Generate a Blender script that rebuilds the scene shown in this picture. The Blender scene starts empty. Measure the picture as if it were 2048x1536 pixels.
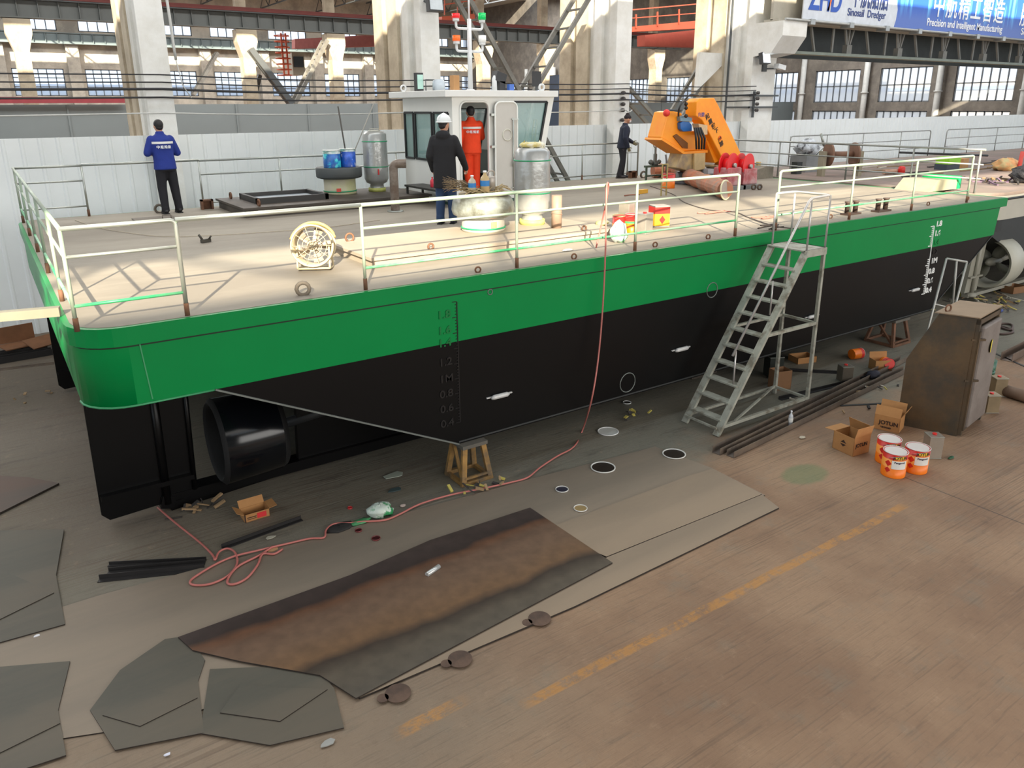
import bpy, math, random
from math import sin, cos, pi, radians, sqrt, atan2
from mathutils import Vector, Matrix, Euler
sc = bpy.context.scene
COL = sc.collection
# ---------------------------------------------------------------- camera
FPX, PITCH, ROLL, YAW, CY = 1526.73, .29381231, -.0060672672, .597855806, 673.66
H = 4.75                     # eye height above the workshop floor
DZ = 2.75                    # deck level of the barge
_cp, _sp = cos(PITCH), sin(PITCH)
FW = Vector((sin(YAW)*_cp, cos(YAW)*_cp, -_sp))
_r0 = Vector((cos(YAW), -sin(YAW), 0)); _u0 = _r0.cross(FW)
RT = _r0*cos(ROLL) + _u0*sin(ROLL); UP = _u0*cos(ROLL) - _r0*sin(ROLL)
cam = bpy.data.cameras.new('camera'); camo = bpy.data.objects.new('camera', cam); COL.objects.link(camo)
cam.sensor_width = 36; cam.lens = FPX/2048*36; cam.sensor_fit = 'HORIZONTAL'
cam.shift_y = -(768-CY)/2048
cam.clip_end = 400; cam.clip_start = .05
camo.matrix_world = Matrix(((RT.x, UP.x, -FW.x, 0), (RT.y, UP.y, -FW.y, 0), (RT.z, UP.z, -FW.z, H), (0, 0, 0, 1)))
sc.camera = camo
def ray(px, py): return FW + RT*((px-1024)/FPX) + UP*((CY-py)/FPX)
def onz(px, py, z=0.0):
    d = ray(px, py); t = (z-H)/d.z; return Vector((d.x*t, d.y*t, z))
def ony(px, py, y):
    d = ray(px, py); t = y/d.y; return Vector((d.x*t, y, H+d.z*t))
def onx(px, py, x):
    d = ray(px, py); t = x/d.x; return Vector((x, d.y*t, H+d.z*t))
# ---------------------------------------------------------------- light
w = bpy.data.worlds.new('world'); sc.world = w; w.use_nodes = True
bg = w.node_tree.nodes['Background']; bg.inputs[0].default_value = (.80, .90, 1.0, 1); bg.inputs[1].default_value = 1.9
SUN = Vector((1.12, 2.05, -1.0)).normalized()
sl = bpy.data.lights.new('sun', 'SUN'); sl.energy = 17; sl.angle = radians(.6); sl.color = (1, .88, .68)
so = bpy.data.objects.new('sun', sl); COL.objects.link(so); so.rotation_euler = SUN.to_track_quat('-Z', 'Y').to_euler(); so.location = (-10, -20, 30)
def area(name, loc, rot, sx, sy, e, col=(1, .97, .93)):
    l = bpy.data.lights.new(name, 'AREA'); l.shape = 'RECTANGLE'; l.size = sx; l.size_y = sy; l.energy = e; l.color = col
    o = bpy.data.objects.new(name, l); COL.objects.link(o); o.location = loc; o.rotation_euler = rot; return o
# added area lamps filling in for daylight from the roof and behind the camera
area('roof_daylight', (12, -8, 13.6), (0, 0, 0), 56, 5, 1300)
area('roof_daylight', (12, 13, 13.6), (0, 0, 0), 56, 5, 2300)
area('roof_daylight', (22, 36, 16.6), (0, 0, 0), 70, 6, 17000)
area('roof_daylight', (22, 76, 16.6), (0, 0, 0), 70, 8, 24000)
area('window_daylight', (14, -17.6, 7), (radians(90), 0, 0), 44, 8, 5200)
sc.view_settings.view_transform = 'Standard'; sc.view_settings.look = 'None'
sc.view_settings.exposure = 0.0; sc.view_settings.gamma = 1; sc.view_settings.use_curve_mapping = False
try:
    sc.cycles.use_denoising = True; sc.cycles.max_bounces = 6; sc.cycles.diffuse_bounces = 3; sc.cycles.transparent_max_bounces = 8
    sc.cycles.caustics_reflective = False; sc.cycles.caustics_refractive = False; sc.cycles.sample_clamp_indirect = 6
except Exception: pass
rnd = random.Random(7)
# ---------------------------------------------------------------- materials
def lin(c):
    c = c/255.0
    return c/12.92 if c <= .04045 else ((c+.055)/1.055)**2.4
def L3(r, g, b): return (lin(r), lin(g), lin(b), 1)
MATS = {}
def mat(name, rgb, rough=.6, metal=0.0, noise=.12, scale=3.0, rgb2=None, spot=0.0, bump=0.0, bscale=30.0, emit=0, stretch=None, alpha=1.0, lo=.42, hi=.62, spec=.5, coat=0):
    if name in MATS: return MATS[name]
    m = bpy.data.materials.new(name); m.use_nodes = True; nt = m.node_tree; N = nt.nodes; LK = nt.links
    b = N['Principled BSDF']; b.inputs['Roughness'].default_value = rough; b.inputs['Metallic'].default_value = metal
    b.inputs['Specular IOR Level'].default_value = spec
    if coat: b.inputs['Coat Weight'].default_value = coat; b.inputs['Coat Roughness'].default_value = .08
    c = L3(*rgb); m.diffuse_color = c
    tc = N.new('ShaderNodeTexCoord'); mp = N.new('ShaderNodeMapping'); LK.new(tc.outputs['Object'], mp.inputs[0])
    if stretch: mp.inputs['Scale'].default_value = stretch
    no = N.new('ShaderNodeTexNoise'); no.inputs['Scale'].default_value = scale; no.inputs['Detail'].default_value = 6; no.inputs['Roughness'].default_value = .6
    LK.new(mp.outputs[0], no.inputs['Vector'])
    rp = N.new('ShaderNodeValToRGB'); LK.new(no.outputs['Fac'], rp.inputs[0])
    rp.color_ramp.elements[0].position = lo-.12; rp.color_ramp.elements[1].position = hi+.12
    k = 1-noise; k2 = 1+noise
    rp.color_ramp.elements[0].color = (c[0]*k, c[1]*k, c[2]*k, 1); rp.color_ramp.elements[1].color = (min(1, c[0]*k2), min(1, c[1]*k2), min(1, c[2]*k2), 1)
    out = rp.outputs[0]
    if rgb2:
        n2 = N.new('ShaderNodeTexNoise'); n2.inputs['Scale'].default_value = scale*.6+.13; n2.inputs['Detail'].default_value = 8; n2.inputs['Roughness'].default_value = .68
        LK.new(mp.outputs[0], n2.inputs['Vector'])
        r2 = N.new('ShaderNodeValToRGB'); LK.new(n2.outputs['Fac'], r2.inputs[0]); r2.color_ramp.elements[0].position = lo; r2.color_ramp.elements[1].position = hi
        mx = N.new('ShaderNodeMix'); mx.data_type = 'RGBA'; LK.new(r2.outputs[0], mx.inputs[0]); LK.new(out, mx.inputs[6]); mx.inputs[7].default_value = L3(*rgb2)
        out = mx.outputs[2]
    LK.new(out, b.inputs['Base Color'])
    if bump:
        n3 = N.new('ShaderNodeTexNoise'); n3.inputs['Scale'].default_value = bscale; n3.inputs['Detail'].default_value = 4; LK.new(mp.outputs[0], n3.inputs['Vector'])
        bp = N.new('ShaderNodeBump'); bp.inputs['Strength'].default_value = bump; bp.inputs['Distance'].default_value = .02; LK.new(n3.outputs['Fac'], bp.inputs['Height']); LK.new(bp.outputs[0], b.inputs['Normal'])
    if emit:
        b.inputs['Emission Color'].default_value = c; b.inputs['Emission Strength'].default_value = emit
    if alpha < 1: b.inputs['Alpha'].default_value = alpha
    MATS[name] = m; return m
# ---------------------------------------------------------------- mesh builder
def ortho(d):
    d = Vector(d).normalized(); a = Vector((0, 0, 1)) if abs(d.z) < .95 else Vector((1, 0, 0))
    x = a.cross(d).normalized(); return x, d.cross(x).normalized(), d
class MB:
    def __init__(s): s.v = []; s.f = []; s.m = []; s.s = []
    def add(s, vs, fs, mi=0, sm=False):
        o = len(s.v); s.v += [tuple(v) for v in vs]
        for f in fs: s.f.append([o+i for i in f]); s.m.append(mi); s.s.append(sm)
        return s
    def box(s, x0, x1, y0, y1, z0, z1, mi=0):
        return s.add([(x0, y0, z0), (x1, y0, z0), (x1, y1, z0), (x0, y1, z0), (x0, y0, z1), (x1, y0, z1), (x1, y1, z1), (x0, y1, z1)],
                     [(3, 2, 1, 0), (4, 5, 6, 7), (0, 1, 5, 4), (1, 2, 6, 5), (2, 3, 7, 6), (3, 0, 4, 7)], mi)
    def cbox(s, c, size, rz=0, mi=0, M=None):
        hx, hy, hz = size[0]/2, size[1]/2, size[2]/2
        R = M if M is not None else Matrix.Rotation(rz, 3, 'Z'); c = Vector(c)
        vs = [c + R @ Vector(p) for p in [(-hx, -hy, -hz), (hx, -hy, -hz), (hx, hy, -hz), (-hx, hy, -hz), (-hx, -hy, hz), (hx, -hy, hz), (hx, hy, hz), (-hx, hy, hz)]]
        return s.add(vs, [(3, 2, 1, 0), (4, 5, 6, 7), (0, 1, 5, 4), (1, 2, 6, 5), (2, 3, 7, 6), (3, 0, 4, 7)], mi)
    def bar(s, p, q, a, b, mi=0, up=None):
        p = Vector(p); q = Vector(q); d = (q-p).normalized()
        u = Vector(up) if up else (Vector((0, 0, 1)) if abs(d.z) < .95 else Vector((0, 1, 0)))
        x = u.cross(d).normalized(); y = d.cross(x).normalized()
        vs = []
        for e in (p, q):
            for i, j in ((-1, -1), (1, -1), (1, 1), (-1, 1)): vs.append(e + x*(i*a/2) + y*(j*b/2))
        return s.add(vs, [(3, 2, 1, 0), (4, 5, 6, 7), (0, 1, 5, 4), (1, 2, 6, 5), (2, 3, 7, 6), (3, 0, 4, 7)], mi)
    def tube(s, pts, r, n=8, mi=0, closed=False, caps=True, sm=True):
        pts = [Vector(p) for p in pts]; k = len(pts); rs = r if isinstance(r, (list, tuple)) else [r]*k
        vs = []; x = None
        for i, p in enumerate(pts):
            if closed: d = pts[(i+1) % k]-pts[i-1]
            else: d = pts[min(i+1, k-1)]-pts[max(i-1, 0)]
            if d.length < 1e-9: d = Vector((0, 0, 1))
            d.normalize()
            if x is None: x, y, _ = ortho(d)
            else:
                x = x - d*x.dot(d)
                if x.length < 1e-6: x, y, _ = ortho(d)
                x.normalize(); y = d.cross(x)
            for j in range(n):
                a = 2*pi*j/n; vs.append(p + x*(cos(a)*rs[i]) + y*(sin(a)*rs[i]))
        fs = []
        for i in range(k if closed else k-1):
            for j in range(n):
                a = i*n+j; b = i*n+(j+1) % n; c = ((i+1) % k)*n+(j+1) % n; d = ((i+1) % k)*n+j; fs.append((a, b, c, d))
        s.add(vs, fs, mi, sm)
        if caps and not closed:
            o = len(s.v)-len(vs)
            s.f.append([o+j for j in range(n-1, -1, -1)]); s.m.append(mi); s.s.append(False)
            s.f.append([o+(k-1)*n+j for j in range(n)]); s.m.append(mi); s.s.append(False)
        return s
    def lathe(s, prof, c=(0, 0, 0), n=24, mi=0, axis=(0, 0, 1), caps=True, sm=True, mis=None):
        c = Vector(c); x, y, d = ortho(axis)
        if tuple(axis) == (0, 0, 1): x, y = Vector((1, 0, 0)), Vector((0, 1, 0))
        vs = []
        for (r, h) in prof:
            for j in range(n):
                a = 2*pi*j/n; vs.append(c + d*h + x*(cos(a)*r) + y*(sin(a)*r))
        o = len(s.v); s.v += [tuple(v) for v in vs]
        for i in range(len(prof)-1):
            for j in range(n):
                s.f.append([o+i*n+j, o+i*n+(j+1) % n, o+(i+1)*n+(j+1) % n, o+(i+1)*n+j]); s.m.append(mis[i] if mis else mi); s.s.append(sm)
        if caps:
            s.f.append([o+j for j in range(n-1, -1, -1)]); s.m.append(mis[0] if mis else mi); s.s.append(False)
            s.f.append([o+(len(prof)-1)*n+j for j in range(n)]); s.m.append(mis[-1] if mis else mi); s.s.append(False)
        return s
    def prism(s, poly, axis, a0, a1, mi=0):
        """poly: 2d points; axis 'x' (y,z), 'y' (x,z) or 'z' (x,y) extruded from a0 to a1"""
        k = len(poly)
        def P(u, v, a): return (a, u, v) if axis == 'x' else ((u, a, v) if axis == 'y' else (u, v, a))
        vs = [P(u, v, a0) for u, v in poly] + [P(u, v, a1) for u, v in poly]
        fs = [list(range(k))[::-1], list(range(k, 2*k))] + [(i, (i+1) % k, k+(i+1) % k, k+i) for i in range(k)]
        return s.add(vs, fs, mi)
    def ball(s, c, r, n=12, mi=0, M=None):
        r = r if isinstance(r, (tuple, list)) else (r, r, r); c = Vector(c); vs = []; fs = []; m = max(4, n//2+1)
        for i in range(m+1):
            t = pi*i/m
            for j in range(n):
                a = 2*pi*j/n; q = Vector((r[0]*sin(t)*cos(a), r[1]*sin(t)*sin(a), -r[2]*cos(t)))
                vs.append(c + (M @ q if M is not None else q))
        for i in range(m):
            for j in range(n): fs.append((i*n+j, i*n+(j+1) % n, (i+1)*n+(j+1) % n, (i+1)*n+j))
        return s.add(vs, fs, mi, True)
    def ring(s, c, R, r, axis=(0, 0, 1), n=20, m=6, mi=0, a0=0, a1=2*pi):
        x, y, d = ortho(axis); c = Vector(c); full = abs(a1-a0-2*pi) < 1e-6
        k = n if full else n+1
        pts = [c + x*(R*cos(a0+(a1-a0)*i/n)) + y*(R*sin(a0+(a1-a0)*i/n)) for i in range(k)]
        return s.tube(pts, r, m, mi, closed=full)
    def poly(s, pts, z0, z1, mi=0): return s.prism([(p[0], p[1]) for p in pts], 'z', z0, z1, mi)
    def join(s, o):
        k = len(s.v); s.v += o.v; s.f += [[k+i for i in f] for f in o.f]; s.m += o.m; s.s += o.s; return s
    def build(s, name, mats, parent=None, bevel=0, label=None):
        off = Vector((0, 0, 0)); p = parent
        while p is not None: off += Vector(p.location); p = p.parent
        me = bpy.data.meshes.new(name); me.from_pydata([(v[0]-off.x, v[1]-off.y, v[2]-off.z) for v in s.v], [], s.f)
        if not isinstance(mats, (list, tuple)): mats = [mats]
        for m in mats: me.materials.append(m)
        me.polygons.foreach_set('material_index', s.m); me.polygons.foreach_set('use_smooth', s.s)
        me.validate(); me.update()
        o = bpy.data.objects.new(name, me); COL.objects.link(o); o.parent = parent
        if bevel:
            b = o.modifiers.new('b', 'BEVEL'); b.width = bevel; b.segments = 2; b.limit_method = 'ANGLE'
        if label: o['label'] = label
        return o
def tag(o, label, cat, group=None):
    o['label'] = label; o['category'] = cat
    if group: o['group'] = group
    return o
def T(name, label, cat, loc=(0, 0, 0), group=None):
    o = bpy.data.objects.new(name, None); COL.objects.link(o); o.location = loc; o.empty_display_size = .2
    return tag(o, label, cat, group)
def solo(mb, name, mats, label, cat, group=None, bevel=0):
    """one thing that is one mesh: origin moved to the middle of its base"""
    xs = [v[0] for v in mb.v]; ys = [v[1] for v in mb.v]; zs = [v[2] for v in mb.v]
    c = Vector(((min(xs)+max(xs))/2, (min(ys)+max(ys))/2, min(zs)))
    mb.v = [(v[0]-c.x, v[1]-c.y, v[2]-c.z) for v in mb.v]
    o = mb.build(name, mats, None, bevel); o.location = c
    return tag(o, label, cat, group)
def struct(mb, name, mats, bevel=0):
    o = mb.build(name, mats, None, bevel); o['kind'] = 'structure'; return o
def dup(root, loc=None, rotz=None, label=None, group=None):
    r = root.copy(); COL.objects.link(r)
    if loc is not None: r.location = loc
    if rotz is not None: r.rotation_euler = (0, 0, rotz)
    if label: r['label'] = label
    if group: r['group'] = group
    def rec(a, b):
        for ch in list(a.children):
            if ch == b: continue
            c = ch.copy(); COL.objects.link(c); c.parent = b; rec(ch, c)
    rec(root, r); return r
class at0:
    def __init__(s, o): s.o = o
    def __enter__(s): s.l = s.o.location.copy(); s.o.location = (0, 0, 0); return s.o
    def __exit__(s, *a): s.o.location = s.l
def fillet(pts, r, n=5, closed=False):
    pts = [Vector(p) for p in pts]; out = []
    k = len(pts)
    for i, p in enumerate(pts):
        if not closed and i in (0, k-1): out.append(p); continue
        a = pts[i-1]; b = pts[(i+1) % k]; da = (a-p); db = (b-p); rr = min(r, da.length*.45, db.length*.45)
        A = p+da.normalized()*rr; B = p+db.normalized()*rr
        for j in range(n+1):
            t = j/n; out.append(A*(1-t)**2 + p*(2*t*(1-t)) + B*t**2)
    return out
def text_obj(name, body, size, m, parent, M, extrude=.002, sx=1.0, align='LEFT', bold=0.0, space=1.0):
    """lettering as a mesh; M: world matrix of the text plane (x right, y up)"""
    c = bpy.data.curves.new(name, 'FONT'); c.body = body; c.size = size; c.extrude = extrude; c.align_x = align; c.align_y = 'BOTTOM_BASELINE'; c.offset = bold; c.space_character = space
    t = bpy.data.objects.new('tmp', c); COL.objects.link(t); bpy.context.view_layer.update()
    me = bpy.data.meshes.new_from_object(t); bpy.data.objects.remove(t); bpy.data.curves.remove(c)
    me.materials.clear(); me.materials.append(m)
    off = Vector((0, 0, 0)); p = parent
    while p is not None: off += Vector(p.location); p = p.parent
    me.transform(Matrix.Translation(-off) @ M @ Matrix.Diagonal((sx, 1, 1, 1)))
    o = bpy.data.objects.new(name, me); COL.objects.link(o); o.parent = parent; return o
def frame(o, x, y):
    x = Vector(x).normalized(); y = Vector(y); y = (y - x*y.dot(x)).normalized(); z = x.cross(y); o = Vector(o)
    return Matrix(((x.x, y.x, z.x, o.x), (x.y, y.y, z.y, o.y), (x.z, y.z, z.z, o.z), (0, 0, 0, 1)))
def remesh(mb, name, m, parent, voxel=.014, smooth=2):
    o = mb.build(name, m, parent)
    for f in o.data.polygons: f.use_smooth = True
    md = o.modifiers.new('r', 'REMESH'); md.mode = 'VOXEL'; md.voxel_size = voxel; md.use_smooth_shade = True
    if smooth:
        s = o.modifiers.new('s', 'SMOOTH'); s.factor = .5; s.iterations = smooth
    dg = bpy.context.evaluated_depsgraph_get(); dg.update()
    me = bpy.data.meshes.new_from_object(o.evaluated_get(dg)); o.modifiers.clear(); o.data = me
    return o
# ================================================================ SETTING
def floor_mat():
    m = bpy.data.materials.new('workshop_concrete'); m.use_nodes = True; nt = m.node_tree; N = nt.nodes; K = nt.links.new
    b = N['Principled BSDF']; b.inputs['Roughness'].default_value = .78
    tc = N.new('ShaderNodeTexCoord'); sp = N.new('ShaderNodeSeparateXYZ'); K(tc.outputs['Object'], sp.inputs[0])
    def noise(scale, det=6, stretch=None, rough=.6):
        n = N.new('ShaderNodeTexNoise'); n.inputs['Scale'].default_value = scale; n.inputs['Detail'].default_value = det; n.inputs['Roughness'].default_value = rough
        if stretch:
            mp = N.new('ShaderNodeMapping'); mp.inputs['Scale'].default_value = stretch; K(tc.outputs['Object'], mp.inputs[0]); K(mp.outputs[0], n.inputs['Vector'])
        else: K(tc.outputs['Object'], n.inputs['Vector'])
        return n.outputs['Fac']
    def mth(op, a, b_=None, c=None):
        n = N.new('ShaderNodeMath'); n.operation = op
        for i, q in enumerate((a, b_, c)):
            if q is None: continue
            if isinstance(q, (int, float)): n.inputs[i].default_value = q
            else: K(q, n.inputs[i])
        return n.outputs[0]
    def ramp(x, p0, p1):
        n = N.new('ShaderNodeMapRange'); n.interpolation_type = 'SMOOTHSTEP'; K(x, n.inputs[0]); n.inputs[1].default_value = p0; n.inputs[2].default_value = p1; return n.outputs[0]
    def mix(f, a, c):
        n = N.new('ShaderNodeMix'); n.data_type = 'RGBA'
        if isinstance(f, (int, float)): n.inputs[0].default_value = f
        else: K(f, n.inputs[0])
        for i, q in ((6, a), (7, c)):
            if isinstance(q, tuple): n.inputs[i].default_value = q
            else: K(q, n.inputs[i])
        return n.outputs[2]
    X, Y = sp.outputs[0], sp.outputs[1]
    tan = L3(148, 121, 96); tan2 = L3(128, 101, 79); grey = L3(122, 114, 100); green = L3(112, 113, 102); dark = L3(62, 56, 50)
    c = mix(ramp(noise(.45), .38, .62), tan, tan2)
    c = mix(mth('MULTIPLY', ramp(noise(2.2, 9, None, .7), .5, .75), .5), c, grey)
    # greener, darker tone with streaks along the strip beside and under the vessels
    wob = mth('MULTIPLY', mth('SUBTRACT', noise(.5), .5), 3.0)
    yy = mth('ADD', Y, wob)
    xe = mth('ADD', X, mth('MULTIPLY', wob, .6))
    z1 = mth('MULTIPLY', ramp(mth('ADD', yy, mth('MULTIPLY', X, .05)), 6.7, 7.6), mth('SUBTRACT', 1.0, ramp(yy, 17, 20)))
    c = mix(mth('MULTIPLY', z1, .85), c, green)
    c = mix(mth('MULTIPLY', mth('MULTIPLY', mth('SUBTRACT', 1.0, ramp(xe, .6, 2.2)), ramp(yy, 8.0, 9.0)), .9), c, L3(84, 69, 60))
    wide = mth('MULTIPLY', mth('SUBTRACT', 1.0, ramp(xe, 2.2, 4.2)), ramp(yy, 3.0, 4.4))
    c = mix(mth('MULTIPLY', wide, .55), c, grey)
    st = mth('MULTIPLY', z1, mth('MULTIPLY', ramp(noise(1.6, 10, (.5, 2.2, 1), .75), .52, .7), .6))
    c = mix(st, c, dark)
    # long scratches from steel dragged along the slipway
    gr = noise(9, 3, (.12, 2.0, 1), .5)
    c = mix(mth('MULTIPLY', ramp(gr, .6, .75), .28), c, dark)
    fine = noise(26, 2, (.06, 1.6, 1), .5)
    c = mix(mth('MULTIPLY', ramp(fine, .56, .7), .22), c, dark)
    # pitted, dusty surface and dragged bundles of grooves
    c = mix(mth('MULTIPLY', ramp(noise(11, 10, None, .8), .5, .68), .3), c, L3(104, 84, 68))
    c = mix(mth('MULTIPLY', ramp(noise(5, 8, None, .75), .56, .7), .22), c, L3(176, 150, 124))
    band = ramp(noise(.7, 3, (.18, 1.3, 1), .5), .52, .6)
    c = mix(mth('MULTIPLY', mth('MULTIPLY', ramp(noise(30, 1, (.02, 1.5, 1), .4), .5, .6), band), .4), c, L3(92, 74, 60))
    for jx in (9.45, 15.45):
        jd = mth('ABSOLUTE', mth('SUBTRACT', X, jx)); jm = mth('MULTIPLY', mth('SUBTRACT', 1.0, ramp(jd, .006, .014)), mth('SUBTRACT', 1.0, ramp(Y, 4.6, 4.8)))
        c = mix(mth('MULTIPLY', jm, .75), c, dark)
    # dark oily blotches
    sp2 = noise(.9, 8, None, .75)
    c = mix(mth('MULTIPLY', ramp(sp2, .62, .74), .35), c, dark)
    # worn yellow lane lines
    def line(y0, hw, x0, x1, k=.75):
        d = mth('ABSOLUTE', mth('SUBTRACT', mth('ADD', Y, mth('MULTIPLY', mth('SUBTRACT', noise(1.2, 4), .5), .08)), y0))
        a = mth('SUBTRACT', 1.0, ramp(d, hw*.75, hw*1.1))
        bx = mth('MULTIPLY', ramp(X, x0, x0+.25), mth('SUBTRACT', 1.0, ramp(X, x1-.4, x1)))
        return mth('MULTIPLY', mth('MULTIPLY', a, bx), mth('MULTIPLY', ramp(noise(7, 8, None, .8), .40, .56), k))
    c = mix(line(4.23, .06, 2.9, 8.9), c, L3(176, 126, 66))
    c = mix(line(4.55, .07, 1.9, 2.7), c, L3(176, 126, 66))
    c = mix(line(3.55, .08, 1.2, 2.2, .6), c, L3(170, 122, 66))
    # green spilled paint by the boxes
    dx = mth('SUBTRACT', X, 8.45); dy = mth('SUBTRACT', Y, 5.45)
    rr = mth('ADD', mth('ADD', mth('MULTIPLY', mth('MULTIPLY', dx, dx), 3.5), mth('MULTIPLY', mth('MULTIPLY', dy, dy), 9)), mth('MULTIPLY', noise(3), .5))
    c = mix(mth('MULTIPLY', mth('SUBTRACT', 1.0, ramp(rr, .55, .95)), .45), c, L3(70, 112, 72))
    K(c, b.inputs['Base Color'])
    bp = N.new('ShaderNodeBump'); bp.inputs['Strength'].default_value = .35; bp.inputs['Distance'].default_value = .02
    K(mth('ADD', noise(14, 8, None, .7), mth('MULTIPLY', fine, .8)), bp.inputs['Height']); K(bp.outputs[0], b.inputs['Normal'])
    return m
FX0, FX1, FY0, FY1 = -22, 62, -18, 100
b = MB(); b.box(FX0, FX1, FY0, FY1, -.3, 0); struct(b, 'floor', floor_mat())
white_wall = mat('white_corrugated_sheet', (236, 240, 240), .45, 0, .05, .6, bump=.05)
grey_sheet = mat('grey_partition_sheet', (100, 108, 110), .55, 0, .08, .35)
brick = mat('grimy_brick', (114, 109, 102), .9, 0, .22, 1.4, (94, 90, 85), bump=.3, bscale=12)
plaster = mat('far_wall_plaster', (190, 184, 172), .9, 0, .12, .5, (150, 146, 138))
conc_white = mat('whitewashed_concrete', (232, 232, 228), .8, 0, .06, .8, (214, 212, 204), bump=.1)
conc_brown = mat('bare_concrete', (196, 184, 162), .85, 0, .12, .9, (162, 148, 128), bump=.2)
steel_dark = mat('dark_grey_steel', (84, 88, 90), .6, .2, .15, .6)
steel_blue = mat('blue_grey_steel', (110, 124, 128), .6, .2, .1, .6)
red_paint = mat('dark_red_paint', (120, 52, 46), .6, 0, .15, 1)
orange_red = mat('orange_red_crane_paint', (200, 92, 62), .55, 0, .15, .5)
glass_w = None
# white corrugated partition between the bays: top z 4.15, crimps every 0.25 m
def corrugated(x0, x1, y, z0, z1, pitch, d, dirx=True):
    b = MB(); n = int((x1-x0)/pitch); prof = []
    for i in range(n):
        x = x0+i*pitch
        prof += [(x, 0), (x+pitch*.72, 0), (x+pitch*.8, -d), (x+pitch*.92, -d)]
    prof.append((x0+n*pitch, 0)); vs = []
    for (x, o) in prof: vs += [(x, y+o, z0), (x, y+o, z1)]
    k = len(prof)
    for (x, o) in prof: vs += [(x, y+.05, z0), (x, y+.05, z1)]
    fs = [(2*i, 2*i+2, 2*i+3, 2*i+1) for i in range(k-1)] + [(2*k+2*i+2, 2*k+2*i, 2*k+2*i+1, 2*k+2*i+3) for i in range(k-1)]
    fs += [(2*i+1, 2*i+3, 2*k+2*i+3, 2*k+2*i+1) for i in range(k-1)]
    return b.add(vs, fs)
struct(corrugated(-14, 60, 19.25, 0, 4.16, .33, .025), 'wall_partition', white_wall)
b = MB(); b.box(-20, 60, 44, 44.1, 0, 4.93)
for i in range(0, 81, 4): b.box(-20+i-.04, -20+i+.04, 43.95, 44, 0, 4.93)
struct(b, 'wall_divider', grey_sheet)
b = MB(); b.box(-16, -15.9, 19.3, 44, 0, 12); struct(b, 'wall_side', plaster)
# back wall with two rows of windows
def wall_with_holes(name, m, axis, pos, th, a0, a1, z0, z1, holes):
    """holes: (a_start, a_end, z_start, z_end), same z bands per row"""
    b = MB()
    def bx(u0, u1, v0, v1):
        if u1-u0 < 1e-4 or v1-v0 < 1e-4: return
        if axis == 'y': b.box(u0, u1, pos, pos+th, v0, v1)
        else: b.box(pos, pos+th, u0, u1, v0, v1)
    rows = {}
    for h in holes: rows.setdefault((h[2], h[3]), []).append(h)
    z = z0
    for (r0, r1) in sorted(rows):
        bx(a0, a1, z, r0); a = a0
        for h in sorted(rows[(r0, r1)]): bx(a, h[0], r0, r1); a = h[1]
        bx(a, a1, r0, r1); z = r1
    bx(a0, a1, z, z1)
    return struct(b, name, m)
win_frame = mat('window_frame_paint', (86, 92, 98), .6)
def glass_mat():
    m = bpy.data.materials.new('dusty_window_glass'); m.use_nodes = True; N = m.node_tree.nodes; K = m.node_tree.links.new
    out = N['Material Output']; tr = N.new('ShaderNodeBsdfTransparent'); tr.inputs[0].default_value = (.97, .98, 1, 1)
    tl = N.new('ShaderNodeBsdfTranslucent'); tl.inputs[0].default_value = (.9, .93, 1, 1)
    mx = N.new('ShaderNodeMixShader'); mx.inputs[0].default_value = .35; K(tr.outputs[0], mx.inputs[1]); K(tl.outputs[0], mx.inputs[2]); K(mx.outputs[0], out.inputs[0]); return m
glass_w = glass_mat(); WN = [0]
def window(axis, pos, a0, a1, z0, z1, nv, nh, t=.05):
    WN[0] += 1; f = MB()
    def bx(u0, u1, v0, v1, d=.1):
        if axis == 'y': f.box(u0, u1, pos-.02, pos+d, v0, v1)
        else: f.box(pos-.02, pos+d, u0, u1, v0, v1)
    bx(a0, a1, z0, z0+t); bx(a0, a1, z1-t, z1); bx(a0, a0+t, z0, z1); bx(a1-t, a1, z0, z1)
    for i in range(1, nv): x = a0+(a1-a0)*i/nv; bx(x-t*.45, x+t*.45, z0, z1)
    for i in range(1, nh): z = z0+(z1-z0)*i/nh; bx(a0, a1, z-t*.45, z+t*.45)
    o = struct(f, 'window_%d' % WN[0], win_frame)
    g = MB()
    if axis == 'y': g.box(a0, a1, pos+.05, pos+.06, z0, z1)
    else: g.box(pos+.05, pos+.06, a0, a1, z0, z1)
    g.build('pane', glass_w, o)
YB = 98.0; R2 = 17.4
holes = []; P = 6.75
hb = []
for k in range(-1, 9):
    x = 3.4 + P*k
    holes += [(x+1.0, x+5.75, 6.05, 8.8), (x+1.0, x+5.75, 12.6, 13.75)]
wall_with_holes('wall_back', plaster, 'y', YB, .3, -20, 60, 0, 18, holes)
for h in holes: window('y', YB+.1, h[0], h[1], h[2], h[3], 6 if h[2] < 10 else 5, 3 if h[2] < 10 else 1, .09)
XE = 60.0
eh = []
for k in range(-2, 11):
    y = 31.3 + 5.85*k
    eh += [(y+.75, y+4.85, 4.87, 7.42)]
eh2 = [(h[0], h[1], 1.6, 4.2) for h in eh]
wall_with_holes('wall_end', brick, 'x', XE, .3, 14, 100, 0, 18, eh+eh2)
for h in eh+eh2: window('x', XE+.1, h[0], h[1], h[2], h[3], 7, 2, .08)
for k in range(-1, 10):
    y = 31.3+5.85*k-.1
    b = MB(); b.tube([(XE-.45, y, 0), (XE-.45, y, 9.2)], .22, 10); b.tube([(XE-.45, y, 5.55), (XE-.45, y, 5.65)], .3, 10)
    solo(b, 'downpipe', mat('pale_pipe', (176, 178, 176), .6), 'pale round downpipe on the brown end wall between its windows', 'pipe', 'downpipes on the end wall')
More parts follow.
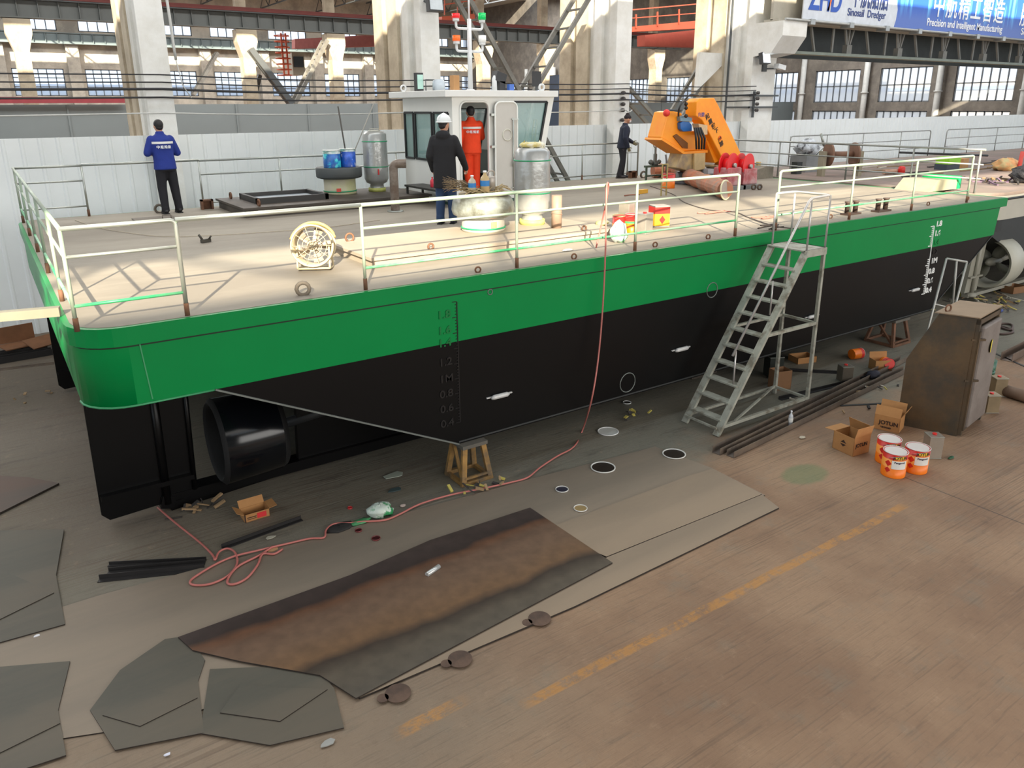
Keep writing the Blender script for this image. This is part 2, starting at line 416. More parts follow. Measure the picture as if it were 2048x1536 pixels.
# things seen through the windows: a light shed across the yard
b = MB(); b.box(74, 78, 5, 110, 0, 6.9); b.box(73.9, 74, 5, 110, 5.9, 6.2, 1); b.box(-25, 70, 116, 120, 0, 7.6, 2); b.box(-25, 70, 115.9, 116, 6.6, 7.7, 1)
solo(b, 'yard_building', [mat('pale_shed', (246, 238, 224), .8), mat('blue_roof_edge', (150, 170, 196), .7), mat('blue_shed', (206, 222, 240), .8)], 'pale sheds across the yard seen through the far windows', 'building')
b = MB(); b.box(-40, 130, -40, 160, -.32, -.31); struct(b, 'ground_outside', mat('yard_ground', (150, 145, 138), .9))
# roof with long openings (roof lights) that let the low sun in
ceil = mat('roof_panels', (168, 168, 164), .9)
RZ = 14.0
def sun_y(y, z, rz=14.0): return y - (rz-z)*2.05      # where a sun ray that ends at (y,z) crosses the roof
s1a, s1b = sun_y(7.99, DZ), sun_y(11.2, DZ)
s2a, s2b = sun_y(20.0, 7.05), sun_y(20.0, 9.6)
s3a, s3b = sun_y(98, 9.3, R2), sun_y(98, 10.75, R2)
s4a, s4b = sun_y(57.3, 6.6, R2), sun_y(57.3, 9.4, R2)
slots = [(s1a, s1b), (s2a, s2b)]
b = MB(); y = FY0-22
for a, c in slots:
    b.box(-60, FX1, y, a, RZ, RZ+.2); y = c
b.box(-60, FX1, y, 21.7, RZ, RZ+.2); b.box(-60, FX1, 21.7, 21.9, RZ, R2+.2); y = 21.7
for a, c in ((s4a, s4b), (s3a, s3b)):
    b.box(-60, FX1, y, a, R2, R2+.2); y = c
b.box(-60, FX1, y, 99, R2, R2+.2)
struct(b, 'ceiling', ceil)
b = MB(); b.box(-60, FX1, FY0-22, FY0-21.8, 0, RZ); struct(b, 'wall_front', plaster)
# trusses: bars under each roof light give the broken, diagonal shade
def truss(x, y0, y1, z, n, name_y):
    b = MB(); b.bar((x, y0, z), (x, y1, z), .12, .12); b.bar((x, y0, z-1.4), (x, y1, z-1.4), .12, .12)
    d = (y1-y0)/n
    for i in range(n):
        ya = y0+i*d; b.bar((x, ya, z-1.4), (x, ya+d/2, z), .07, .07); b.bar((x, ya+d/2, z), (x, ya+d, z-1.4), .07, .07)
    return b
for i in range(8):
    x = 3.5+6.75*i
    solo(truss(x, 22, 57, R2-.1, 12, 0), 'roof_truss', steel_dark, 'dark steel roof truss spanning the second bay above the crane beam', 'truss', 'roof trusses of the second bay')
for i in range(8):
    x = 3.5+6.75*i
    solo(truss(x, 58, 97, R2-.1, 13, 0), 'roof_truss', steel_dark, 'dark steel roof truss of the farthest bay beyond the second crane beam', 'truss', 'roof trusses of the farthest bay')
for (a, c), nm in ((slots[0], 'near'),):
    b = MB()
    x = -20
    while x < 40:
        b.bar((x, a-.1, RZ+.1), (x+2.3, c+.1, RZ+.1), .16, .1); b.bar((x+4.6, a-.1, RZ+.1), (x+2.9, c+.1, RZ+.1), .1, .1)
        x += 6.3
    b.box(-60, -13.3, a, c, RZ, RZ+.2)  # panel added to close the slot and keep sun off the left floor
    solo(b, 'roof_bracing', steel_dark, 'diagonal steel bracing across the roof light over the barge', 'bracing')
# ---------------------------------------------------------------- columns of the near row
def column(x1, w, label, corbel=False, base=0.0):
    x0 = x1-w; t = T('concrete_column', label, 'column', ((x0+x1)/2, 20.0, 0), 'tall concrete columns between the bays')
    b = MB(); b.box(x0, x1, 18.8, 19.12, 0, RZ); b.box(x0+.12, x1-.12, 19.12, 19.5, 0, RZ); b.box(x0, x1, 19.5, 19.85, 0, RZ); b.box(x0+.1, x1-.1, 19.85, 20.15, 0, RZ)
    b.build('near_limb', conc_white, t)
    b = MB(); b.box(x0, x1, 20.15, 20.75, 0, RZ); b.box(x0+.1, x1-.1, 20.75, 21.0, 0, RZ); b.box(x0-.02, x1+.02, 21.0, 21.6, 0, RZ)
    b.build('far_limb', conc_brown, t, label='bare brown concrete limb')
    if corbel:
        c = MB(); c.prism([(18.8, 6.35), (18.8, 7.45), (17.65, 7.45), (17.65, 6.98), (18.05, 6.45)], 'x', x0, x1); c.build('corbel', conc_white, t)
    return t
column(3.8, .55, 'concrete column behind the man in blue')
column(10.55, .55, 'concrete column behind the wheelhouse roof, with a flood lamp')
column(17.35, .62, 'concrete column between the wheelhouse and the man in dark clothes')
column(24.45, 1.3, 'widest concrete column, with a corbel and a lit lamp, behind the red winch', True)
# ---------------------------------------------------------------- columns of the far row
def far_column(x, label):
    t = T('concrete_column', label, 'column', (x, 57.5, 0), 'columns of the far row')
    b = MB(); b.box(x-.4, x+.4, 57, 58, 0, 8.1); b.prism([(x-.4, 8.1), (x+.4, 8.1), (x+.7, 9.1), (x+.7, 9.9), (x-.7, 9.9), (x-.7, 9.1)], 'y', 57, 58); b.build('shaft', conc_brown, t)
    b = MB(); b.box(x-.35, x+.35, 57.8, 58.4, 9.9, R2); b.build('upper_shaft', conc_brown, t)
for x, l in ((3.3, 'far row concrete column near the left edge of the picture'), (16.8, 'far row column left of the red crane cabin'), (23.3, 'far row column right of the red crane cabin'),
             (36.4, 'far row column behind the light mast'), (43.0, 'far row column seen behind the braces right of the mast'), (56.4, 'far row column left of the widest near column')): far_column(x, l)
b = None
def crane_beam(y, z0, z1, label, m, rail=True, x0=-12, x1=59.5, st=1.1):
    t = T('runway_beam', label, 'beam', ((x0+x1)/2, y, z0))
    b = MB(); b.box(x0, x1, y-.3, y+.3, z0, z0+.08); b.box(x0, x1, y-.3, y+.3, z1-.08, z1); b.box(x0, x1, y-.03, y+.03, z0, z1)
    x = x0
    while x < x1: b.box(x, x+.05, y-.26, y+.26, z0, z1); x += st
    b.build('girder', m, t)
    if rail:
        r = MB(); r.box(x0, x1, y-.42, y-.3, z1, z1+.12); r.box(x0, x1, y-.05, y+.05, z1, z1+.3); r.build('rail', red_paint, t, label='dark red rail and cable tray')
        r = MB(); r.box(x0, x1, y-.75, y-.42, z1-.12, z1-.05); r.build('walkway', steel_dark, t)
    return t
crane_beam(57.3, 9.95, 11.05, 'long grey crane beam with a red rail on the far columns', mat('beam_grey_paint', (112, 116, 114), .6, .1, .12, .5))
crane_beam(96.6, 11.2, 12.3, 'pale blue-grey crane beam along the back wall', steel_blue, False)
for k in range(-1, 8):
    x = 3.4+6.75*k
    t = MB(); t.box(x-.6, x+.6, 97.0, 97.9, 0, 11.2); solo(t, 'wall_pier', plaster, 'pale pier of the back wall between two windows', 'pier', 'piers of the back wall')
# near runway beam with banner
t = T('runway_beam', 'steel crane beam carrying the blue banner, on the widest column', 'beam', (40, 18.1, 7.45))
b = MB(); b.box(23.2, 59.5, 17.9, 18.5, 7.45, 7.53); b.box(23.2, 59.5, 18.15, 18.25, 7.5, 9.4); b.box(23.2, 59.5, 17.9, 18.5, 9.35, 9.45)
b.build('girder', mat('beam_cream_paint', (172, 166, 152), .6, .1, .1), t)
b = MB(); b.tube([(23.2, 17.62, 7.50), (59, 17.62, 7.50)], .045, 8)
x = 24.5
while x < 58: b.box(x, x+.25, 17.55, 17.95, 7.38, 7.56); x += 2.3
b.build('conduit', mat('galvanised', (168, 170, 168), .45, .6, .12), t)
t2 = T('lattice_girder', 'dark lattice girder hanging below the banner beam, right of the widest column', 'girder', (40, 19.6, 6.5))
b = MB(); b.box(24.5, 59.0, 18.75, 19.15, 6.52, 6.62); b.build('bottom_flange', mat('pale_green_flange', (150, 160, 150), .6), t2)
b = MB(); b.box(24.5, 59.0, 20.5, 20.6, 6.5, 9.0); b.box(24.5, 59.0, 18.5, 20.6, 8.45, 8.55); b.build('web', mat('shadowed_steel', (72, 78, 80), .7), t2)  # web in one even dark grey
x = 25.3
while x < 58:
    b = MB()
    b.bar((x, 18.95, 6.65), (x-.55, 18.9, 8.45), .07, .07); b.bar((x, 18.95, 6.65), (x+.55, 18.9, 8.45), .07, .07); b.bar((x, 18.95, 6.65), (x, 18.9, 8.45), .06, .06)
    b.box(x-.16, x+.16, 18.85, 19.05, 6.6, 6.95)
    b.build('strut_group', mat('lattice_paint', (150, 152, 148), .6), t2); b = MB(); b.bar((x+1.5, 18.95, 6.65), (x+1.2, 19.2, 8.45), .08, .08); b.build('strut', MATS['lattice_paint'], t2); b = MB(); b.bar((x+2.6, 18.95, 6.65), (x+2.6, 18.95, 8.45), .1, .06); b.build('strut', MATS['lattice_paint'], t2)
    x += 3.6
# banner
BY = 17.68
def bx_at(px, py): return ony(px, py, BY)
ban = T('banner', 'long blue and white company banner hanging on the crane beam', 'banner', (40, BY, 7.5))
p0 = ony(1600, 43, BY)
def banner_mat():
    m = bpy.data.materials.new('banner_blue_print'); m.use_nodes = True; N = m.node_tree.nodes; K = m.node_tree.links.new
    bs = N['Principled BSDF']; bs.inputs['Roughness'].default_value = .5
    tc = N.new('ShaderNodeTexCoord'); mp = N.new('ShaderNodeMapping'); mp.inputs['Scale'].default_value = (1.3, 1, .12); K(tc.outputs['Object'], mp.inputs[0])
    n = N.new('ShaderNodeTexNoise'); n.inputs['Scale'].default_value = 2.2; n.inputs['Detail'].default_value = 3; K(mp.outputs[0], n.inputs['Vector'])
    sp = N.new('ShaderNodeSeparateXYZ'); K(tc.outputs['Object'], sp.inputs[0])
    mr = N.new('ShaderNodeMapRange'); K(sp.outputs[2], mr.inputs[0]); mr.inputs[1].default_value = .35; mr.inputs[2].default_value = .9
    r = N.new('ShaderNodeValToRGB'); K(n.outputs['Fac'], r.inputs[0]); r.color_ramp.elements[0].position = .5; r.color_ramp.elements[1].position = .72; r.color_ramp.elements[0].color = L3(38, 92, 190); r.color_ramp.elements[1].color = L3(110, 200, 255)
    mx = N.new('ShaderNodeMix'); mx.data_type = 'RGBA'; K(mr.outputs[0], mx.inputs[0]); mx.inputs[6].default_value = L3(84, 112, 186); K(r.outputs[0], mx.inputs[7]); K(mx.outputs[2], bs.inputs['Base Color']); return m
Z0b = 7.47; XS = 29.85
arc = [(XS-.10, Z0b), (XS+.02, Z0b+.35), (XS+.05, Z0b+.7), (XS-.1, Z0b+1.1), (XS-.5, Z0b+1.6), (XS-1.0, Z0b+2.0)]
b = MB(); b.prism([(24.15, Z0b)] + arc + [(24.15, Z0b+2.0)], 'y', BY-.02, BY+.02); b.build('white_panel', mat('banner_white', (206, 212, 220), .5), ban)
b = MB(); b.prism([(56, Z0b), (56, Z0b+2.0)] + arc[::-1], 'y', BY-.02, BY+.02); b.build('blue_panel', banner_mat(), ban)
navy = mat('banner_navy', (46, 66, 128), .5); wht = mat('white_lettering', (238, 240, 244), .5); orange_m = mat('sign_orange', (236, 120, 60), .5)
def btxt(nm, s, x, z, size, m, wid=None, **k):
    o = text_obj(nm, s, size, m, ban, frame((x, BY-.03, z), (1, 0, 0), (0, 0, 1)), .004, **k)
    if wid:
        vx = [v.co.x for v in o.data.vertices]; c0 = min(vx); sx = wid/(max(vx)-c0)
        for v in o.data.vertices: v.co.x = c0+(v.co.x-c0)*sx
    return o
q = lambda px, py: ony(px, py, BY)
btxt('sinosail_lettering', 'Sinosail  Dredger', q(1693, 30)[0], q(1696, 31).z, .36, navy, q(1771, 30)[0]-q(1694, 30)[0], bold=.004)
btxt('name_lettering', '中航船舶', q(1700, 0)[0], q(1703, 15).z+.1, .9, navy, q(1774, 5)[0]-q(1701, 5)[0], bold=.012)
btxt('logo_lettering', 'ZHD', q(1618, 0)[0], q(1622, 18).z, 1.15, mat('logo_blue', (40, 84, 176), .5), q(1684, 5)[0]-q(1618, 5)[0], bold=.03)
btxt('logo_accent', '/', q(1652, 0)[0]+.1, q(1655, 20).z, .7, orange_m, .28, bold=.02)
btxt('slogan_lettering', '中航精工智造', q(1862, 30)[0], q(1866, 35).z+.13, 1.05, wht, q(2004, 30)[0]-q(1862, 30)[0], bold=.008, space=1.15)
btxt('english_slogan', 'Precision and Intelligent Manufacturing', q(1852, 45)[0], q(1854, 51).z, .40, wht, q(2003, 60)[0]-q(1852, 50)[0], bold=.006)
btxt('second_slogan', '服务全球', q(2041, 20)[0], q(1866, 35).z+.13, 1.05, wht, 5.2, bold=.008, space=1.15)
btxt('second_english', 'Serving the whole world', q(2041, 60)[0], q(1854, 51).z, .40, wht, 5.2, bold=.006)
# ---------------------------------------------------------------- bracing between columns, cables
def brace(p, q, w, n, label, side=(0, 1, 0), th=.09, m=None, rung=.05):
    b = MB(); s = Vector(side)*w; p = Vector(p); q = Vector(q)
    b.bar(p, q, th, th*1.3); b.bar(p+s, q+s, th, th*1.3)
    for i in range(n): c = p.lerp(q, (i+.5)/n); b.bar(c-s*.05, c+s*1.05, rung*1.6, rung, 0, (0, 0, 1))
    return solo(b, 'column_brace', m or mat('brace_paint', (128, 126, 118), .6, .1, .15, .8, (92, 88, 82)), label, 'brace')
brace(ony(918, -40, 18.35), ony(1140, 368, 18.35), .6, 9, 'steel lattice brace slanting down right between wheelhouse mast and third column')
brace(ony(1200, -40, 18.35), ony(1040, 230, 18.35), .75, 7, 'steel lattice brace slanting down left to the wheelhouse roof')
brace(ony(1235, 150, 20.4), ony(1335, 262, 20.4), .7, 5, 'steel lattice brace slanting down right behind the man in dark clothes')
brace(ony(1440, 110, 20.4), ony(1345, 262, 20.4), .7, 6, 'steel lattice brace slanting down left behind the yellow crane')
brace(ony(502, 98, 56.5), ony(585, 208, 56.5), .5, 3, 'thin far brace slanting down right from the column left of the red cabin', th=.3, m=steel_dark)
brace(ony(655, 80, 56.5), ony(590, 208, 56.5), .9, 12, 'thin far brace slanting down left beside the bright windows', th=.2)
brace(ony(520, 150, 70), ony(505, 212, 70), .6, 8, 'dark far brace below the red crane ladder', th=.25, m=steel_dark)
brace(ony(436, 105, 90), ony(388, 190, 90), .8, 8, 'farthest brace leaning against the back wall pier', th=.25)
g = MB(); A = ony(1404, 105, 20.3); b = MB()
b.prism([(A.x-.25, A.z-1.3), (A.x+.2, A.z-1.0), (A.x+1.1, A.z-.35), (A.x+1.15, A.z), (A.x-.2, A.z)], 'y', 20.2, 20.35); solo(b, 'gusset_plate', conc_white, 'white gusset plate on the left of the widest column', 'plate')
cable_m = mat('black_cable', (42, 42, 44), .6); grey_cable = mat('pale_cable', (190, 190, 186), .5)
for i, (y0, y1, rr, mm, lb) in enumerate(((143, 170, .016, cable_m, 'topmost thin black cable strung along the columns'), (160, 179, .016, cable_m, 'second thin black cable strung along the columns'), (175, 188, .03, cable_m, 'thicker black cable third from the top along the columns'),
                                          (193, 200, .022, cable_m, 'lowest of the thin black cables along the columns'), (228, 219, .018, grey_cable, 'pale cable running below the black ones along the columns'))):
    a = ony(0, y0, 18.6); c = ony(1385, y1, 18.6); d = (c-a); x1 = 23.2 if i < 4 else 17.3
    P = lambda x: a + d*((x-a.x)/d.x)
    b = MB(); pts = []
    for s in range(5):
        xa = [-12, 3.55, 10.3, 17.05, x1][s]; xb = [3.55, 10.3, 17.05, x1, x1][s]
        if xa >= xb: continue
        for j in range(6):
            tt = j/6; v = P(xa+(xb-xa)*tt); v.z -= .06*4*tt*(1-tt); pts.append(v)
    pts.append(P(x1)); b.tube(pts, rr, 6); solo(b, 'cable', mm, lb, 'cable')
t = T('cable_bracket', 'steel cable bracket with insulators on the widest column', 'bracket', (23.6, 18.6, 4.4))
b = MB()
for z in (4.62, 5.02):
    b.box(23.05, 24.6, 18.68, 18.76, z, z+.06)
ys = onx(1457, 173, 23.1).y; b.box(23.2, 23.28, 18.66, 18.72, 4.3, 5.2); b.box(23.05, 23.1, 18.7, ys, 4.62, 4.68); b.box(23.05, 23.1, 18.7, ys, 5.03, 5.09); b.box(23.03, 23.08, ys, ys+.06, 1, 12); b.build('bracket_frame', steel_dark, t)
for z in (5.14, 4.95, 4.76, 4.55): b = MB(); b.lathe([(.03, 0), (.06, .03), (.03, .07), (.06, .11), (.03, .14)], (23.2, 18.56, z), 10, axis=(1, 0, 0)); b.build('insulator', mat('insulator', (70, 66, 64), .4), t)
for z in (5.3, 4.0):
    for dz in (0, .18, .34):
        pass
b = MB()
for i, z in enumerate((5.12, 4.95, 4.78, 4.6, 4.3)): b.ball((17.0, 18.7, z), (.07, .1, .06), 8)
solo(b, 'insulator_rack', mat('insulator', (70, 66, 64), .4), 'row of cable insulators on the third column above the man', 'insulator')
# lamps
def flood(loc, lit, label, sz=.5, tilt=0, rz=0):
    t = T('flood_lamp', label, 'lamp', loc)
    R = Matrix.Rotation(rz, 3, 'Z') @ Matrix.Rotation(tilt, 3, 'X'); c = Vector(loc)
    b = MB(); b.cbox(c, (sz, .16, sz*.9), M=R); b.build('lamp_housing', mat('lamp_black', (44, 44, 46), .5), t)
    b = MB(); b.cbox(c+R @ Vector((0, -.085, 0)), (sz*.86, .012, sz*.76), M=R)
    b.build('lamp_glass', mat('lamp_lit', (235, 245, 255), .3, emit=3) if lit else mat('lamp_dull', (196, 204, 208), .25), t)
    b = MB(); b.bar(c+Vector((-.1, .1, 0)), c+Vector((-.1, .35, .1)), .05, .05); b.build('bracket', steel_dark, t)
p = ony(1528, 117, 18.45); flood((p.x, 18.42, p.z), True, 'lit white flood lamp on the widest column', .42, radians(-12))
p = ony(868, 8, 18.45); flood((p.x, 18.42, p.z), False, 'unlit flood lamp near the top of the column behind the mast', .42, radians(-8))
t = T('security_camera', 'small white security camera on the widest column', 'camera', tuple(ony(1560, 134, 18.5)))
c = ony(1560, 134, 18.4); b = MB(); b.cbox(c, (.42, .2, .16), .2, M=Matrix.Rotation(.15, 3, 'Y')); b.build('camera_body', mat('plastic_white', (222, 224, 224), .4), t)
b = MB(); b.bar(c+Vector((-.1, .05, -.05)), c+Vector((-.35, .4, -.05)), .05, .05); b.box(c.x-.5, c.x-.3, 18.72, 18.8, c.z-.15, c.z+.1); b.build('bracket', steel_dark, t)
# rope / hose hanging by the first column
b = MB(); b.tube([ony(333, -5, 18.4), ony(340, 40, 18.4), ony(347, 90, 18.4), ony(352, 120, 18.4)], .03, 6); b.tube([ony(352, 120, 18.4), ony(365, 170, 18.4), ony(383, 196, 18.4)], .012, 5)
solo(b, 'hoist_rope', grey_cable, 'pale rope hanging beside the column behind the man in blue', 'rope')
# ---------------------------------------------------------------- overhead cranes
t = T('bridge_crane', 'orange-red bridge crane girder with handrail left of the widest column', 'crane', (45, 46, 9))
YC = 56.0
a = ony(1215, 62, YC); 
def quad_beam(xl, xr, y0a, y1a, y0b, y1b, Yl, Yr, nm, m, th=1.0):
    A0 = ony(xl, y0a, Yl); A1 = ony(xl, y1a, Yl); B0 = ony(xr, y0b, Yr); B1 = ony(xr, y1b, Yr)
    b = MB(); o = Vector((0, th, 0)); b.add([A0, B0, B1, A1, A0+o, B0+o, B1+o, A1+o], [(3, 2, 1, 0), (4, 5, 6, 7), (0, 1, 5, 4), (1, 2, 6, 5), (2, 3, 7, 6), (3, 0, 4, 7)]); return b.build(nm, m, t)
quad_beam(1215, 1450, 58, 66, 36, 54, 40, 40, 'walkway', orange_red, .8)
quad_beam(1290, 1450, 70, 92, 54, 96, 41.5, 41.5, 'girder', mat('dull_red_paint', (150, 66, 50), .6), .8)
b = MB()
for px in (1272, 1315, 1358, 1405): b.bar(ony(px, 18+(1360-px)*.12, 40), ony(px, 62-(px-1215)*.1, 40), .09, .09)
b.bar(ony(1215, 24, 40), ony(1450, 3, 40), .07, .07); b.bar(ony(1215, 40, 40), ony(1450, 22, 40), .06, .06); b.build('handrail', orange_red, t)
t = T('bridge_crane', 'faded red bridge crane girder with an operator cabin in the far bay', 'crane', (20, 62, 8))
quad_beam(590, 775, 78, 97, 68, 92, 66, 60, 'girder', mat('faded_red', (150, 84, 80), .7), .8)
b = MB(); c0 = ony(583, 105, 64); c1 = ony(606, 150, 64); b.box(c0.x, c1.x+.2, 64, 66, c1.z, c0.z); b.build('operator_cabin', mat('cabin_drab', (150, 148, 136), .7), t)
b = MB(); b.box(c0.x+.1, c1.x+.1, 63.9, 64, c1.z+.6, c1.z+1.4); b.build('cabin_window', mat('dark_glass', (40, 46, 50), .2), t)
b = MB(); l0 = ony(562, 66, 63); l1 = ony(578, 150, 63)
for xx in (l0.x, l1.x): b.box(xx-.06, xx+.06, 63, 63.12, l1.z, l0.z)
z = l1.z
while z < l0.z: b.box(l0.x, l1.x, 63, 63.08, z, z+.07); b.ring(((l0.x+l1.x)/2, 63.5, z), .6, .04, n=8, m=4); z += .42
b.build('caged_ladder', orange_red, t)
t = T('bridge_crane', 'red crane girder behind the light mast', 'crane', (33, 58, 11)); quad_beam(884, 950, 33, 50, 27, 48, 60, 58, 'girder', orange_red, .7)
b = MB(); b.bar(ony(884, 10, 60), ony(950, 0, 58), .08, .08)
for px in (889, 915, 940): b.bar(ony(px, 0, 59), ony(px, 30, 59), .08, .08)
b.build('handrail', orange_red, t)
# dark gate / electrical cabinet between bays
p = ony(1110, 150, 43); b = MB(); b.box(p.x, p.x+3.0, 42.6, 43.6, 0, p.z); solo(b, 'cabinet', mat('dark_blue_steel', (62, 72, 88), .6), 'dark blue-grey cabinet standing behind the partition right of the wheelhouse', 'cabinet')
b = MB(); a = ony(0, 203, 43.8); c = ony(215, 203, 43.8); b.box(-12, ony(250, 205, 43.8).x, 43.7, 43.8, 5.0, 5.28); solo(b, 'slogan_banner', mat('maroon_banner', (120, 40, 48), .6), 'long maroon banner on top of the far grey partition', 'banner')
# ================================================================ BARGE
YN, YF = 7.91, 17.0; BX0, BX1 = .45, 18.6; WL = 1.94; KB = .55
def hull_mat(name, rgb, rough, bump=.03):
    return mat(name, rgb, rough, 0, .05, 1.2, bump=bump, bscale=3, spec=.22)
green = hull_mat('green_hull_paint', (0, 132, 66), .34)
black = hull_mat('black_hull_paint', (9, 9, 10), .34)
deck_m = mat('dusty_deck_steel', (148, 140, 126), .75, 0, .12, .7, (128, 120, 108), bump=.05, bscale=8, stretch=(.35, 1, 1))
galv = mat('galvanised_pipe', (172, 176, 170), .38, .75, .1, 3)
rail_m = mat('painted_rail', (150, 158, 144), .45, .1, .08, 2, (140, 166, 142))
rail_green = mat('green_rail', (60, 170, 110), .4, .1, .12, 2, (150, 180, 155))
rust = mat('rusty_steel', (120, 84, 62), .8, .1, .2, 4, (92, 66, 50))
zinc = mat('zinc_anode', (206, 206, 204), .5, .2, .05)
weld = mat('bare_weld', (122, 128, 124), .5, .5, .15, 8)
root = T('barge', 'long flat-decked barge with a green topside and black bottom standing on trestles', 'boat', (9.5, 12.4, KB))
# plan outline with rounded stern corners
def outline(off=0.0, x0=BX0, x1=BX1, r=.45, yn=YN, yf=YF):
    x0 -= off; x1 += off; yn -= off; yf += off; r += off; pts = []
    for cx, cy, a0 in ((x0+r, yn+r, pi), ):
        pts += [(cx+r*cos(a0+pi/2*i/6), cy+r*sin(a0+pi/2*i/6)) for i in range(7)]
    pts += [(x1, yn), (x1, yf)]
    pts += [(x0+r+r*cos(pi/2+pi/2*i/6), yf-r+r*sin(pi/2+pi/2*i/6)) for i in range(7)]
    return pts
o0 = outline(0, x1=18.42)
b = MB(); b.prism(outline(.035), 'z', DZ-.19, DZ-.004); b.build('sheer_band', green, root)
b = MB(); b.prism(outline(-.02, x1=18.5), 'z', DZ-.03, DZ); b.build('deck', deck_m, root)
# topside (green) from the waterline to the band; slightly raked end
def hull_side(prof_x, z, mi, b): pass
k = len(o0)
def xr(x, z):      # raked bow end
    return x if x < 17 else x - (DZ-.2-z)*.13
b = MB(); top = [(xr(x, DZ-.19), y, DZ-.19) for x, y in o0]; bot = [(xr(x, WL), y, WL) for x, y in o0]
b.add(top+bot, [[i, k+i, k+(i+1) % k, (i+1) % k] for i in range(k)] + [list(range(k, 2*k))[::-1]]); 
for i in range(6): b.s[i] = True
for i in range(8, 15): b.s[i] = True
b.build('topside', green, root)
prof = [(1.64, WL), (4.54, KB), (16.08, KB), (18.28, WL-.02), (18.30, WL)]
b = MB(); b.prism(prof[::-1], 'y', YN, YF); b.build('bottom_plating', black, root)
# keel weld line and rake stringers
b = MB(); b.bar((1.64, YN-.006, WL), (4.54, YN-.006, KB), .03, .018); b.build('rake_bead', weld, root)
b = MB(); b.bar((4.54, YN-.004, KB+.03), (16.08, YN-.004, KB+.03), .012, .02); b.bar((16.08, YN-.004, KB+.03), (18.28, YN-.004, WL), .012, .02); b.build('chine_bead', mat('dark_bead', (60, 62, 62), .5, .2), root)
b = MB(); b.bar((4.68, YN-.004, DZ-.21), (4.69, YN-.004, DZ-.21), .01, .01)
b.v = []; b.f = []; b.m = []; b.s = []
b.prism(outline(.002, x1=18.43), 'z', DZ-.215, DZ-.188); b.build('groove', mat('groove_shadow_green', (16, 46, 26), .7), root)  # dark strip paints the shadow under the sheer band
b = MB(); b.bar((1.0, YN-.003, DZ-.2), (1.04, YN-.003, WL+.03), .012, .006); b.build('weld_seam', mat('green_seam', (60, 150, 100), .5), root)
b = MB(); b.tube([(xx, yy, WL-.005) for xx, yy in outline(.004)[:7]] + [(1.64, YN, WL-.005)], .012, 5); b.build('lower_bead', mat('green_seam', (60, 150, 100), .5), root)
# stern end plating behind the overhang, grey gussets
b = MB()
for y in (9.0, 10.6, 12.2, 13.8, 15.4): b.add([(BX0-.03, y, DZ-.2), (BX0-.03, y+.04, DZ-.2), (BX0+.0, y+.04, WL), (BX0+.0, y, WL)], [(0, 1, 2, 3)])
b.build('stern_rib', mat('stern_grey_green', (110, 126, 116), .6), root)
# zinc anodes and rings of weld on the side
for px, py in ((998, 790), (1361, 697), (1623, 632), (1828, 579)):
    p = ony(px, py, YN); b = MB(); b.tube([(p.x-.14, YN-.03, p.z-.01), (p.x-.1, YN-.035, p.z), (p.x+.1, YN-.035, p.z), (p.x+.14, YN-.03, p.z)], [.018, .034, .034, .018], 8)
    b.box(p.x-.2, p.x+.2, YN-.02, YN, p.z-.008, p.z+.008); b.build('anode', zinc, root)
for px, py, r in ((1255, 765, .15), (1424, 580, .12)):
    p = ony(px, py, YN); b = MB(); b.ring((p.x, YN-.002, p.z), r, .008, (0, 1, 0), 24, 5); b.build('weld_ring', weld, root)
b = MB(); p = ony(980, 584, YN); b.ring((p.x, YN-.002, p.z), .035, .008, (0, 1, 0), 12, 5); b.build('scupper', weld, root)
# draught marks: bare welded numerals on the left, white painted ones at the right
emb = mat('embossed_hull', (6, 112, 56), .3); embk = mat('embossed_black', (26, 26, 28), .3)
def at_side(x, z, y=YN-.004): return frame((x, y, z), (1, 0, 0), (0, 0, 1))
for s, zz in (('1.8', 2.33), ('1.6', 2.13), ('1.4', 1.97), ('1.2', 1.72), ('1M', 1.5), ('0.8', 1.3), ('0.6', 1.1), ('0.4', .9)):
    text_obj('draught_numeral', s, .14, emb if zz > 1.95 else embk, root, at_side(4.28, zz-.06), .006, sx=1.15, bold=.002)
b = MB(); b.box(4.56, 4.572, YN-.008, YN, .85, 2.45)
for i in range(41):
    z = .85+i*.04; b.box(4.5 if i % 5 == 0 else 4.54, 4.56, YN-.008, YN, z, z+.008)
b.build('draught_scale', embk, root)
wp = mat('white_draught_paint', (236, 238, 236), .5)
for s, px, py in (('1.8', 1871, 453), ('1.6', 1868, 472), ('1M', 1861, 527), ('0.8', 1856, 548), ('0.6', 1853, 567), ('0.4', 1850, 586)):
    p = ony(px, py, YN); text_obj('draught_numeral', s, .15, wp, root, at_side(p.x, p.z), .004, sx=1.25, bold=.006)
for s, px, py in (('1.4', 1866, 490), ('1.2', 1863, 509)):
    p = ony(px, py, YN); text_obj('draught_numeral', s, .14, emb if s == '1.4' else embk, root, at_side(p.x, p.z), .005, sx=1.2)
a = ony(1868, 452, YN); c = ony(1849, 587, YN); b = MB(); b.bar((a.x, YN-.006, a.z), (c.x, YN-.006, c.z), .02, .01)
for i in range(36):
    t_ = i/35; x = a.x+(c.x-a.x)*t_; z = a.z+(c.z-a.z)*t_
    if 10 < i < 17: continue
    L = .13 if i % 5 == 0 else .07; b.box(x-L, x, YN-.008, YN, z-.009, z+.009)
b.build('draught_scale', wp, root)
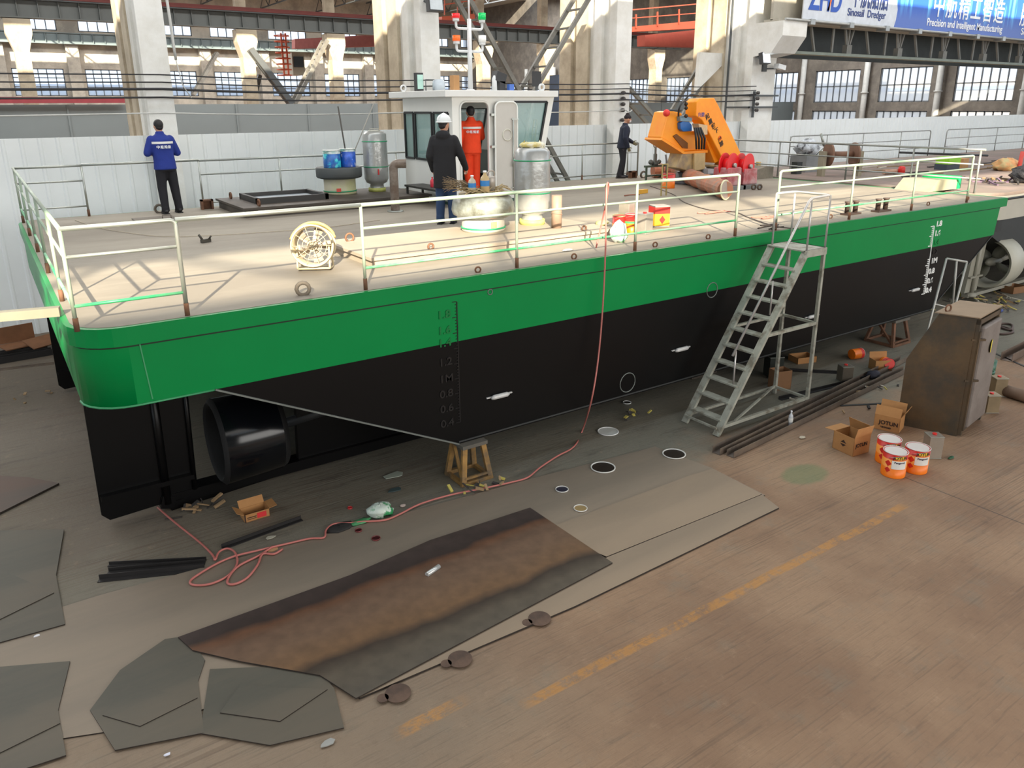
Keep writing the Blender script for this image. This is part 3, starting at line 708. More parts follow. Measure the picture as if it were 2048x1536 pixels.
# guardrails: separate panels welded to the deck edge
def rail_pipe(b, pts, r=.021, f=.06): b.tube(fillet(pts, f), r, 8)
def guard(name_lab, pts, posts, y, mtop, mlow, mpost, stub=True, x_axis=True, close=(True, True), r=.019, mids=(.70, .25)):
    g = bpy.data.objects.new('guardrail', None); COL.objects.link(g); g.parent = root
    g['label'] = name_lab
    P = (lambda u, z: (u, y, DZ+z)) if x_axis else (lambda u, z: (y, u, DZ+z))
    b = MB(); u0, u1 = pts
    p = []
    if close[0]: p += [P(u0, .0)]
    p += [P(u0, .96), P(u1, .96)]
    if close[1]: p += [P(u1, .0)]
    rail_pipe(b, p, r+.003); b.build('top_rail', mtop, g)
    for i, z in enumerate(mids):
        b = MB(); b.tube([P(u0, z), P(u1, z)], r*.85, 8); b.build('lower_rail' if i else 'middle_rail', mlow if i else mtop, g)
    for u in posts:
        b = MB(); b.tube([P(u, .1), P(u, .95)], r, 8); b.build('post', mpost, g)
        b = MB(); b.tube([P(u, 0), P(u, .13)], r+.006, 8); b.build('post_stub', rust, g)
    return g
guard('guardrail panel at the near left corner', (.5, 1.48), (.5, 1.48), 7.97, galv, rail_green, rail_m, close=(False, True), mids=(.70, .24))
b = MB(); b.tube([(1.48, 7.97, DZ+.96), (3.41, 7.97, DZ+.96)], .024, 8); b.build('top_rail', galv, root)
guard('long guardrail panel along the near side', (3.41, 9.72), (3.41, 5.51, 7.57, 9.72), 7.97, rail_m, rail_green, rail_m, close=(False, True))
guard('guardrail panel of the near side right of the ladder gap', (10.72, 17.0), (10.72, 12.8, 14.86, 17.0), 7.97, rail_m, rail_green, rail_m)
guard('guardrail across the left end', (8.0, 16.9), (9.4, 11.2, 13.0, 14.8, 16.6), .5, rail_m, rail_green, rail_m, x_axis=False, close=(False, False))
guard('far guardrail panel at the left', (.5, 1.6), (1.6,), 16.88, galv, galv, galv, close=(False, False), mids=(.68, .2))
b = MB(); b.tube([(1.6, 16.88, DZ+.97), (3.73, 16.88, DZ+.97)], .024, 8); b.build('top_rail', galv, root)
guard('far guardrail behind the hatches and vents', (3.73, 16.0), (3.73, 5.4, 8.2, 10.2, 12.1, 13.9, 15.6), 16.88, galv, galv, galv, close=(False, True), mids=(.68, .1))
# eyes and fittings along the deck edge
def eye(px, py, r=.035, big=False):
    p = onz(px, py, DZ); b = MB(); b.ring((p.x, p.y, DZ+r), r, r*.33, (0.25, 1, 0), 12, 6); b.build('deck_eye', rust if not big else mat('dull_ring', (98, 90, 80), .7), root)
for px, py in ((956, 545), (1148, 518), (1310, 494), (1416, 478), (1661, 437), (1856, 411), (1935, 400)): eye(px, py)
eye(607, 590, .07, True); eye(320, 426, .08, True); eye(1287, 356, .09, True)
for px, py in ((414, 418), (1263, 356)):
    p = onz(px, py, DZ); b = MB(); b.box(p.x-.12, p.x+.12, p.y, p.y+.02, DZ, DZ+.2); b.box(p.x-.12, p.x-.08, p.y-.1, p.y, DZ, DZ+.2); b.box(p.x+.08, p.x+.12, p.y-.1, p.y, DZ, DZ+.2); b.box(p.x-.12, p.x+.12, p.y-.1, p.y+.02, DZ+.17, DZ+.2); b.build('fairlead', rust, root)
# flush manholes on the deck
p = onz(310, 440, DZ); b = MB(); b.box(p.x-.35, p.x+.35, p.y-.3, p.y+.3, DZ, DZ+.03); b.tube([(p.x+.1, p.y-.2, DZ+.03), (p.x+.1, p.y-.2, DZ+.1), (p.x+.25, p.y-.2, DZ+.1), (p.x+.25, p.y-.2, DZ+.03)], .012, 6); b.build('manhole_cover', mat('grey_deck_cover', (118, 110, 100), .7), root)
# raised hatches
dark_hatch = mat('hatch_steel', (86, 78, 70), .6, .2, .15, 2, (66, 60, 54))
b = MB(); b.box(4.0, 7.9, 14.75, 16.7, DZ, DZ+.17); b.box(3.95, 7.95, 14.7, 16.75, DZ+.15, DZ+.19); hc = b.build('hatch_coaming', dark_hatch, root)
b = MB(); b.box(4.35, 4.42, 15.2, 16.4, DZ+.19, DZ+.3); b.box(5.75, 5.82, 15.2, 16.4, DZ+.19, DZ+.3); b.box(4.35, 5.82, 15.2, 15.27, DZ+.19, DZ+.3); b.box(4.35, 5.82, 16.33, 16.4, DZ+.19, DZ+.3); b.build('hatch_frame', mat('dark_frame', (52, 50, 48), .5), hc)
b = MB(); b.box(4.42, 5.75, 15.27, 16.33, DZ+.19, DZ+.22); b.build('hatch_lid', mat('pale_lid', (168, 178, 186), .4), hc)
b = MB(); b.ring((4.3, 14.9, DZ+.25), .06, .02, (1, 0, 0)); b.ring((4.2, 16.5, DZ+.25), .06, .02, (1, 0, 0)); b.build('hatch_eye', rust, hc)
b = MB(); b.box(4.0, 8.1, 9.05, 10.6, DZ, DZ+.12); b.box(3.95, 8.15, 9.0, 10.65, DZ+.1, DZ+.14); hc2 = b.build('hatch_coaming', mat('sandy_hatch', (158, 146, 130), .7, 0, .1, 1), root)
b = MB(); b.ring((4.25, 10.4, DZ+.19), .06, .015, (0, 1, 0)); b.ring((4.9, 9.15, DZ+.17), .04, .014, (0, 1, 0)); b.ring((7.6, 9.15, DZ+.17), .04, .014, (0, 1, 0)); b.build('hatch_eye', rust, hc2)
# bollard near the right part of the near edge
def bollard(x, y):
    b = MB(); b.box(x-.22, x+.22, y-.08, y+.08, DZ, DZ+.03)
    for dx in (-.13, .13): b.lathe([(.045, 0), (.045, .2), (.06, .21), (.06, .23)], (x+dx, y, DZ+.02), 12)
    return b
b = bollard(13.45, 8.35); b.build('bollard', mat('dark_rust', (74, 58, 50), .7), root)
b = bollard(14.3, 8.25); b.build('bollard', mat('dark_rust', (74, 58, 50), .7), root)
# stern gear: rudders, nozzles, skeg beams
def rudder(y, lab):
    b = MB(); b.prism([(.52, WL-.01), (.50, .16), (.58, .07), (1.55, .12), (1.6, 1.3), (1.62, WL-.01)], 'y', y, y+.06); r = b.build('rudder', black, root, label=lab)
    b = MB(); b.box(.52, 1.55, y-.09, y+.15, .36, .42); b.build('stiffener', black, r); b = MB(); b.box(.54, 1.58, y-.08, y+.14, 1.52, 1.57); b.build('stiffener', black, r)
    b = MB(); b.tube([(1.22, y-.02, .1), (1.24, y-.02, WL)], .05, 10); b.build('rudder_stock', black, r)
    b = MB(); b.tube([(1.55, y-.03, .2), (1.6, y-.03, WL)], .03, 8); b.build('hinge_rod', black, r)
rudder(9.35, 'black rudder plate at the near left corner'); rudder(14.7, 'black rudder plate at the far left corner')
def nozzle(y):
    prof = [(.50, 0), (.56, .05), (.53, .75), (.50, .82), (.46, .78), (.46, .04)]
    b = MB(); b.lathe(prof + [prof[0]], (1.86, y, .70), 40, axis=(1, 0, 0), caps=False, mis=[1, 0, 1, 1, 1, 1]); n = b.build('nozzle', [mat('glossy_black', (12, 14, 18), .16), mat('matt_black', (10, 10, 11), .8)], root)
    b = MB(); b.lathe([(.09, -.1), (.1, .25), (.06, .4)], (2.1, y, .72), 12, axis=(1, 0, 0)); b.build('propeller_hub', black, n)
    for i in range(4):
        a = i*pi/2+.4; b = MB(); c = Vector((2.25, y, .72)); d = Vector((0, cos(a), sin(a))); e = Vector((0, -sin(a), cos(a)))
        b.add([c+d*.08-e*.04+Vector((-.05, 0, 0)), c+d*.08+e*.04+Vector((.05, 0, 0)), c+d*.42+e*.2+Vector((.1, 0, 0)), c+d*.44-e*.14+Vector((-.08, 0, 0)),
               c+d*.08-e*.04+Vector((-.03, 0, 0)), c+d*.08+e*.04+Vector((.07, 0, 0)), c+d*.42+e*.2+Vector((.12, 0, 0)), c+d*.44-e*.14+Vector((-.06, 0, 0))],
              [(3, 2, 1, 0), (4, 5, 6, 7), (0, 1, 5, 4), (1, 2, 6, 5), (2, 3, 7, 6), (3, 0, 4, 7)]); b.build('propeller_blade', black, n)
    b = MB(); b.box(1.15, 5.2, y-.12, y+.12, .06, .2); b.bar((1.15, y, .14), (1.3, y, .1), .3, .16); b.build('skeg_beam', black, root)
    b = MB(); b.tube([(2.6, y, .72), (5.6, y, .95)], .07, 10); b.build('propeller_shaft', mat('shaft_grey', (70, 72, 74), .35, .5), root)
    b = MB(); b.prism([(2.9, .2), (4.9, .2), (6.0, KB+.05), (3.9, KB+.4), (2.95, 1.4)], 'y', y-.05, y+.05); b.build('skeg', black, root)
nozzle(9.45); nozzle(14.8)
# beam sticking out at the left end
b = MB(); a = onz(120, 622, DZ+.05); c = onz(-40, 636, DZ+.05); b.bar(a, c, .1, .09); b.build('outrigger_beam', mat('sunlit_beam', (120, 116, 100), .6), root)  # beam in one even tan grey
# trestles
def trestle(x, y, h, label, m=mat('yellow_trestle_paint', (156, 120, 66), .75, .1, .3, 5, (98, 84, 66)), w=.42):
    t = T('trestle', label, 'trestle', (x, y, 0), 'steel trestles under the barge')
    for sx in (-1, 1):
        for sy in (-1, 1):
            b = MB(); b.bar((x+sx*w/2, y+sy*w/2, 0), (x+sx*w*.33, y+sy*w*.33, h-.04), .07, .05); b.build('leg', m, t)
    b = MB(); b.box(x-w*.45, x+w*.45, y-w*.45, y+w*.45, h-.05, h-.002); b.build('top_plate', mat('trestle_grey', (96, 92, 84), .7), t)
    b = MB()
    for s in (-1, 1): b.bar((x-w/2, y+s*w/2, .03), (x+w/2, y+s*w/2, .03), .05, .05); b.bar((x+s*w/2, y-w/2, .03), (x+s*w/2, y+w/2, .03), .05, .05)
    b.bar((x-w/2, y-w/2, .03), (x-w*.35, y+w*.3, h-.06), .04, .04); b.bar((x-w*.45, y-w*.5, .1), (x+w*.4, y-w*.5, .1), .03, .03); b.build('brace', m, t)
trestle(4.72, 7.98, KB, 'yellow-brown steel trestle under the near bottom corner of the barge')
trestle(15.0, 8.15, KB, 'rusty steel trestle under the barge behind the tall steel locker', rust, .6)
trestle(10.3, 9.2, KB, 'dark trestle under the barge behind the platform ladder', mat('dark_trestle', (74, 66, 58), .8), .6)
trestle(4.9, 12.6, KB, 'shaded trestle deep under the middle of the barge'); trestle(4.9, 16.4, KB, 'shaded trestle under the far side of the barge')
trestle(15.0, 16.2, KB, 'trestle under the far right corner of the barge', rust, .6)
# ================================================================ WHEELHOUSE
cab_w = mat('wheelhouse_white', (232, 232, 226), .4, 0, .04, 1)
teal = mat('teal_glass', (150, 190, 186), .08, 0, .05, 1, alpha=.42, spec=.8)
blackf = mat('black_gasket', (22, 24, 26), .5)
wh = T('wheelhouse', 'white wheelhouse with inclined windows and an open door standing on the barge deck', 'wheelhouse', (9.4, 15.1, DZ))
CX0, CX1, CY0, CY1, CZ = 8.1, 10.4, 14.0, 16.2, 4.93
def wall_panel(axis, pos, th, a0, a1, z0, z1, holes, b, slant=None):
    """plate with rectangular openings; slant(x,z)->x shift for the raked end"""
    xs = sorted(set([a0, a1]+[h[0] for h in holes]+[h[1] for h in holes])); zs = sorted(set([z0, z1]+[h[2] for h in holes]+[h[3] for h in holes]))
    S = slant or (lambda a, z: a)
    for i in range(len(xs)-1):
        for j in range(len(zs)-1):
            xm = (xs[i]+xs[i+1])/2; zm = (zs[j]+zs[j+1])/2
            if any(h[0] < xm < h[1] and h[2] < zm < h[3] for h in holes): continue
            q = [(xs[i], zs[j]), (xs[i+1], zs[j]), (xs[i+1], zs[j+1]), (xs[i], zs[j+1])]
            if axis == 'y': vs = [(S(a, z), pos, z) for a, z in q]+[(S(a, z), pos+th, z) for a, z in q]
            else: vs = [(pos, a, z) for a, z in q]+[(pos+th, a, z) for a, z in q]
            b.add(vs, [(3, 2, 1, 0), (4, 5, 6, 7), (0, 1, 5, 4), (1, 2, 6, 5), (2, 3, 7, 6), (3, 0, 4, 7)])
rake = lambda x, z: x + (max(0, (z-3.6))*.22 if x > 10.0 else 0)
DX0, DX1, DZ0, DZ1 = 8.29, 8.97, DZ+.2, 4.83
b = MB(); wall_panel('y', CY0, .05, CX0, CX1, DZ+.06, CZ, [(DX0, DX1, DZ0, DZ1), (9.62, 10.22, 3.72, 4.83)], b, rake)
wall_panel('y', CY1-.05, .05, CX0, CX1, DZ+.06, CZ, [(8.4, 9.0, 3.7, 4.7), (9.2, 10.1, 3.7, 4.7)], b, rake)
wall_panel('x', CX0, .05, CY0+.05, CY1-.05, DZ+.06, CZ, [(14.16, 14.78, 3.64, 4.62), (14.86, 15.62, 3.64, 4.62), (15.70, 16.12, 3.64, 4.62)], b)
# raked end: wall below, frame posts above
b.box(CX1-.05, CX1, CY0+.05, CY1-.05, DZ+.06, 3.72)
for y in (CY0+.05, 14.7, 15.45, CY1-.13): b.bar((CX1-.03+.02, y+.04, 3.7), (CX1-.03+.29, y+.04, CZ), .08, .06, up=(0, 1, 0))
# rounded corners of the door opening
for sx, xx in ((1, DX0), (-1, DX1)):
    for zz, sz in ((DZ0, 1), (DZ1, -1)):
        r = .14; pts = [(xx, zz)] + [(xx+sx*r*(1-cos(t)), zz+sz*r*(1-sin(t))) for t in [pi/2*i/5 for i in range(6)]]
        b.prism(pts, 'y', CY0, CY0+.05)
b.build('cabin_wall', cab_w, wh, 0)
b = MB(); b.box(CX0-.02, CX1+.02, CY0-.02, CY1+.02, DZ, DZ+.06); b.build('base_strip', mat('dark_green_base', (48, 84, 70), .6), wh)
b = MB(); b.box(CX0+.05, CX1-.05, CY0+.05, CY1-.05, DZ+.06, DZ+.16); b.build('cabin_floor', mat('dark_floor', (86, 84, 80), .7), wh)
b = MB(); b.box(7.88, 10.72, 13.88, 16.45, CZ, CZ+.13); b.build('cabin_roof', mat('roof_white', (226, 226, 222), .4, 0, .03), wh, .01)
def wwin(axis, pos, a0, a1, z0, z1, slant=None):
    S = slant or (lambda a, z: a); f = MB()
    c = [(a0, z0), (a1, z0), (a1, z1), (a0, z1)]
    P = (lambda a, z, d: Vector((S(a, z), pos+d, z))) if axis == 'y' else (lambda a, z, d: Vector((pos+d, a, z)))
    for i in range(4):
        p, q2 = c[i], c[(i+1) % 4]; f.bar(P(*p, .0), P(*q2, .0), .045, .045)
    w_ = f.build('window_frame', blackf, wh)
    g = MB(); g.add([P(*q2, .01) for q2 in c]+[P(*q2, .02) for q2 in c], [(3, 2, 1, 0), (4, 5, 6, 7), (0, 1, 5, 4), (1, 2, 6, 5), (2, 3, 7, 6), (3, 0, 4, 7)]); g.build('window_pane', teal, w_)
for a0, a1 in ((14.16, 14.78), (14.86, 15.62), (15.70, 16.12)): wwin('x', CX0-.005, a0, a1, 3.64, 4.62)
wwin('y', CY0-.005, 9.62, 10.22, 3.72, 4.83, rake)
for a0, a1 in ((8.4, 9.0), (9.2, 10.1)): wwin('y', CY1+.005, a0, a1, 3.7, 4.7, rake)
for y0, y1 in ((14.12, 14.72), (14.8, 15.45), (15.53, 16.1)):
    g = MB(); x = CX1-.02; g.add([(x+.02, y0, 3.74), (x+.02, y1, 3.74), (x+.28, y1, 4.9), (x+.28, y0, 4.9), (x+.03, y0, 3.74), (x+.03, y1, 3.74), (x+.29, y1, 4.9), (x+.29, y0, 4.9)], [(3, 2, 1, 0), (4, 5, 6, 7), (0, 1, 5, 4), (1, 2, 6, 5), (2, 3, 7, 6), (3, 0, 4, 7)]); g.build('window_pane', teal, wh)
# door frame tube and the door leaf swung flat against the wall
def rrect(x0, x1, z0, z1, r, y):
    pts = []
    for cx, cz, a0 in ((x1-r, z0+r, -pi/2), (x1-r, z1-r, 0), (x0+r, z1-r, pi/2), (x0+r, z0+r, pi)):
        pts += [Vector((cx+r*cos(a0+pi/2*i/5), y, cz+r*sin(a0+pi/2*i/5))) for i in range(6)]
    return pts
b = MB(); b.tube(rrect(DX0-.01, DX1+.01, DZ0-.01, DZ1+.01, .14, CY0-.01), .022, 8, closed=True); b.build('door_frame', cab_w, wh)
dx0, dx1 = 9.08, 9.64; b = MB()
pp = [(p.x, p.z) for p in rrect(dx0, dx1, DZ+.2, 4.83, .13, 0)]; b.prism(pp, 'y', CY0-.09, CY0-.055); dr = b.build('door', mat('door_grey_white', (196, 192, 184), .45, 0, .05), wh)
b = MB(); b.tube(rrect(dx0, dx1, DZ+.2, 4.83, .13, CY0-.09), .02, 8, closed=True); b.build('door_rim', cab_w, dr)
b = MB(); b.ring((dx0+.3, CY0-.095, 4.16), .115, .014, (0, 1, 0), 24, 6); b.build('porthole', mat('porthole_rim', (206, 204, 190), .4), dr)
b = MB(); b.tube([(dx1-.12, CY0-.12, 4.5), (dx1-.12, CY0-.12, 3.0)], .013, 6); b.bar((dx1-.16, CY0-.12, 4.48), (dx1+.02, CY0-.12, 4.48), .02, .02); b.bar((dx1-.16, CY0-.12, 3.05), (dx1+.02, CY0-.12, 3.05), .02, .02)
b.tube([(dx1-.02, CY0-.13, 3.72), (dx1-.1, CY0-.15, 3.7), (dx1-.17, CY0-.15, 3.5)], .016, 6); b.ball((dx1-.03, CY0-.12, 3.72), .03, 8); b.build('door_handle', galv, dr)
b = MB()
for z in (3.1, 3.9, 4.55): b.box(DX1+.01, dx0+.03, CY0-.1, CY0-.02, z, z+.05)
b.build('hinge', galv, dr)
# console inside
b = MB(); b.box(9.6, 10.3, 14.3, 15.9, DZ+.16, 3.75); b.prism([(9.35, 3.3), (9.6, 3.3), (9.6, 3.8)], 'y', 14.3, 15.9); b.build('console', mat('console_green', (120, 134, 126), .6), wh)
b = MB(); b.box(8.25, 9.3, 15.6, 16.0, DZ+.16, 3.62); b.box(8.2, 9.3, 15.58, 16.0, 3.62, 3.65, 1); b.build('locker', [mat('locker_green', (112, 128, 118), .6), blackf], wh)
# roof gear
mast = T('signal_mast', 'white light mast with red, green and orange signal lamps on the wheelhouse roof', 'mast', tuple(ony(941, 178, 15.2)))
mx = mast.location.x; mz = CZ+.13; mast.location.z = mz
mw = mat('mast_white', (222, 224, 224), .4)
def mzat(py): return ony(941, py, 15.2).z
b = MB(); b.tube([(mx, 15.2, mz), (mx, 15.2, mzat(38))], [.055, .045], 12); b.tube([(mx, 15.2, mzat(38)), (mx, 15.2, mzat(-25))], .02, 8); b.lathe([(.12, 0), (.12, .02), (.07, .05)], (mx, 15.2, mz), 14); b.build('pole', mw, mast)
def lampm(name, col): return mat(name, col, .3, 0, .05, 1, emit=.25)
for sx, py, top, colr, nm in ((-1, 58, 34, (236, 34, 40), 'red_lamp'), (1, 58, 29, (0, 190, 96), 'green_lamp'), (-1, 103, 77, (250, 104, 30), 'orange_lamp'), (1, 103, 74, (222, 222, 218), 'white_lamp')):
    z0 = mzat(py); z1 = mzat(py-14); x = mx+sx*.33
    b = MB(); b.tube(fillet([(mx, 15.2, z0), (x, 15.2, z0), (x, 15.2, z1)], .12), .028, 8); b.build('arm', mw, mast)
    b = MB(); b.lathe([(.07, 0), (.07, .06)], (x, 15.2, z1), 12); b.build('lamp_base', mw, mast)
    b = MB(); b.lathe([(.085, .06), (.085, .06+(mzat(top)-z1)*.9), (.05, (mzat(top)-z1)+.03)], (x, 15.2, z1), 14); b.build('signal_lamp', lampm(nm, colr), mast, label=nm.replace('_', ' '))
zr = CZ+.13
def rp(px, y=14.6): return ony(px, 180, y).x
b = MB(); x = rp(838, 15.9); b.cbox((x, 15.9, zr+.2), (.16, .14, .4)); b2 = MB(); b2.box(x-.07, x+.07, 15.82, 15.83, zr+.06, zr+.36)
t = T('search_lamp', 'small black search lamp with a pale face at the left of the wheelhouse roof', 'lamp', (x, 15.9, zr)); b.build('lamp_housing', mat('lamp_black', (44, 44, 46), .5), t); b2.build('lamp_face', mat('pale_face', (170, 214, 200), .2), t)
x = rp(911, 14.4); b = MB(); b.box(x-.07, x+.07, 14.35, 14.5, zr, zr+.3); solo(b, 'cardboard_box', mat('plain_card', (186, 140, 92), .8), 'small brown box on the wheelhouse roof beside the mast', 'box')
x = rp(1073, 14.5); t = T('antenna_panel', 'square black panel lamp at the right end of the wheelhouse roof', 'lamp', (x, 14.5, zr)); b = MB(); b.box(x-.1, x+.1, 14.46, 14.54, zr+.1, zr+.42); b.build('panel', mat('lamp_black', (44, 44, 46), .5), t); b = MB(); b.box(x-.02, x+.02, 14.48, 14.52, zr, zr+.1); b.build('stand', steel_dark, t)
x = rp(998, 14.6); t = T('radar_unit', 'black radar and horn unit on the wheelhouse roof right of the mast', 'radar', (x, 14.6, zr)); b = MB(); b.cbox((x, 14.6, zr+.28), (.26, .2, .2), M=Matrix.Rotation(.3, 3, 'Y')); b.box(x-.04, x+.1, 14.5, 14.7, zr, zr+.2); b.build('radar_body', mat('lamp_black', (44, 44, 46), .5), t)
b = MB(); b.lathe([(.06, 0), (.05, .25), (.02, .32)], (x-.15, 14.55, zr), 10); b.build('horn', mw, t)
x = rp(1020, 14.5); b = MB(); b.box(x-.08, x+.04, 14.4, 14.5, zr, zr+.14); solo(b, 'junction_box', mat('blue_box', (70, 110, 190), .5), 'tiny blue and white box on the wheelhouse roof', 'box')
x = rp(807, 16.1); b = MB(); b.ring((x, 16.1, zr+.08), .06, .02, (0, 1, 0)); solo(b, 'speaker', mw, 'round white speaker at the left corner of the wheelhouse roof', 'speaker')
x = rp(1074, 14.2); b = MB(); b.ring((x-.02, 14.0, zr+.07), .06, .025, (0, 1, 0)); solo(b, 'siren', mw, 'round white siren below the black panel on the wheelhouse roof', 'siren')
x = rp(868, 15.6); t = T('lamp_bracket', 'clear roof lamp on the wheelhouse behind the small brown box', 'lamp', (x, 15.6, zr)); b = MB(); b.lathe([(.14, 0), (.14, .2), (.1, .24)], (x+.12, 15.6, zr+.02), 12); b.build('lens', mat('clear_lens', (196, 206, 214), .2), t); b = MB(); b.box(x-.25, x+.3, 15.55, 15.65, zr, zr+.02); b.tube([(x-.2, 15.6, zr), (x-.2, 15.6, zr+.25), (x+.25, 15.6, zr+.25), (x+.25, 15.6, zr)], .012, 6); b.build('guard', steel_dark, t)
# yellow ladder strip at the right side of the wheelhouse
b = MB(); a = ony(1074, 240, 14.3); c = ony(1067, 300, 14.3); b.tube([a, c], .018, 6); b.tube([a+Vector((.1, .25, 0)), c+Vector((.1, .25, 0))], .018, 6)
for i in range(5): q3 = a.lerp(c, i/4); b.tube([q3, q3+Vector((.1, .25, 0))], .012, 6)
b.build('side_ladder', mat('ladder_yellow', (226, 196, 60), .5), wh)
# ================================================================ PEOPLE
skin = mat('skin', (196, 148, 122), .55, 0, .05, 6)
def loft(b, secs, n=18):
    vs = []; fs = []
    for s in secs:
        for j in range(n):
            a = 2*pi*j/n; ca, sa = cos(a), sin(a); e = .82
            vs.append((s[0]+s[3]*math.copysign(abs(ca)**e, ca), s[1]+s[4]*math.copysign(abs(sa)**e, sa), s[2]))
    for i in range(len(secs)-1):
        for j in range(n): fs.append((i*n+j, i*n+(j+1) % n, (i+1)*n+(j+1) % n, (i+1)*n+j))
    k = len(secs); fs.append(tuple(range(n-1, -1, -1))); fs.append(tuple((k-1)*n+j for j in range(n)))
    return b.add(vs, fs, 0, True)
def limb(b, pts, rs, n=12):
    """smooth tapered limb through joints"""
    P = [Vector(p) for p in pts]; out = []; rr = []
    for i in range(len(P)-1):
        for j in range(6):
            t = j/6; out.append(P[i].lerp(P[i+1], t)); rr.append(rs[i]*(1-t)+rs[i+1]*t)
    out.append(P[-1]); rr.append(rs[-1]); sm = [out[0]] + [(out[i-1]+out[i]*2+out[i+1])/4 for i in range(1, len(out)-1)] + [out[-1]]
    b.tube(sm, rr, n); b.ball(P[0], rs[0], 10); b.ball(P[-1], rs[-1], 10); b.ball(P[1], rs[1]*1.02, 10)
def hand(b, wrist, d, nrm, side, curl=.5, g=0.0):
    """palm, four fingers with knuckle bends and a thumb; nrm: palm faces this way; side: +1 thumb along x = d x nrm"""
    d = Vector(d).normalized(); nrm = Vector(nrm); nrm = (nrm-d*nrm.dot(d)).normalized(); x = d.cross(nrm)*side; w = Vector(wrist)
    for i in range(4):
        o = (-.030+.02*i); b.tube([w+x*o*.5, w+d*.045+x*o, w+d*.085+x*o], [.018+g, .017+g, .013+g], 8); b.ball(w+d*.085+x*o, .0125+g, 8)
    b.ball(w+d*.045, .03+g, 8)
    for i, L in enumerate((.062, .075, .08, .072)):
        o = -.030+.02*i; p = w+d*.088+x*o; dd = d.copy(); r = .0095+g
        for s, f in enumerate((.42, .32, .26)):
            a = curl*(.55+.5*s); dd = (dd*cos(a)+nrm*sin(a)).normalized(); q2 = p+dd*L*f*1.15; b.tube([p, q2], [r, r*.92], 7); b.ball(q2, r*.93, 7); p = q2; r *= .93
    p = w+d*.025+x*.028; dd = (d*.55+x*.75+nrm*.3).normalized(); r = .0115+g
    for f in (.038, .03, .024):
        q2 = p+dd*f; b.tube([p, q2], [r, r*.92], 7); b.ball(q2, r*.93, 7); p = q2; dd = (dd+d*.35+nrm*.25*curl).normalized(); r *= .93
def person(label, loc, rz, sc_, top, pants, shoes, arms, legs, lean=(0, 0), head_tilt=(0, 0), head_turn=0, coat=0, glove=None, mats=None, bulk=0.0, curl=(.6, .6)):
    """arms: ((elbow, wrist) left, right), legs: ((knee, ankle) left, right) in the person's own frame (x right, y forward)"""
    root = T('person', label, 'person', (0, 0, 0)); J = mats['jacket']; lx, ly = lean
    hip = Vector((0, 0, .93)); sh = Vector((lx, ly, 1.42)); nk = Vector((lx, ly+.01, 1.50)); hd = nk+Vector((head_tilt[0], head_tilt[1]+.015, .122))
    SH = [Vector((lx-.165, ly, 1.375)), Vector((lx+.165, ly, 1.375))]; HP = [Vector((-.085, 0, .90)), Vector((.085, 0, .90))]
    R = Matrix.Rotation(head_turn, 3, 'Z') @ Matrix.Rotation(-head_tilt[1]*4, 3, 'X')
    H_ = lambda x, y, z: hd + R @ Vector((x, y, z))
    # body
    b = MB(); b.ball(hd, (.08, .099, .112), 18, M=R); b.ball(H_(0, .03, -.055), (.055, .06, .06), 14, M=R); b.ball(H_(0, .095, -.012), (.012, .02, .02), 8, M=R); b.tube([H_(0, .09, .02), H_(0, .108, -.02)], [.008, .014], 8)
    b.ball(H_(0, .082, -.055), (.024, .012, .008), 8, M=R); b.ball(H_(0, .075, .03), (.055, .02, .012), 10, M=R)
    for s in (-1, 1): b.ball(H_(s*.078, -.005, -.008), (.012, .022, .032), 8, M=R)
    limb(b, [Vector((lx, ly-.005, 1.40)), nk+Vector((0, 0, .01)), hd+Vector((0, -.01, -.04))], [.06, .056, .055])
    loft(b, [(0, 0, .86, .13, .09), (0, 0, .95, .145, .095), (lx*.5, ly*.5, 1.12, .125, .085), (lx, ly, 1.32, .15, .095), (lx, ly, 1.43, .12, .07)])
    for i in (0, 1):
        e, w_ = [Vector(v) for v in arms[i]]; limb(b, [SH[i], e, w_], [.05, .04, .027]); hd_ = (w_-e).normalized()
        nrm = Vector((1 if i == 0 else -1, .3, -.2))
        if not glove: hand(b, w_, hd_, nrm, -1 if i == 0 else 1, curl[i])
        kn, an = [Vector(v) for v in legs[i]]; limb(b, [HP[i], kn, an], [.075, .052, .036])
        limb(b, [an+Vector((0, -.03, -.035)), an+Vector((0, .06, -.05)), an+Vector((0, .15, -.055))], [.03, .032, .022])
    remesh(b, 'body', skin, root, .0085, 1)
    # face details
    b = MB()
    for s in (-1, 1): b.ball(H_(s*.03, .084, .012), (.011, .009, .007), 8, M=R)
    b.build('eyes', mat('eye_dark', (40, 32, 30), .3), root)
    if glove:
        for i in (0, 1):
            e, w_ = [Vector(v) for v in arms[i]]; g = MB(); hand(g, w_, (w_-e).normalized(), Vector((1 if i == 0 else -1, .3, -.2)), -1 if i == 0 else 1, curl[i], .003)
            d = (w_-e).normalized(); g.tube([w_-d*.05, w_+d*.02], [.042, .036], 12); remesh(g, 'glove', glove, root, .009, 1)
    # trousers
    b = MB(); loft(b, [(0, 0, .80, .175, .12), (0, 0, .93, .18, .125), (0, 0, 1.04, .16, .115)])
    for i in (0, 1):
        kn, an = [Vector(v) for v in legs[i]]; limb(b, [HP[i], kn, an+Vector((0, 0, .015))], [.108, .086, .070]); b.tube([an+Vector((0, -.005, .06)), an+Vector((0, .005, -.035))], [.07, .078], 12)
    remesh(b, 'trousers', pants, root, .015, 3)
    # jacket
    hem = .60 if coat else .83
    b = MB(); k = bulk
    secs = [(0, 0, hem, .19+k, .14+k), (0, 0, .98, .178+k, .125+k), (lx*.5, ly*.5, 1.14, .172+k, .122+k), (lx, ly, 1.3, .195+k, .128+k), (lx, ly, 1.39, .185+k, .115+k), (lx, ly, 1.435, .14, .095), (lx, ly, 1.475, .085, .075)]
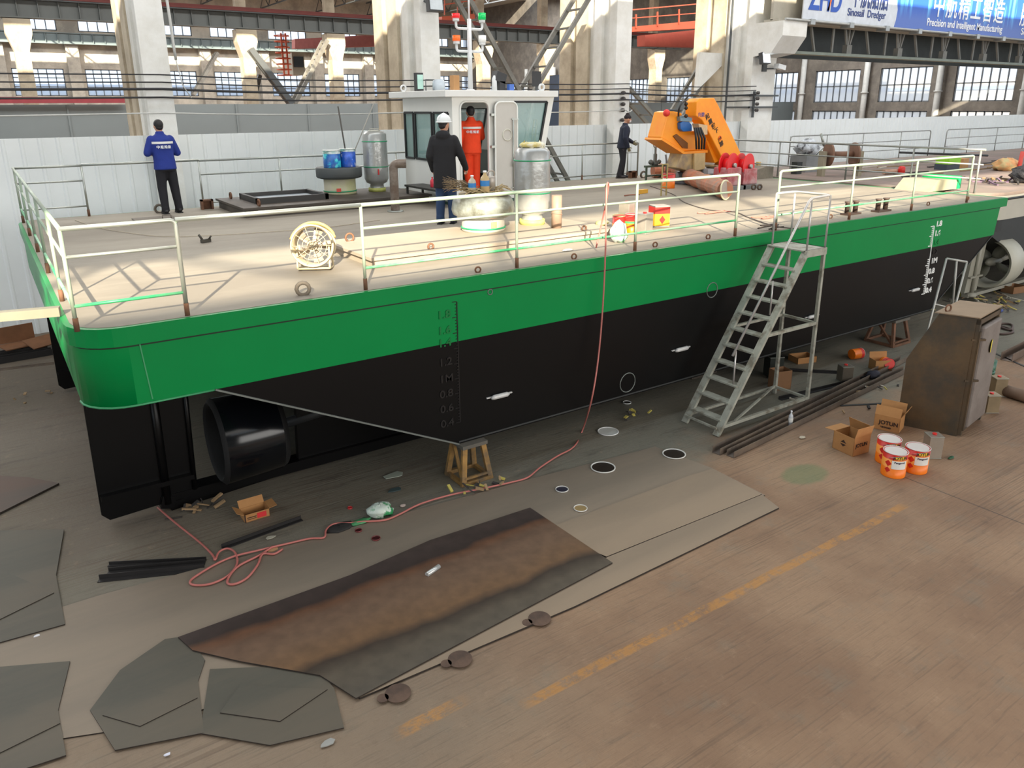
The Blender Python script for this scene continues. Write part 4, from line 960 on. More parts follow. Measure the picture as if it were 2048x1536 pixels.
    loft(b, secs, 24); b.tube([nk+Vector((0, -.01, -.06)), nk+Vector((0, -.005, .025))], [.085, .073], 16)
    for i in (0, 1):
        e, w_ = [Vector(v) for v in arms[i]]; limb(b, [SH[i], e, w_], [.077+k*.6, .062+k*.6, .046+k*.5])
    if coat: b.ball(nk+Vector((0, -.085, -.05)), (.13, .075, .085), 14)
    remesh(b, 'jacket', J, root, .014, 3)
    # shoes
    for i in (0, 1):
        an = Vector(legs[i][1]); b = MB(); limb(b, [an+Vector((0, -.045, -.03)), an+Vector((0, .06, -.04)), an+Vector((0, .165, -.05))], [.044, .044, .034]); b.ball(an+Vector((0, -.01, .0)), .05, 10)
        remesh(b, 'shoe', shoes, root, .011, 2)
        s = MB(); s.prism([(an.x+x, an.y+y) for x, y in ((-.04, -.09), (.04, -.09), (.048, .08), (.03, .19), (-.03, .19), (-.048, .08))], 'z', 0.0, .022); s.build('sole', mat('sole_black', (30, 30, 30), .7), root)
    def back(z0, z1, half, m, nm, ry=.128):
        b = MB(); n = 14; vs = []
        for z in (z0, z1):
            for o in (.0, .012):
                for j in range(n+1):
                    x = lx-half+2*half*j/n; t = min(.99, abs(x-lx)/(.205+k)); y = ly-(ry+k+.010)*sqrt(1-t*t)-o; vs.append((x, y, z))
        fs = []
        for j in range(n): fs += [(n+1+j, n+2+j, 3*(n+1)+j+1, 3*(n+1)+j), (j, 2*(n+1)+j, 2*(n+1)+j+1, j+1), (2*(n+1)+j, 3*(n+1)+j, 3*(n+1)+j+1, 2*(n+1)+j+1), (j, j+1, n+2+j, n+1+j)]
        b.add(vs, fs); return b.build(nm, m, root)
    if mats.get('yoke'): pass
    if mats.get('stripe'): back(1.305, 1.345, .19, mats['stripe'], 'reflective_stripe')
    if mats.get('text'):
        o = text_obj('back_lettering', '中航船舶', .062, mats['text'], root, frame((lx, 0, 1.225), (1, 0, 0), (0, 0, 1)), .003, sx=1.0, align='CENTER', bold=.001, space=1.15)
        for v in o.data.vertices:
            t = min(.99, abs(v.co.x-lx)/(.205+k)); v.co.y = ly-(.138+k)*sqrt(1-t*t)+v.co.y-.006
    # head wear
    hw = mats.get('head')
    if hw == 'helmet':
        b = MB(); b.lathe([(.112, -.0), (.112, .03), (.104, .07), (.08, .105), (.04, .125), (.005, .13)], (0, 0, 0), 24); b.prism([(x*1.0, y) for x, y in ((-.1, .05), (.1, .05), (.07, .15), (0, .17), (-.07, .15))], 'z', -.005, .008)
        b.lathe([(.128, -.006), (.13, .004), (.112, .012)], (0, 0, 0), 24); b.tube([(0, -.1, .06), (0, -.06, .12), (0, 0, .137), (0, .06, .12), (0, .1, .06)], .012, 6)
        b.v = [tuple(H_(v[0], v[1]*1.12, v[2]+.035)) for v in b.v]; b.build('safety_helmet', mats['helmet_m'], root)
    if hw == 'beanie':
        b = MB(); b.ball((0, -.012, .045), (.09, .108, .085), 16); b.ball((0, -.03, .12), (.05, .06, .055), 12); b.v = [tuple(H_(*v)) for v in b.v]; remesh(b, 'knit_hat', mats['helmet_m'], root, .01, 1)
    if hw != 'beanie':
        b = MB(); b.ball((0, -.018, .03), (.085, .098, .092), 16); b.ball((0, -.05, -.02), (.07, .055, .06), 12); b.v = [tuple(H_(*v)) for v in b.v]; remesh(b, 'hair', mat('black_hair', (26, 24, 26), .6, 0, .3, 30, bump=.3, bscale=60), root, .01, 1)
    if mats.get('mask'):
        b = MB(); b.ball((0, .06, -.045), (.062, .052, .05), 12); b.v = [tuple(H_(*v)) for v in b.v]; b.build('face_mask', mat('mask_white', (226, 228, 232), .7), root)
    root.location = loc; root.rotation_euler = (0, 0, rz); root.scale = (sc_, sc_, sc_)
    return root
def cloth(n, c, **k): return mat(n, c, .85, 0, .1, 5, bump=.5, bscale=9, **k)
white_reflect = mat('reflective_tape', (225, 225, 222), .4)
pp = onz(343, 427, DZ)
person('man in a blue work jacket standing at the far rail, seen from behind', (pp.x, pp.y, DZ), .12, 1.03, None, cloth('black_trousers', (26, 26, 32)), mat('black_shoes', (24, 24, 26), .5),
       (((-.28, .02, 1.14), (-.19, .24, 1.12)), ((.265, .04, 1.13), (.13, .26, 1.15))), (((-.10, .02, .50), (-.105, -.03, .085)), ((.13, .03, .50), (.16, .02, .085))), mats=dict(jacket=cloth('blue_workwear', (30, 50, 132)), stripe=white_reflect, text=wht, head='hair'), lean=(-.02, .0), curl=(1.0, 1.0), bulk=.012)
pp = onz(893, 447, DZ)
def to_local(pw, loc, rz, s):
    v = (Vector(pw)-Vector(loc))/s; return Matrix.Rotation(-rz, 3, 'Z') @ v
L1 = (pp.x, pp.y, DZ); rz1 = -.75
hw_ = to_local(ony(931, 352, L1[1]-.25), L1, rz1, 1.06)
hw_ = Vector((.30, .27, .90))
person('man in a white hard hat and long black coat seen from behind', L1, rz1, 1.05, None, cloth('blue_jeans', (44, 66, 100)), mat('navy_shoes', (44, 44, 66), .6),
       (((-.245, -.03, 1.12), (-.23, .12, .88)), ((.27, .04, 1.13), tuple(hw_))), (((-.09, .02, .5), (-.09, -.05, .085)), ((.10, .04, .5), (.11, .02, .085))), mats=dict(jacket=cloth('black_coat', (27, 27, 31)), head='helmet', helmet_m=mat('helmet_white', (228, 232, 232), .35)), coat=1, bulk=.010, head_turn=-.35, curl=(.8, 1.0))
person('man in bright orange work clothes standing in the wheelhouse doorway, seen from behind', (8.72, 14.3, DZ+.16), -.3, 1.06, None, cloth('orange_workwear', (240, 70, 28)), mat('dark_boots', (50, 40, 40), .6),
       (((-.27, -.05, 1.15), (-.20, .08, .93)), ((.25, .12, 1.14), (.16, .34, 1.2))), (((-.08, .02, .5), (-.05, -.02, .085)), ((.10, .03, .5), (.09, .0, .085))), mats=dict(jacket=cloth('orange_workwear', (240, 70, 28)), stripe=white_reflect, text=wht, head='hair'), glove=cloth('olive_glove', (74, 80, 58)), curl=(.9, .9), bulk=.018)
pp = onz(1243, 356, DZ)
person('man in dark clothes, knit hat and white mask at the far rail', (pp.x, pp.y, DZ), -2.05, 1.0, None, cloth('sooty_trousers', (40, 40, 46), rgb2=(150, 150, 148), lo=.62, hi=.66), mat('grey_boots', (62, 62, 66), .6),
       (((-.24, .08, 1.14), (-.22, .33, .99)), ((.25, .0, 1.13), (.22, .10, .88))), (((-.09, .05, .5), (-.09, .02, .085)), ((.09, .0, .5), (.09, -.10, .085))), mats=dict(jacket=cloth('dark_navy_jacket', (38, 44, 62)), head='beanie', helmet_m=cloth('dark_knit', (40, 34, 38)), mask=1), lean=(0, .05), head_tilt=(0, .045), glove=cloth('khaki_glove', (140, 136, 108)), curl=(.4, .5), bulk=.014)
# ================================================================ DECK EQUIPMENT
film = mat('silver_plastic_film', (170, 172, 170), .28, .35, .1, 3, bump=.5, bscale=7)
strap = mat('green_strap', (40, 150, 104), .5)
cream_wrap = mat('cream_wrap', (206, 200, 176), .6, 0, .08, 3, (196, 196, 150), bump=.4, bscale=6)
def mushroom(x, y, z, capr, ch, br, bh, label, capm, bodym, capprof=None):
    t = T('mushroom_vent', label, 'vent', (x, y, z))
    b = MB(); b.lathe([(br, 0), (br*1.03, .03), (br, .06), (br, bh)], (x, y, z), 32); b.build('body', bodym, t)
    b = MB(); b.lathe(capprof or [(capr*.82, bh), (capr*.96, bh+.02), (capr, bh+.05), (capr, bh+ch-.02), (capr*.97, bh+ch)], (x, y, z), 36); b.build('cap', capm, t)
    b = MB(); b.ring((x, y, z+bh*.2), br*1.02, .014, n=28); b.build('strap', strap, t)
    return t
mushroom(6.42, 16.05, DZ+.19, .49, .24, .34, .33, 'dark-capped mushroom vent carrying two blue paint cans', mat('dark_cap', (74, 78, 78), .55, .1, .12, 2), cream_wrap)
b = MB(); p = ony(672, 382, 15.7); b.cbox((6.25, 15.705, DZ+.3), (.1, .01, .07)); b.v = b.v; solo(b, 'sticker', mat('red_sticker', (216, 80, 66), .5), 'small red sticker on the wrapped body of the dark-capped vent', 'sticker')
def can(loc, r, h, bands, name, label, group=None, rz=0, tilt=None, handle=True, lid=None):
    """bands: [(frac0, frac1, material)]"""
    t = T(name, label, 'can', (0, 0, 0), group); ms = []; prof = []; mis = []
    for f0, f1, m in bands:
        ms.append(m); i = len(ms)-1; prof += [(r, f0*h), (r, f1*h)]; mis += [i, i]
    pr = [(r*.97, 0), (r*1.0, .006)]; mi = [0, 0]
    for k_, (f0, f1, m) in enumerate(bands): pr += [(r, max(.007, f0*h)), (r, f1*h)]; mi += [k_, k_]
    b = MB(); b.lathe(pr, (0, 0, 0), 28, mis=mi, caps=True); b.build('can_body', ms, t)
    b = MB(); b.ring((0, 0, h), r*1.0, r*.035, n=28); b.lathe([(r*.9, h-.006), (r*.9, h-.002)], (0, 0, 0), 24); b.build('lid', lid or mat('lid_white', (218, 216, 212), .4), t)
    if handle: b = MB(); b.ring((0, 0, h*.82), r*1.04, .004, axis=(0, .35, 1), n=20, m=4, a0=0, a1=pi); b.build('handle', galv, t)
    t.location = loc; t.rotation_euler = tilt or (0, 0, rz); return t
blue_print = mat('blue_can_print', (20, 92, 168), .35, 0, .3, 8, (60, 190, 200), lo=.5, hi=.56)
can((6.24, 15.95, DZ+.76), .185, .36, [(0, .8, blue_print), (.8, 1, mat('white_can_top', (200, 206, 204), .4, 0, .1, 8, (60, 150, 140)))], 'paint_can', 'left blue paint can standing on the dark-capped vent')
can((6.60, 15.95, DZ+.76), .17, .38, [(0, .85, mat('blue_can_print2', (30, 86, 190), .35, 0, .3, 8, (190, 200, 226), lo=.58, hi=.62)), (.85, 1, mat('white_can_top', (200, 206, 204), .4))], 'paint_can', 'right blue paint can with a white rim on the dark-capped vent')
b = MB(); b.tube([(6.58, 15.95, DZ+.9), ony(676, 213, 16.3)], .016, 6); solo(b, 'broom_pole', mat('dark_pole', (70, 68, 64), .6), 'dark pole standing almost upright in the right blue can', 'pole')
b = MB(); b.tube([(6.68, 15.98, DZ+.9), ony(748, 206, 16.4)], .012, 6); solo(b, 'broom_pole', mat('grey_pole', (150, 148, 140), .6), 'thin grey pole leaning right out of the right blue can', 'pole')
def wrapped(x, y, z, r, h, label, m):
    t = T('wrapped_silencer', label, 'cylinder', (x, y, z)); s0 = .16
    b = MB(); b.lathe([(r*.62, 0), (r*.6, s0*.6), (r*.55, s0), (r*.86, s0+.04), (r, s0+.12), (r*1.02, h*.4), (r, h*.8), (r*.98, h-.06), (r*.8, h)], (x, y, z), 32); b.build('wrapping', m, t)
    for f in (.42, .84): b = MB(); b.ring((x, y, z+h*f), r*1.01, .012, n=28); b.build('strap', strap, t)
    b = MB(); b.lathe([(r*.5, h-.01), (r*.5, h+.03)], (x, y, z), 16); b.tube([(x-r*.4, y-.02, z+h), (x-r*.4, y-.02, z+h+.06), (x+r*.4, y-.02, z+h+.06), (x+r*.4, y-.02, z+h)], .01, 6); b.build('top_cap', mat('cap_mix', (170, 170, 160), .5), t)
    b = MB(); b.lathe([(r*.72, -.0), (r*.72, .08)], (x, y, z), 18); b.build('base_band', mat('yellowish_wrap', (196, 200, 110), .6, 0, .2, 8), t)
    return t
wrapped(7.27, 16.0, DZ+.19, .265, 1.29, 'silver film-wrapped upright cylinder left of the wheelhouse', film)
b = MB(); b.cbox((7.2, 15.725, 3.38), (.03, .006, .12)); solo(b, 'tag', mat('red_tag', (200, 40, 40), .5), 'small red tag stuck on the wrapped cylinder left of the wheelhouse', 'tag')
wrapped(7.36, 10.2, DZ+.14, .29, 1.22, 'nearer silver film-wrapped cylinder in front of the wheelhouse door', film)
b = MB(); x, y = 7.36, 10.2; z = DZ+1.38
for i in range(7): a = i*.9; b.add([(x+.16*cos(a), y+.16*sin(a), z+.0), (x+.25*cos(a+.5), y+.25*sin(a+.5), z-.04), (x+.12*cos(a+1), y+.12*sin(a+1), z+.06+.02*(i % 3))], [(0, 1, 2)])
b.lathe([(.2, 0), (.21, .04), (.17, .07)], (x, y, z-.01), 14); solo(b, 'rag', mat('yellow_rag', (214, 196, 120), .8, 0, .2, 8, (230, 228, 216)), 'yellowish rag lying on the nearer wrapped cylinder', 'rag')
# goose-neck and stub pipes
pipe_m = mat('bare_pipe', (108, 92, 80), .55, .3, .18, 5, (140, 130, 120))
pt = onz(791, 423, DZ); t = T('gooseneck_pipe', 'bare steel gooseneck air pipe left of the wheelhouse', 'pipe', (pt.x, pt.y, DZ)); x, y = pt.x, pt.y
b = MB(); b.tube(fillet([(x, y, DZ), (x, y, DZ+.93), (x+.22, y-.12, DZ+.93)], .12, 8), .085, 16, caps=False); b.build('pipe', pipe_m, t)
b = MB(); b.lathe([(.084, 0), (.084, .01)], (x+.2, y-.11, DZ+.93), 16, axis=(.88, -.48, 0)); b.build('mouth', mat('pipe_dark', (34, 32, 30), .9), t)
b = MB(); b.lathe([(.16, 0), (.16, .025)], (x, y, DZ), 20); b.build('flange', galv, t)
x, y = 7.42, 9.62; b = MB(); b.tube([(x, y, DZ+.14), (x, y, ony(1093, 392, y).z)], .083, 18, caps=True); b.ring((x, y, DZ+.36), .085, .01, axis=(.2, .1, 1)); solo(b, 'stub_pipe', mat('brown_pipe', (150, 126, 108), .6, .1, .12, 5), 'brown stub pipe right of the nearer wrapped cylinder', 'pipe')
# nearer vent with straw
x, y = 6.36, 10.12; zt = DZ+.14
mushroom(x, y, zt, .47, .26, .335, .27, 'film-covered mushroom vent with straw and bottles on top', mat('clear_film', (140, 146, 140), .3, .1, .25, 4, (96, 96, 84), bump=.6, bscale=9), mat('white_wrap', (188, 182, 168), .6, 0, .06, 3, bump=.4, bscale=6), [(.40, .22), (.47, .26), (.49, .33), (.47, .46), (.43, .52), (.36, .55)])
b = MB(); b.cbox((x-.02, y-.338, zt+.12), (.1, .012, .09)); solo(b, 'sticker', mat('orange_sticker', (226, 150, 116), .5), 'faded orange sticker on the straw-topped vent', 'sticker')
b = MB(); R3 = random.Random(3)
for i in range(70):
    a = R3.uniform(0, 2*pi); r0 = R3.uniform(0, .3); L = R3.uniform(.15, .4); th = R3.uniform(-.5, .5)+(0 if i % 2 else pi); px_, py_ = x+r0*cos(a), y+r0*sin(a)*.7
    b.tube([(px_, py_, zt+.57+R3.uniform(0, .05)), (px_+L*.5*cos(th), py_+L*.3*sin(th), zt+.58+R3.uniform(0, .1)), (px_+L*cos(th), py_+L*.5*sin(th), zt+.56+R3.uniform(0, .12))], .006, 4)
st = solo(b, 'straw', mat('straw', (176, 156, 116), .8, 0, .25, 9), 'loose straw heaped on the film-covered vent', 'straw'); st['kind'] = 'stuff'
b = MB(); b.lathe([(.34, 0), (.42, .012), (.40, .03)], (x+.05, y, zt+.55), 20); solo(b, 'straw_tray', mat('straw_tray', (160, 146, 120), .8), 'round tan tray under the straw on the film-covered vent', 'tray')
b = MB()
for i in range(26):
    a = pi*.82+(i-13)*.035; b.tube([(x-.1, y, zt+.62), (x-.1+.3*cos(a), y+.1*sin(a), zt+.66+.03*(i % 5)), (x-.1+.58*cos(a), y+.2*sin(a)+.02*(i % 3), zt+.62+.028*(i % 9))], [.006, .005, .003], 4)
solo(b, 'straw_broom', mat('broom_twigs', (128, 110, 84), .8, 0, .25, 9), 'twig broom head sticking out left over the film-covered vent', 'broom')
def bottle(loc, r, h, label, liquid, cap, lab=None, nm='water_bottle', group=None):
    t = T(nm, label, 'bottle', loc, group)
    b = MB(); b.lathe([(r*.8, 0), (r, .01), (r, h*.62), (r*.85, h*.74), (r*.35, h*.88), (r*.33, h)], loc, 18); b.build('bottle', liquid, t)
    if lab: b = MB(); b.lathe([(r*1.02, h*.3), (r*1.02, h*.58)], loc, 18, caps=False); b.build('label', lab, t)
    b = MB(); b.lathe([(r*.4, h*.97), (r*.4, h*1.06)], loc, 12); b.build('bottle_cap', cap, t); return t
bc = mat('bottle_clear', (206, 200, 180), .2, 0, .1, 8, alpha=.85); bl = mat('bottle_blue_label', (50, 130, 200), .4)
bottle((x-.02, y-.1, zt+.6), .07, .3, 'larger clear bottle with a blue label standing in the straw', mat('bottle_tan', (198, 172, 126), .3), wht, bl)
bottle((x-.2, y-.02, zt+.6), .06, .24, 'smaller clear bottle with a blue label left in the straw', bc, wht, bl)
b = MB(); b.lathe([(.07, 0), (.075, .2), (.06, .22)], (x+.15, y, zt+.6), 14); b.ring((x+.15, y, zt+.24+.6), .07, .012, axis=(0, 1, .3)); solo(b, 'mug', mat('thermos_grey', (176, 168, 158), .35, .3), 'grey metal cup with a white lid in the straw', 'cup')
bottle((7.75, 14.3, DZ+.38), .045, .2, 'small red bottle on the low bench left of the wheelhouse door', mat('red_bottle', (216, 60, 76), .4), mat('red_bottle', (216, 60, 76), .4))
t = T('bench', 'low dark bench in front of the wheelhouse left wall', 'bench', (7.75, 14.3, DZ)); b = MB(); b.box(7.55, 8.0, 13.7, 15.2, DZ+.34, DZ+.38); b.build('bench_top', mat('dark_bench', (52, 52, 48), .6), t)
for xx, yy in ((7.58, 13.75), (7.95, 13.75), (7.58, 15.12), (7.95, 15.12)): b = MB(); b.box(xx-.02, xx+.02, yy-.02, yy+.02, DZ, DZ+.34); b.build('leg', mat('dark_bench', (52, 52, 48), .6), t)
# portable fan
t = T('duct_fan', 'cream portable duct fan with a yellow rim on the near deck', 'fan', (3.36, 9.42, DZ)); C = Vector((3.36, 9.42, DZ+.31)); ax = Vector((-.45, -.85, .12)).normalized(); u_, v_, _ = ortho(ax)
cream = mat('fan_cream', (190, 176, 144), .45, 0, .06, 3); yel = mat('fan_yellow', (224, 180, 96), .5)
b = MB(); b.lathe([(.24, -.15), (.245, -.1), (.245, .12), (.265, .15), (.255, .16), (.235, .13), (.235, -.15)], C, 36, axis=ax, caps=False); b.build('casing', cream, t)
b = MB(); b.ring(C+ax*.16, .258, .012, ax, 32); b.ring(C-ax*.15, .25, .016, ax, 32); b.build('rim', cream, t)
b = MB(); b.ring(C+ax*.06+v_*.02, .285, .016, (ax+Vector((0, 0, .5))).normalized(), 32, a0=.3, a1=2.9); b.ring(C-ax*.05, .29, .014, ax, 32, a0=.5, a1=2.7); b.build('hoop', yel, t)
b = MB()
for r_ in (.06, .12, .18): b.ring(C+ax*.155, r_, .004, ax, 24, 4)
for i in range(10): a = i*pi/5; b.tube([C+ax*.155, C+ax*.155+u_*(.25*cos(a))+v_*(.25*sin(a))], .004, 4)
b.build('grille', cream, t)
b = MB(); b.lathe([(.06, -.05), (.06, .08), (.03, .1)], C, 14, axis=ax)
for i in range(5):
    a = i*2*pi/5; d = u_*cos(a)+v_*sin(a); e = -u_*sin(a)+v_*cos(a); b.add([C+d*.05-e*.02, C+d*.22-e*.08+ax*.03, C+d*.22+e*.05-ax*.03, C+d*.05+e*.03], [(0, 1, 2, 3)])
b.build('impeller', mat('impeller_grey', (150, 138, 124), .5, .2), t)
b = MB()
for s in (-1, 1):
    g = C+u_*(.2*s); b.tube(fillet([g+ax*.1, Vector((g.x, g.y, DZ+.02))+ax*.16, Vector((g.x, g.y, DZ+.02))-ax*.2, g-ax*.1], .04), .014, 6)
b.tube([Vector((C.x, C.y, DZ+.02))+ax*.14-u_*.2, Vector((C.x, C.y, DZ+.02))+ax*.14+u_*.2], .014, 6); b.tube([Vector((C.x, C.y, DZ+.02))-ax*.18-u_*.2, Vector((C.x, C.y, DZ+.02))-ax*.18+u_*.2], .014, 6); b.build('stand', cream, t)
# tins beside the near rail
org = mat('can_orange', (238, 120, 18), .4); redp = mat('can_red', (206, 42, 34), .4); whp = mat('can_white', (224, 222, 216), .4); yelp = mat('can_yellow', (250, 196, 40), .4)
tin_m = mat('bare_tin', (176, 170, 160), .3, .6, .12, 4)
def tin(loc, sx, sy, sz, rz, label, bands=None, cap=True, name='metal_tin', group=None, m=None):
    t = T(name, label, 'tin', (0, 0, 0), group)
    b = MB(); ms = [m or tin_m]; b.box(-sx/2, sx/2, -sy/2, sy/2, 0, sz); 
    o = b.build('tin_body', ms, t, .006)
    b = MB(); b.box(-sx/2-.003, sx/2+.003, -sy/2-.003, sy/2+.003, sz-.012, sz-.002); b.box(-sx/2-.003, sx/2+.003, -sy/2-.003, sy/2+.003, .002, .012); b.build('rim', galv, t)
    if bands:
        for f0, f1, mm in bands: b = MB(); b.box(-sx/2-.002, sx/2+.002, -sy/2-.002, sy/2+.002, f0*sz, f1*sz); b.build('label_band', mm, t)
    if cap: b = MB(); b.lathe([(.03, sz), (.03, sz+.02)], (0, 0, 0), 12); b.build('cap', redp, t)
    t.location = loc; t.rotation_euler = (0, 0, rz); return t
t = tin(tuple(onz(1317, 452, DZ)), .27, .27, .36, -.35, 'large yellow and red tin with a red diamond on the near deck', [(.06, .62, yelp), (.62, .94, redp)], False)
b = MB(); b.prism([(0, .05), (.06, .125), (0, .2), (-.06, .125)], 'y', -.139, -.137)
with at0(t): b.build('hazard_diamond', redp, t)
tin(tuple(onz(1288, 467, DZ)), .26, .18, .33, .35, 'bare ribbed metal tin at the guardrail post, right of the green bag')
tin(tuple(onz(1268, 458, DZ)+Vector((.05, .25, 0))), .2, .2, .42, .3, 'grey metal tin standing behind the ribbed one', cap=True)
can(tuple(onz(1240, 462, DZ)), .13, .26, [(0, .5, org), (.5, 1, redp)], 'paint_can', 'orange and red can with a green rim behind the green bag on deck', lid=mat('lid_green', (120, 190, 120), .5))
can(tuple(onz(1262, 464, DZ)), .11, .3, [(0, .5, org), (.5, .62, mat('can_green', (70, 160, 90), .5)), (.62, 1, redp)], 'paint_can', 'orange and red can between the green bag and the ribbed tin')
def crumple(c, r, n, seed, flat=.6):
    R_ = random.Random(seed); b = MB(); b.ball(c, (r[0], r[1], r[2]), n); b.v = [(c[0]+(v[0]-c[0])*(1+R_.uniform(-.28, .28)), c[1]+(v[1]-c[1])*(1+R_.uniform(-.28, .28)), c[2]+(v[2]-c[2])*(1+R_.uniform(-.25, .25))) for v in b.v]
    z = min(v[2] for v in b.v); return b
p = onz(1237, 484, DZ); b = crumple((p.x, p.y, DZ+.15), (.15, .12, .16), 14, 5); solo(b, 'plastic_bag', mat('green_white_bag', (214, 226, 222), .35, 0, .1, 6, (60, 170, 90), lo=.5, hi=.55), 'crumpled green and white plastic bag with cans on the near deck', 'bag')
p = onz(1203, 452, DZ); b = crumple((p.x, p.y, DZ+.05), (.13, .1, .05), 10, 8); solo(b, 'glove_pile', mat('pale_yellow_cloth', (226, 222, 150), .8), 'pale yellow work gloves lying on the deck left of the cans', 'gloves')
p = onz(1135, 502, DZ); b = crumple((p.x, p.y, DZ+.015), (.09, .05, .015), 8, 9); solo(b, 'paper_scrap', mat('white_scrap', (236, 232, 224), .7), 'small white paper scrap on the near deck', 'scrap')
# hose from the rail to the floor
hose_m = mat('pink_hose', (184, 108, 100), .45, 0, .08, 3)
hp = [onz(1192, 500, DZ)+Vector((0, 0, .03)), ony(1205, 440, 8.3), ony(1213, 400, 8.02), ony(1217, 370, 7.92), ony(1213, 380, 7.82), ony(1211, 500, 7.78), ony(1205, 620, 7.76), ony(1196, 720, 7.72), ony(1183, 800, 7.6)]
hp += [onz(x_, y_, .03) for x_, y_ in ((1165, 860), (1148, 893), (1115, 912), (1080, 935), (1055, 955), (1020, 965), (960, 978), (900, 990), (840, 1008), (800, 1028), (770, 1040), (730, 1043), (700, 1046), (668, 1048), (652, 1060), (648, 1075), (620, 1077), (580, 1086), (520, 1100), (470, 1112), (432, 1128), (395, 1150), (380, 1163), (388, 1170), (420, 1168), (455, 1152), (474, 1128), (470, 1105), (455, 1097), (438, 1104), (430, 1120), (425, 1110), (400, 1085), (350, 1045), (315, 1015))]
def smooth_pts(P, k=4):
    out = []
    for i in range(len(P)-1):
        p0 = P[max(i-1, 0)]; p1 = P[i]; p2 = P[i+1]; p3 = P[min(i+2, len(P)-1)]
        for j in range(k):
            t_ = j/k; out.append(.5*((2*p1)+(p2-p0)*t_+(2*p0-5*p1+4*p2-p3)*t_*t_+(3*p1-p0-3*p2+p3)*t_**3))
    out.append(P[-1]); return out
b = MB(); b.tube(smooth_pts(hp), .012, 8); solo(b, 'air_hose', hose_m, 'long pink air hose hanging over the barge side and running along the floor', 'hose')
lp = [onz(x_, y_, .03) for x_, y_ in ((545, 1093), (520, 1110), (480, 1130), (460, 1150), (455, 1166), (470, 1168), (495, 1155), (515, 1130), (525, 1108), (548, 1108), (565, 1098))]
b = MB(); b.tube(smooth_pts(lp), .013, 6); solo(b, 'air_hose', hose_m, 'short loop of pink hose lying by the long grey floor plate', 'hose')
cab_m = mat('thin_dark_cable', (84, 74, 68), .6)
b = MB(); b.tube(smooth_pts([onz(x_, y_, DZ+.012) for x_, y_ in ((1300, 372), (1345, 388), (1370, 405), (1420, 420), (1470, 424), (1500, 436), (1550, 452), (1600, 458))]), .009, 5); solo(b, 'deck_cable', cab_m, 'thin dark cable winding across the deck toward the ladder', 'cable')
b = MB(); b.tube(smooth_pts([onz(x_, y_, DZ+.012) for x_, y_ in ((150, 440), (195, 455), (260, 466), (330, 473), (420, 471), (520, 465), (650, 455), (760, 440))]), .006, 5); solo(b, 'deck_rope', mat('pale_rope', (176, 164, 144), .8), 'thin pale rope lying across the left part of the deck', 'rope')
for i, (x_, y_) in enumerate(((1430, 424), (1530, 434))):
    b = MB(); R3 = random.Random(40+i); c = onz(x_, y_, DZ+.02); b.tube(smooth_pts([c+Vector((R3.uniform(-.35, .35), R3.uniform(-.15, .15), 0)) for _ in range(9)]), .008, 5)
    solo(b, 'cord_tangle', mat('red_cord', (196, 110, 96), .6), 'tangle of reddish cord on deck ' + ('beside the near rail end' if i == 0 else 'at the ladder gap'), 'cord')
b = MB(); R3 = random.Random(77); c = onz(1545, 457, DZ+.03); b.tube(smooth_pts([c+Vector((R3.uniform(-.25, .25), R3.uniform(-.12, .12), R3.uniform(0, .06))) for _ in range(12)]), .011, 5); solo(b, 'cable_tangle', cab_m, 'dark cable tangle at the foot of the rail beside the platform ladder', 'cable')
p = onz(412, 485, DZ); b = MB(); b.cbox((p.x, p.y, DZ+.03), (.16, .05, .05), .4); b.tube([(p.x-.05, p.y, DZ+.05), (p.x-.09, p.y+.02, DZ+.13)], .018, 6); b.tube([(p.x+.05, p.y, DZ+.05), (p.x+.08, p.y-.03, DZ+.1)], .014, 6); solo(b, 'clamp', mat('dark_clamp', (78, 74, 66), .6, .2), 'small dark clamp lying on the deck inside the near left corner', 'clamp')
p = onz(1285, 387, DZ); b = MB(); b.cbox((p.x, p.y, DZ+.05), (.3, .1, .09), .2); solo(b, 'yellow_tool', mat('tool_yellow', (226, 170, 60), .5), 'small yellow tool lying on the deck behind the near rail', 'tool')
p = onz(1262, 392, DZ); b = MB(); b.tube([p+Vector((-.2, 0, .02)), p+Vector((.0, .05, .02)), p+Vector((.25, -.02, .02))], .015, 5); solo(b, 'torch_tool', mat('brown_tool', (140, 84, 62), .6), 'thin brown tool beside the small yellow tool on deck', 'tool')
# flexible duct
t = T('flexible_duct', 'ribbed orange-brown flexible duct with a pale mouth ring lying on deck', 'duct', tuple(onz(1440, 402, DZ)))
P0 = onz(1350, 355, DZ)+Vector((0, 0, .2)); P1 = onz(1449, 400, DZ)+Vector((0, 0, .22)); n = 46; pts = smooth_pts([P0+Vector((-.55, .35, -.02)), P0, P0.lerp(P1, .45)+Vector((-.05, 0, 0)), P1], 16); rr = [.178+.026*((i//2) % 2) for i in range(len(pts))]
b = MB(); b.tube(pts, rr, 16, sm=False); b.build('duct', mat('duct_orange_brown', (186, 116, 84), .65, 0, .15, 3, (150, 124, 108)), t)
d = (P1-P0).normalized(); b = MB(); b.ring(P1+d*.02, .205, .018, (.2, -1, .1), 28, 8); b.build('mouth_ring', mat('ring_cream', (220, 214, 180), .5), t); b = MB(); b.lathe([(.19, 0), (.19, .01)], P1+d*.03, 20, axis=(.2, -1, .1)); b.build('mouth_film', mat('duct_inside', (172, 156, 146), .6), t)
can(tuple(onz(1336, 376, DZ)), .165, .36, [(0, .55, org), (.55, .7, whp), (.7, 1, redp)], 'paint_bucket', 'orange and red bucket on the deck left of the yellow crane', lid=mat('lid_grey', (130, 120, 114), .6))
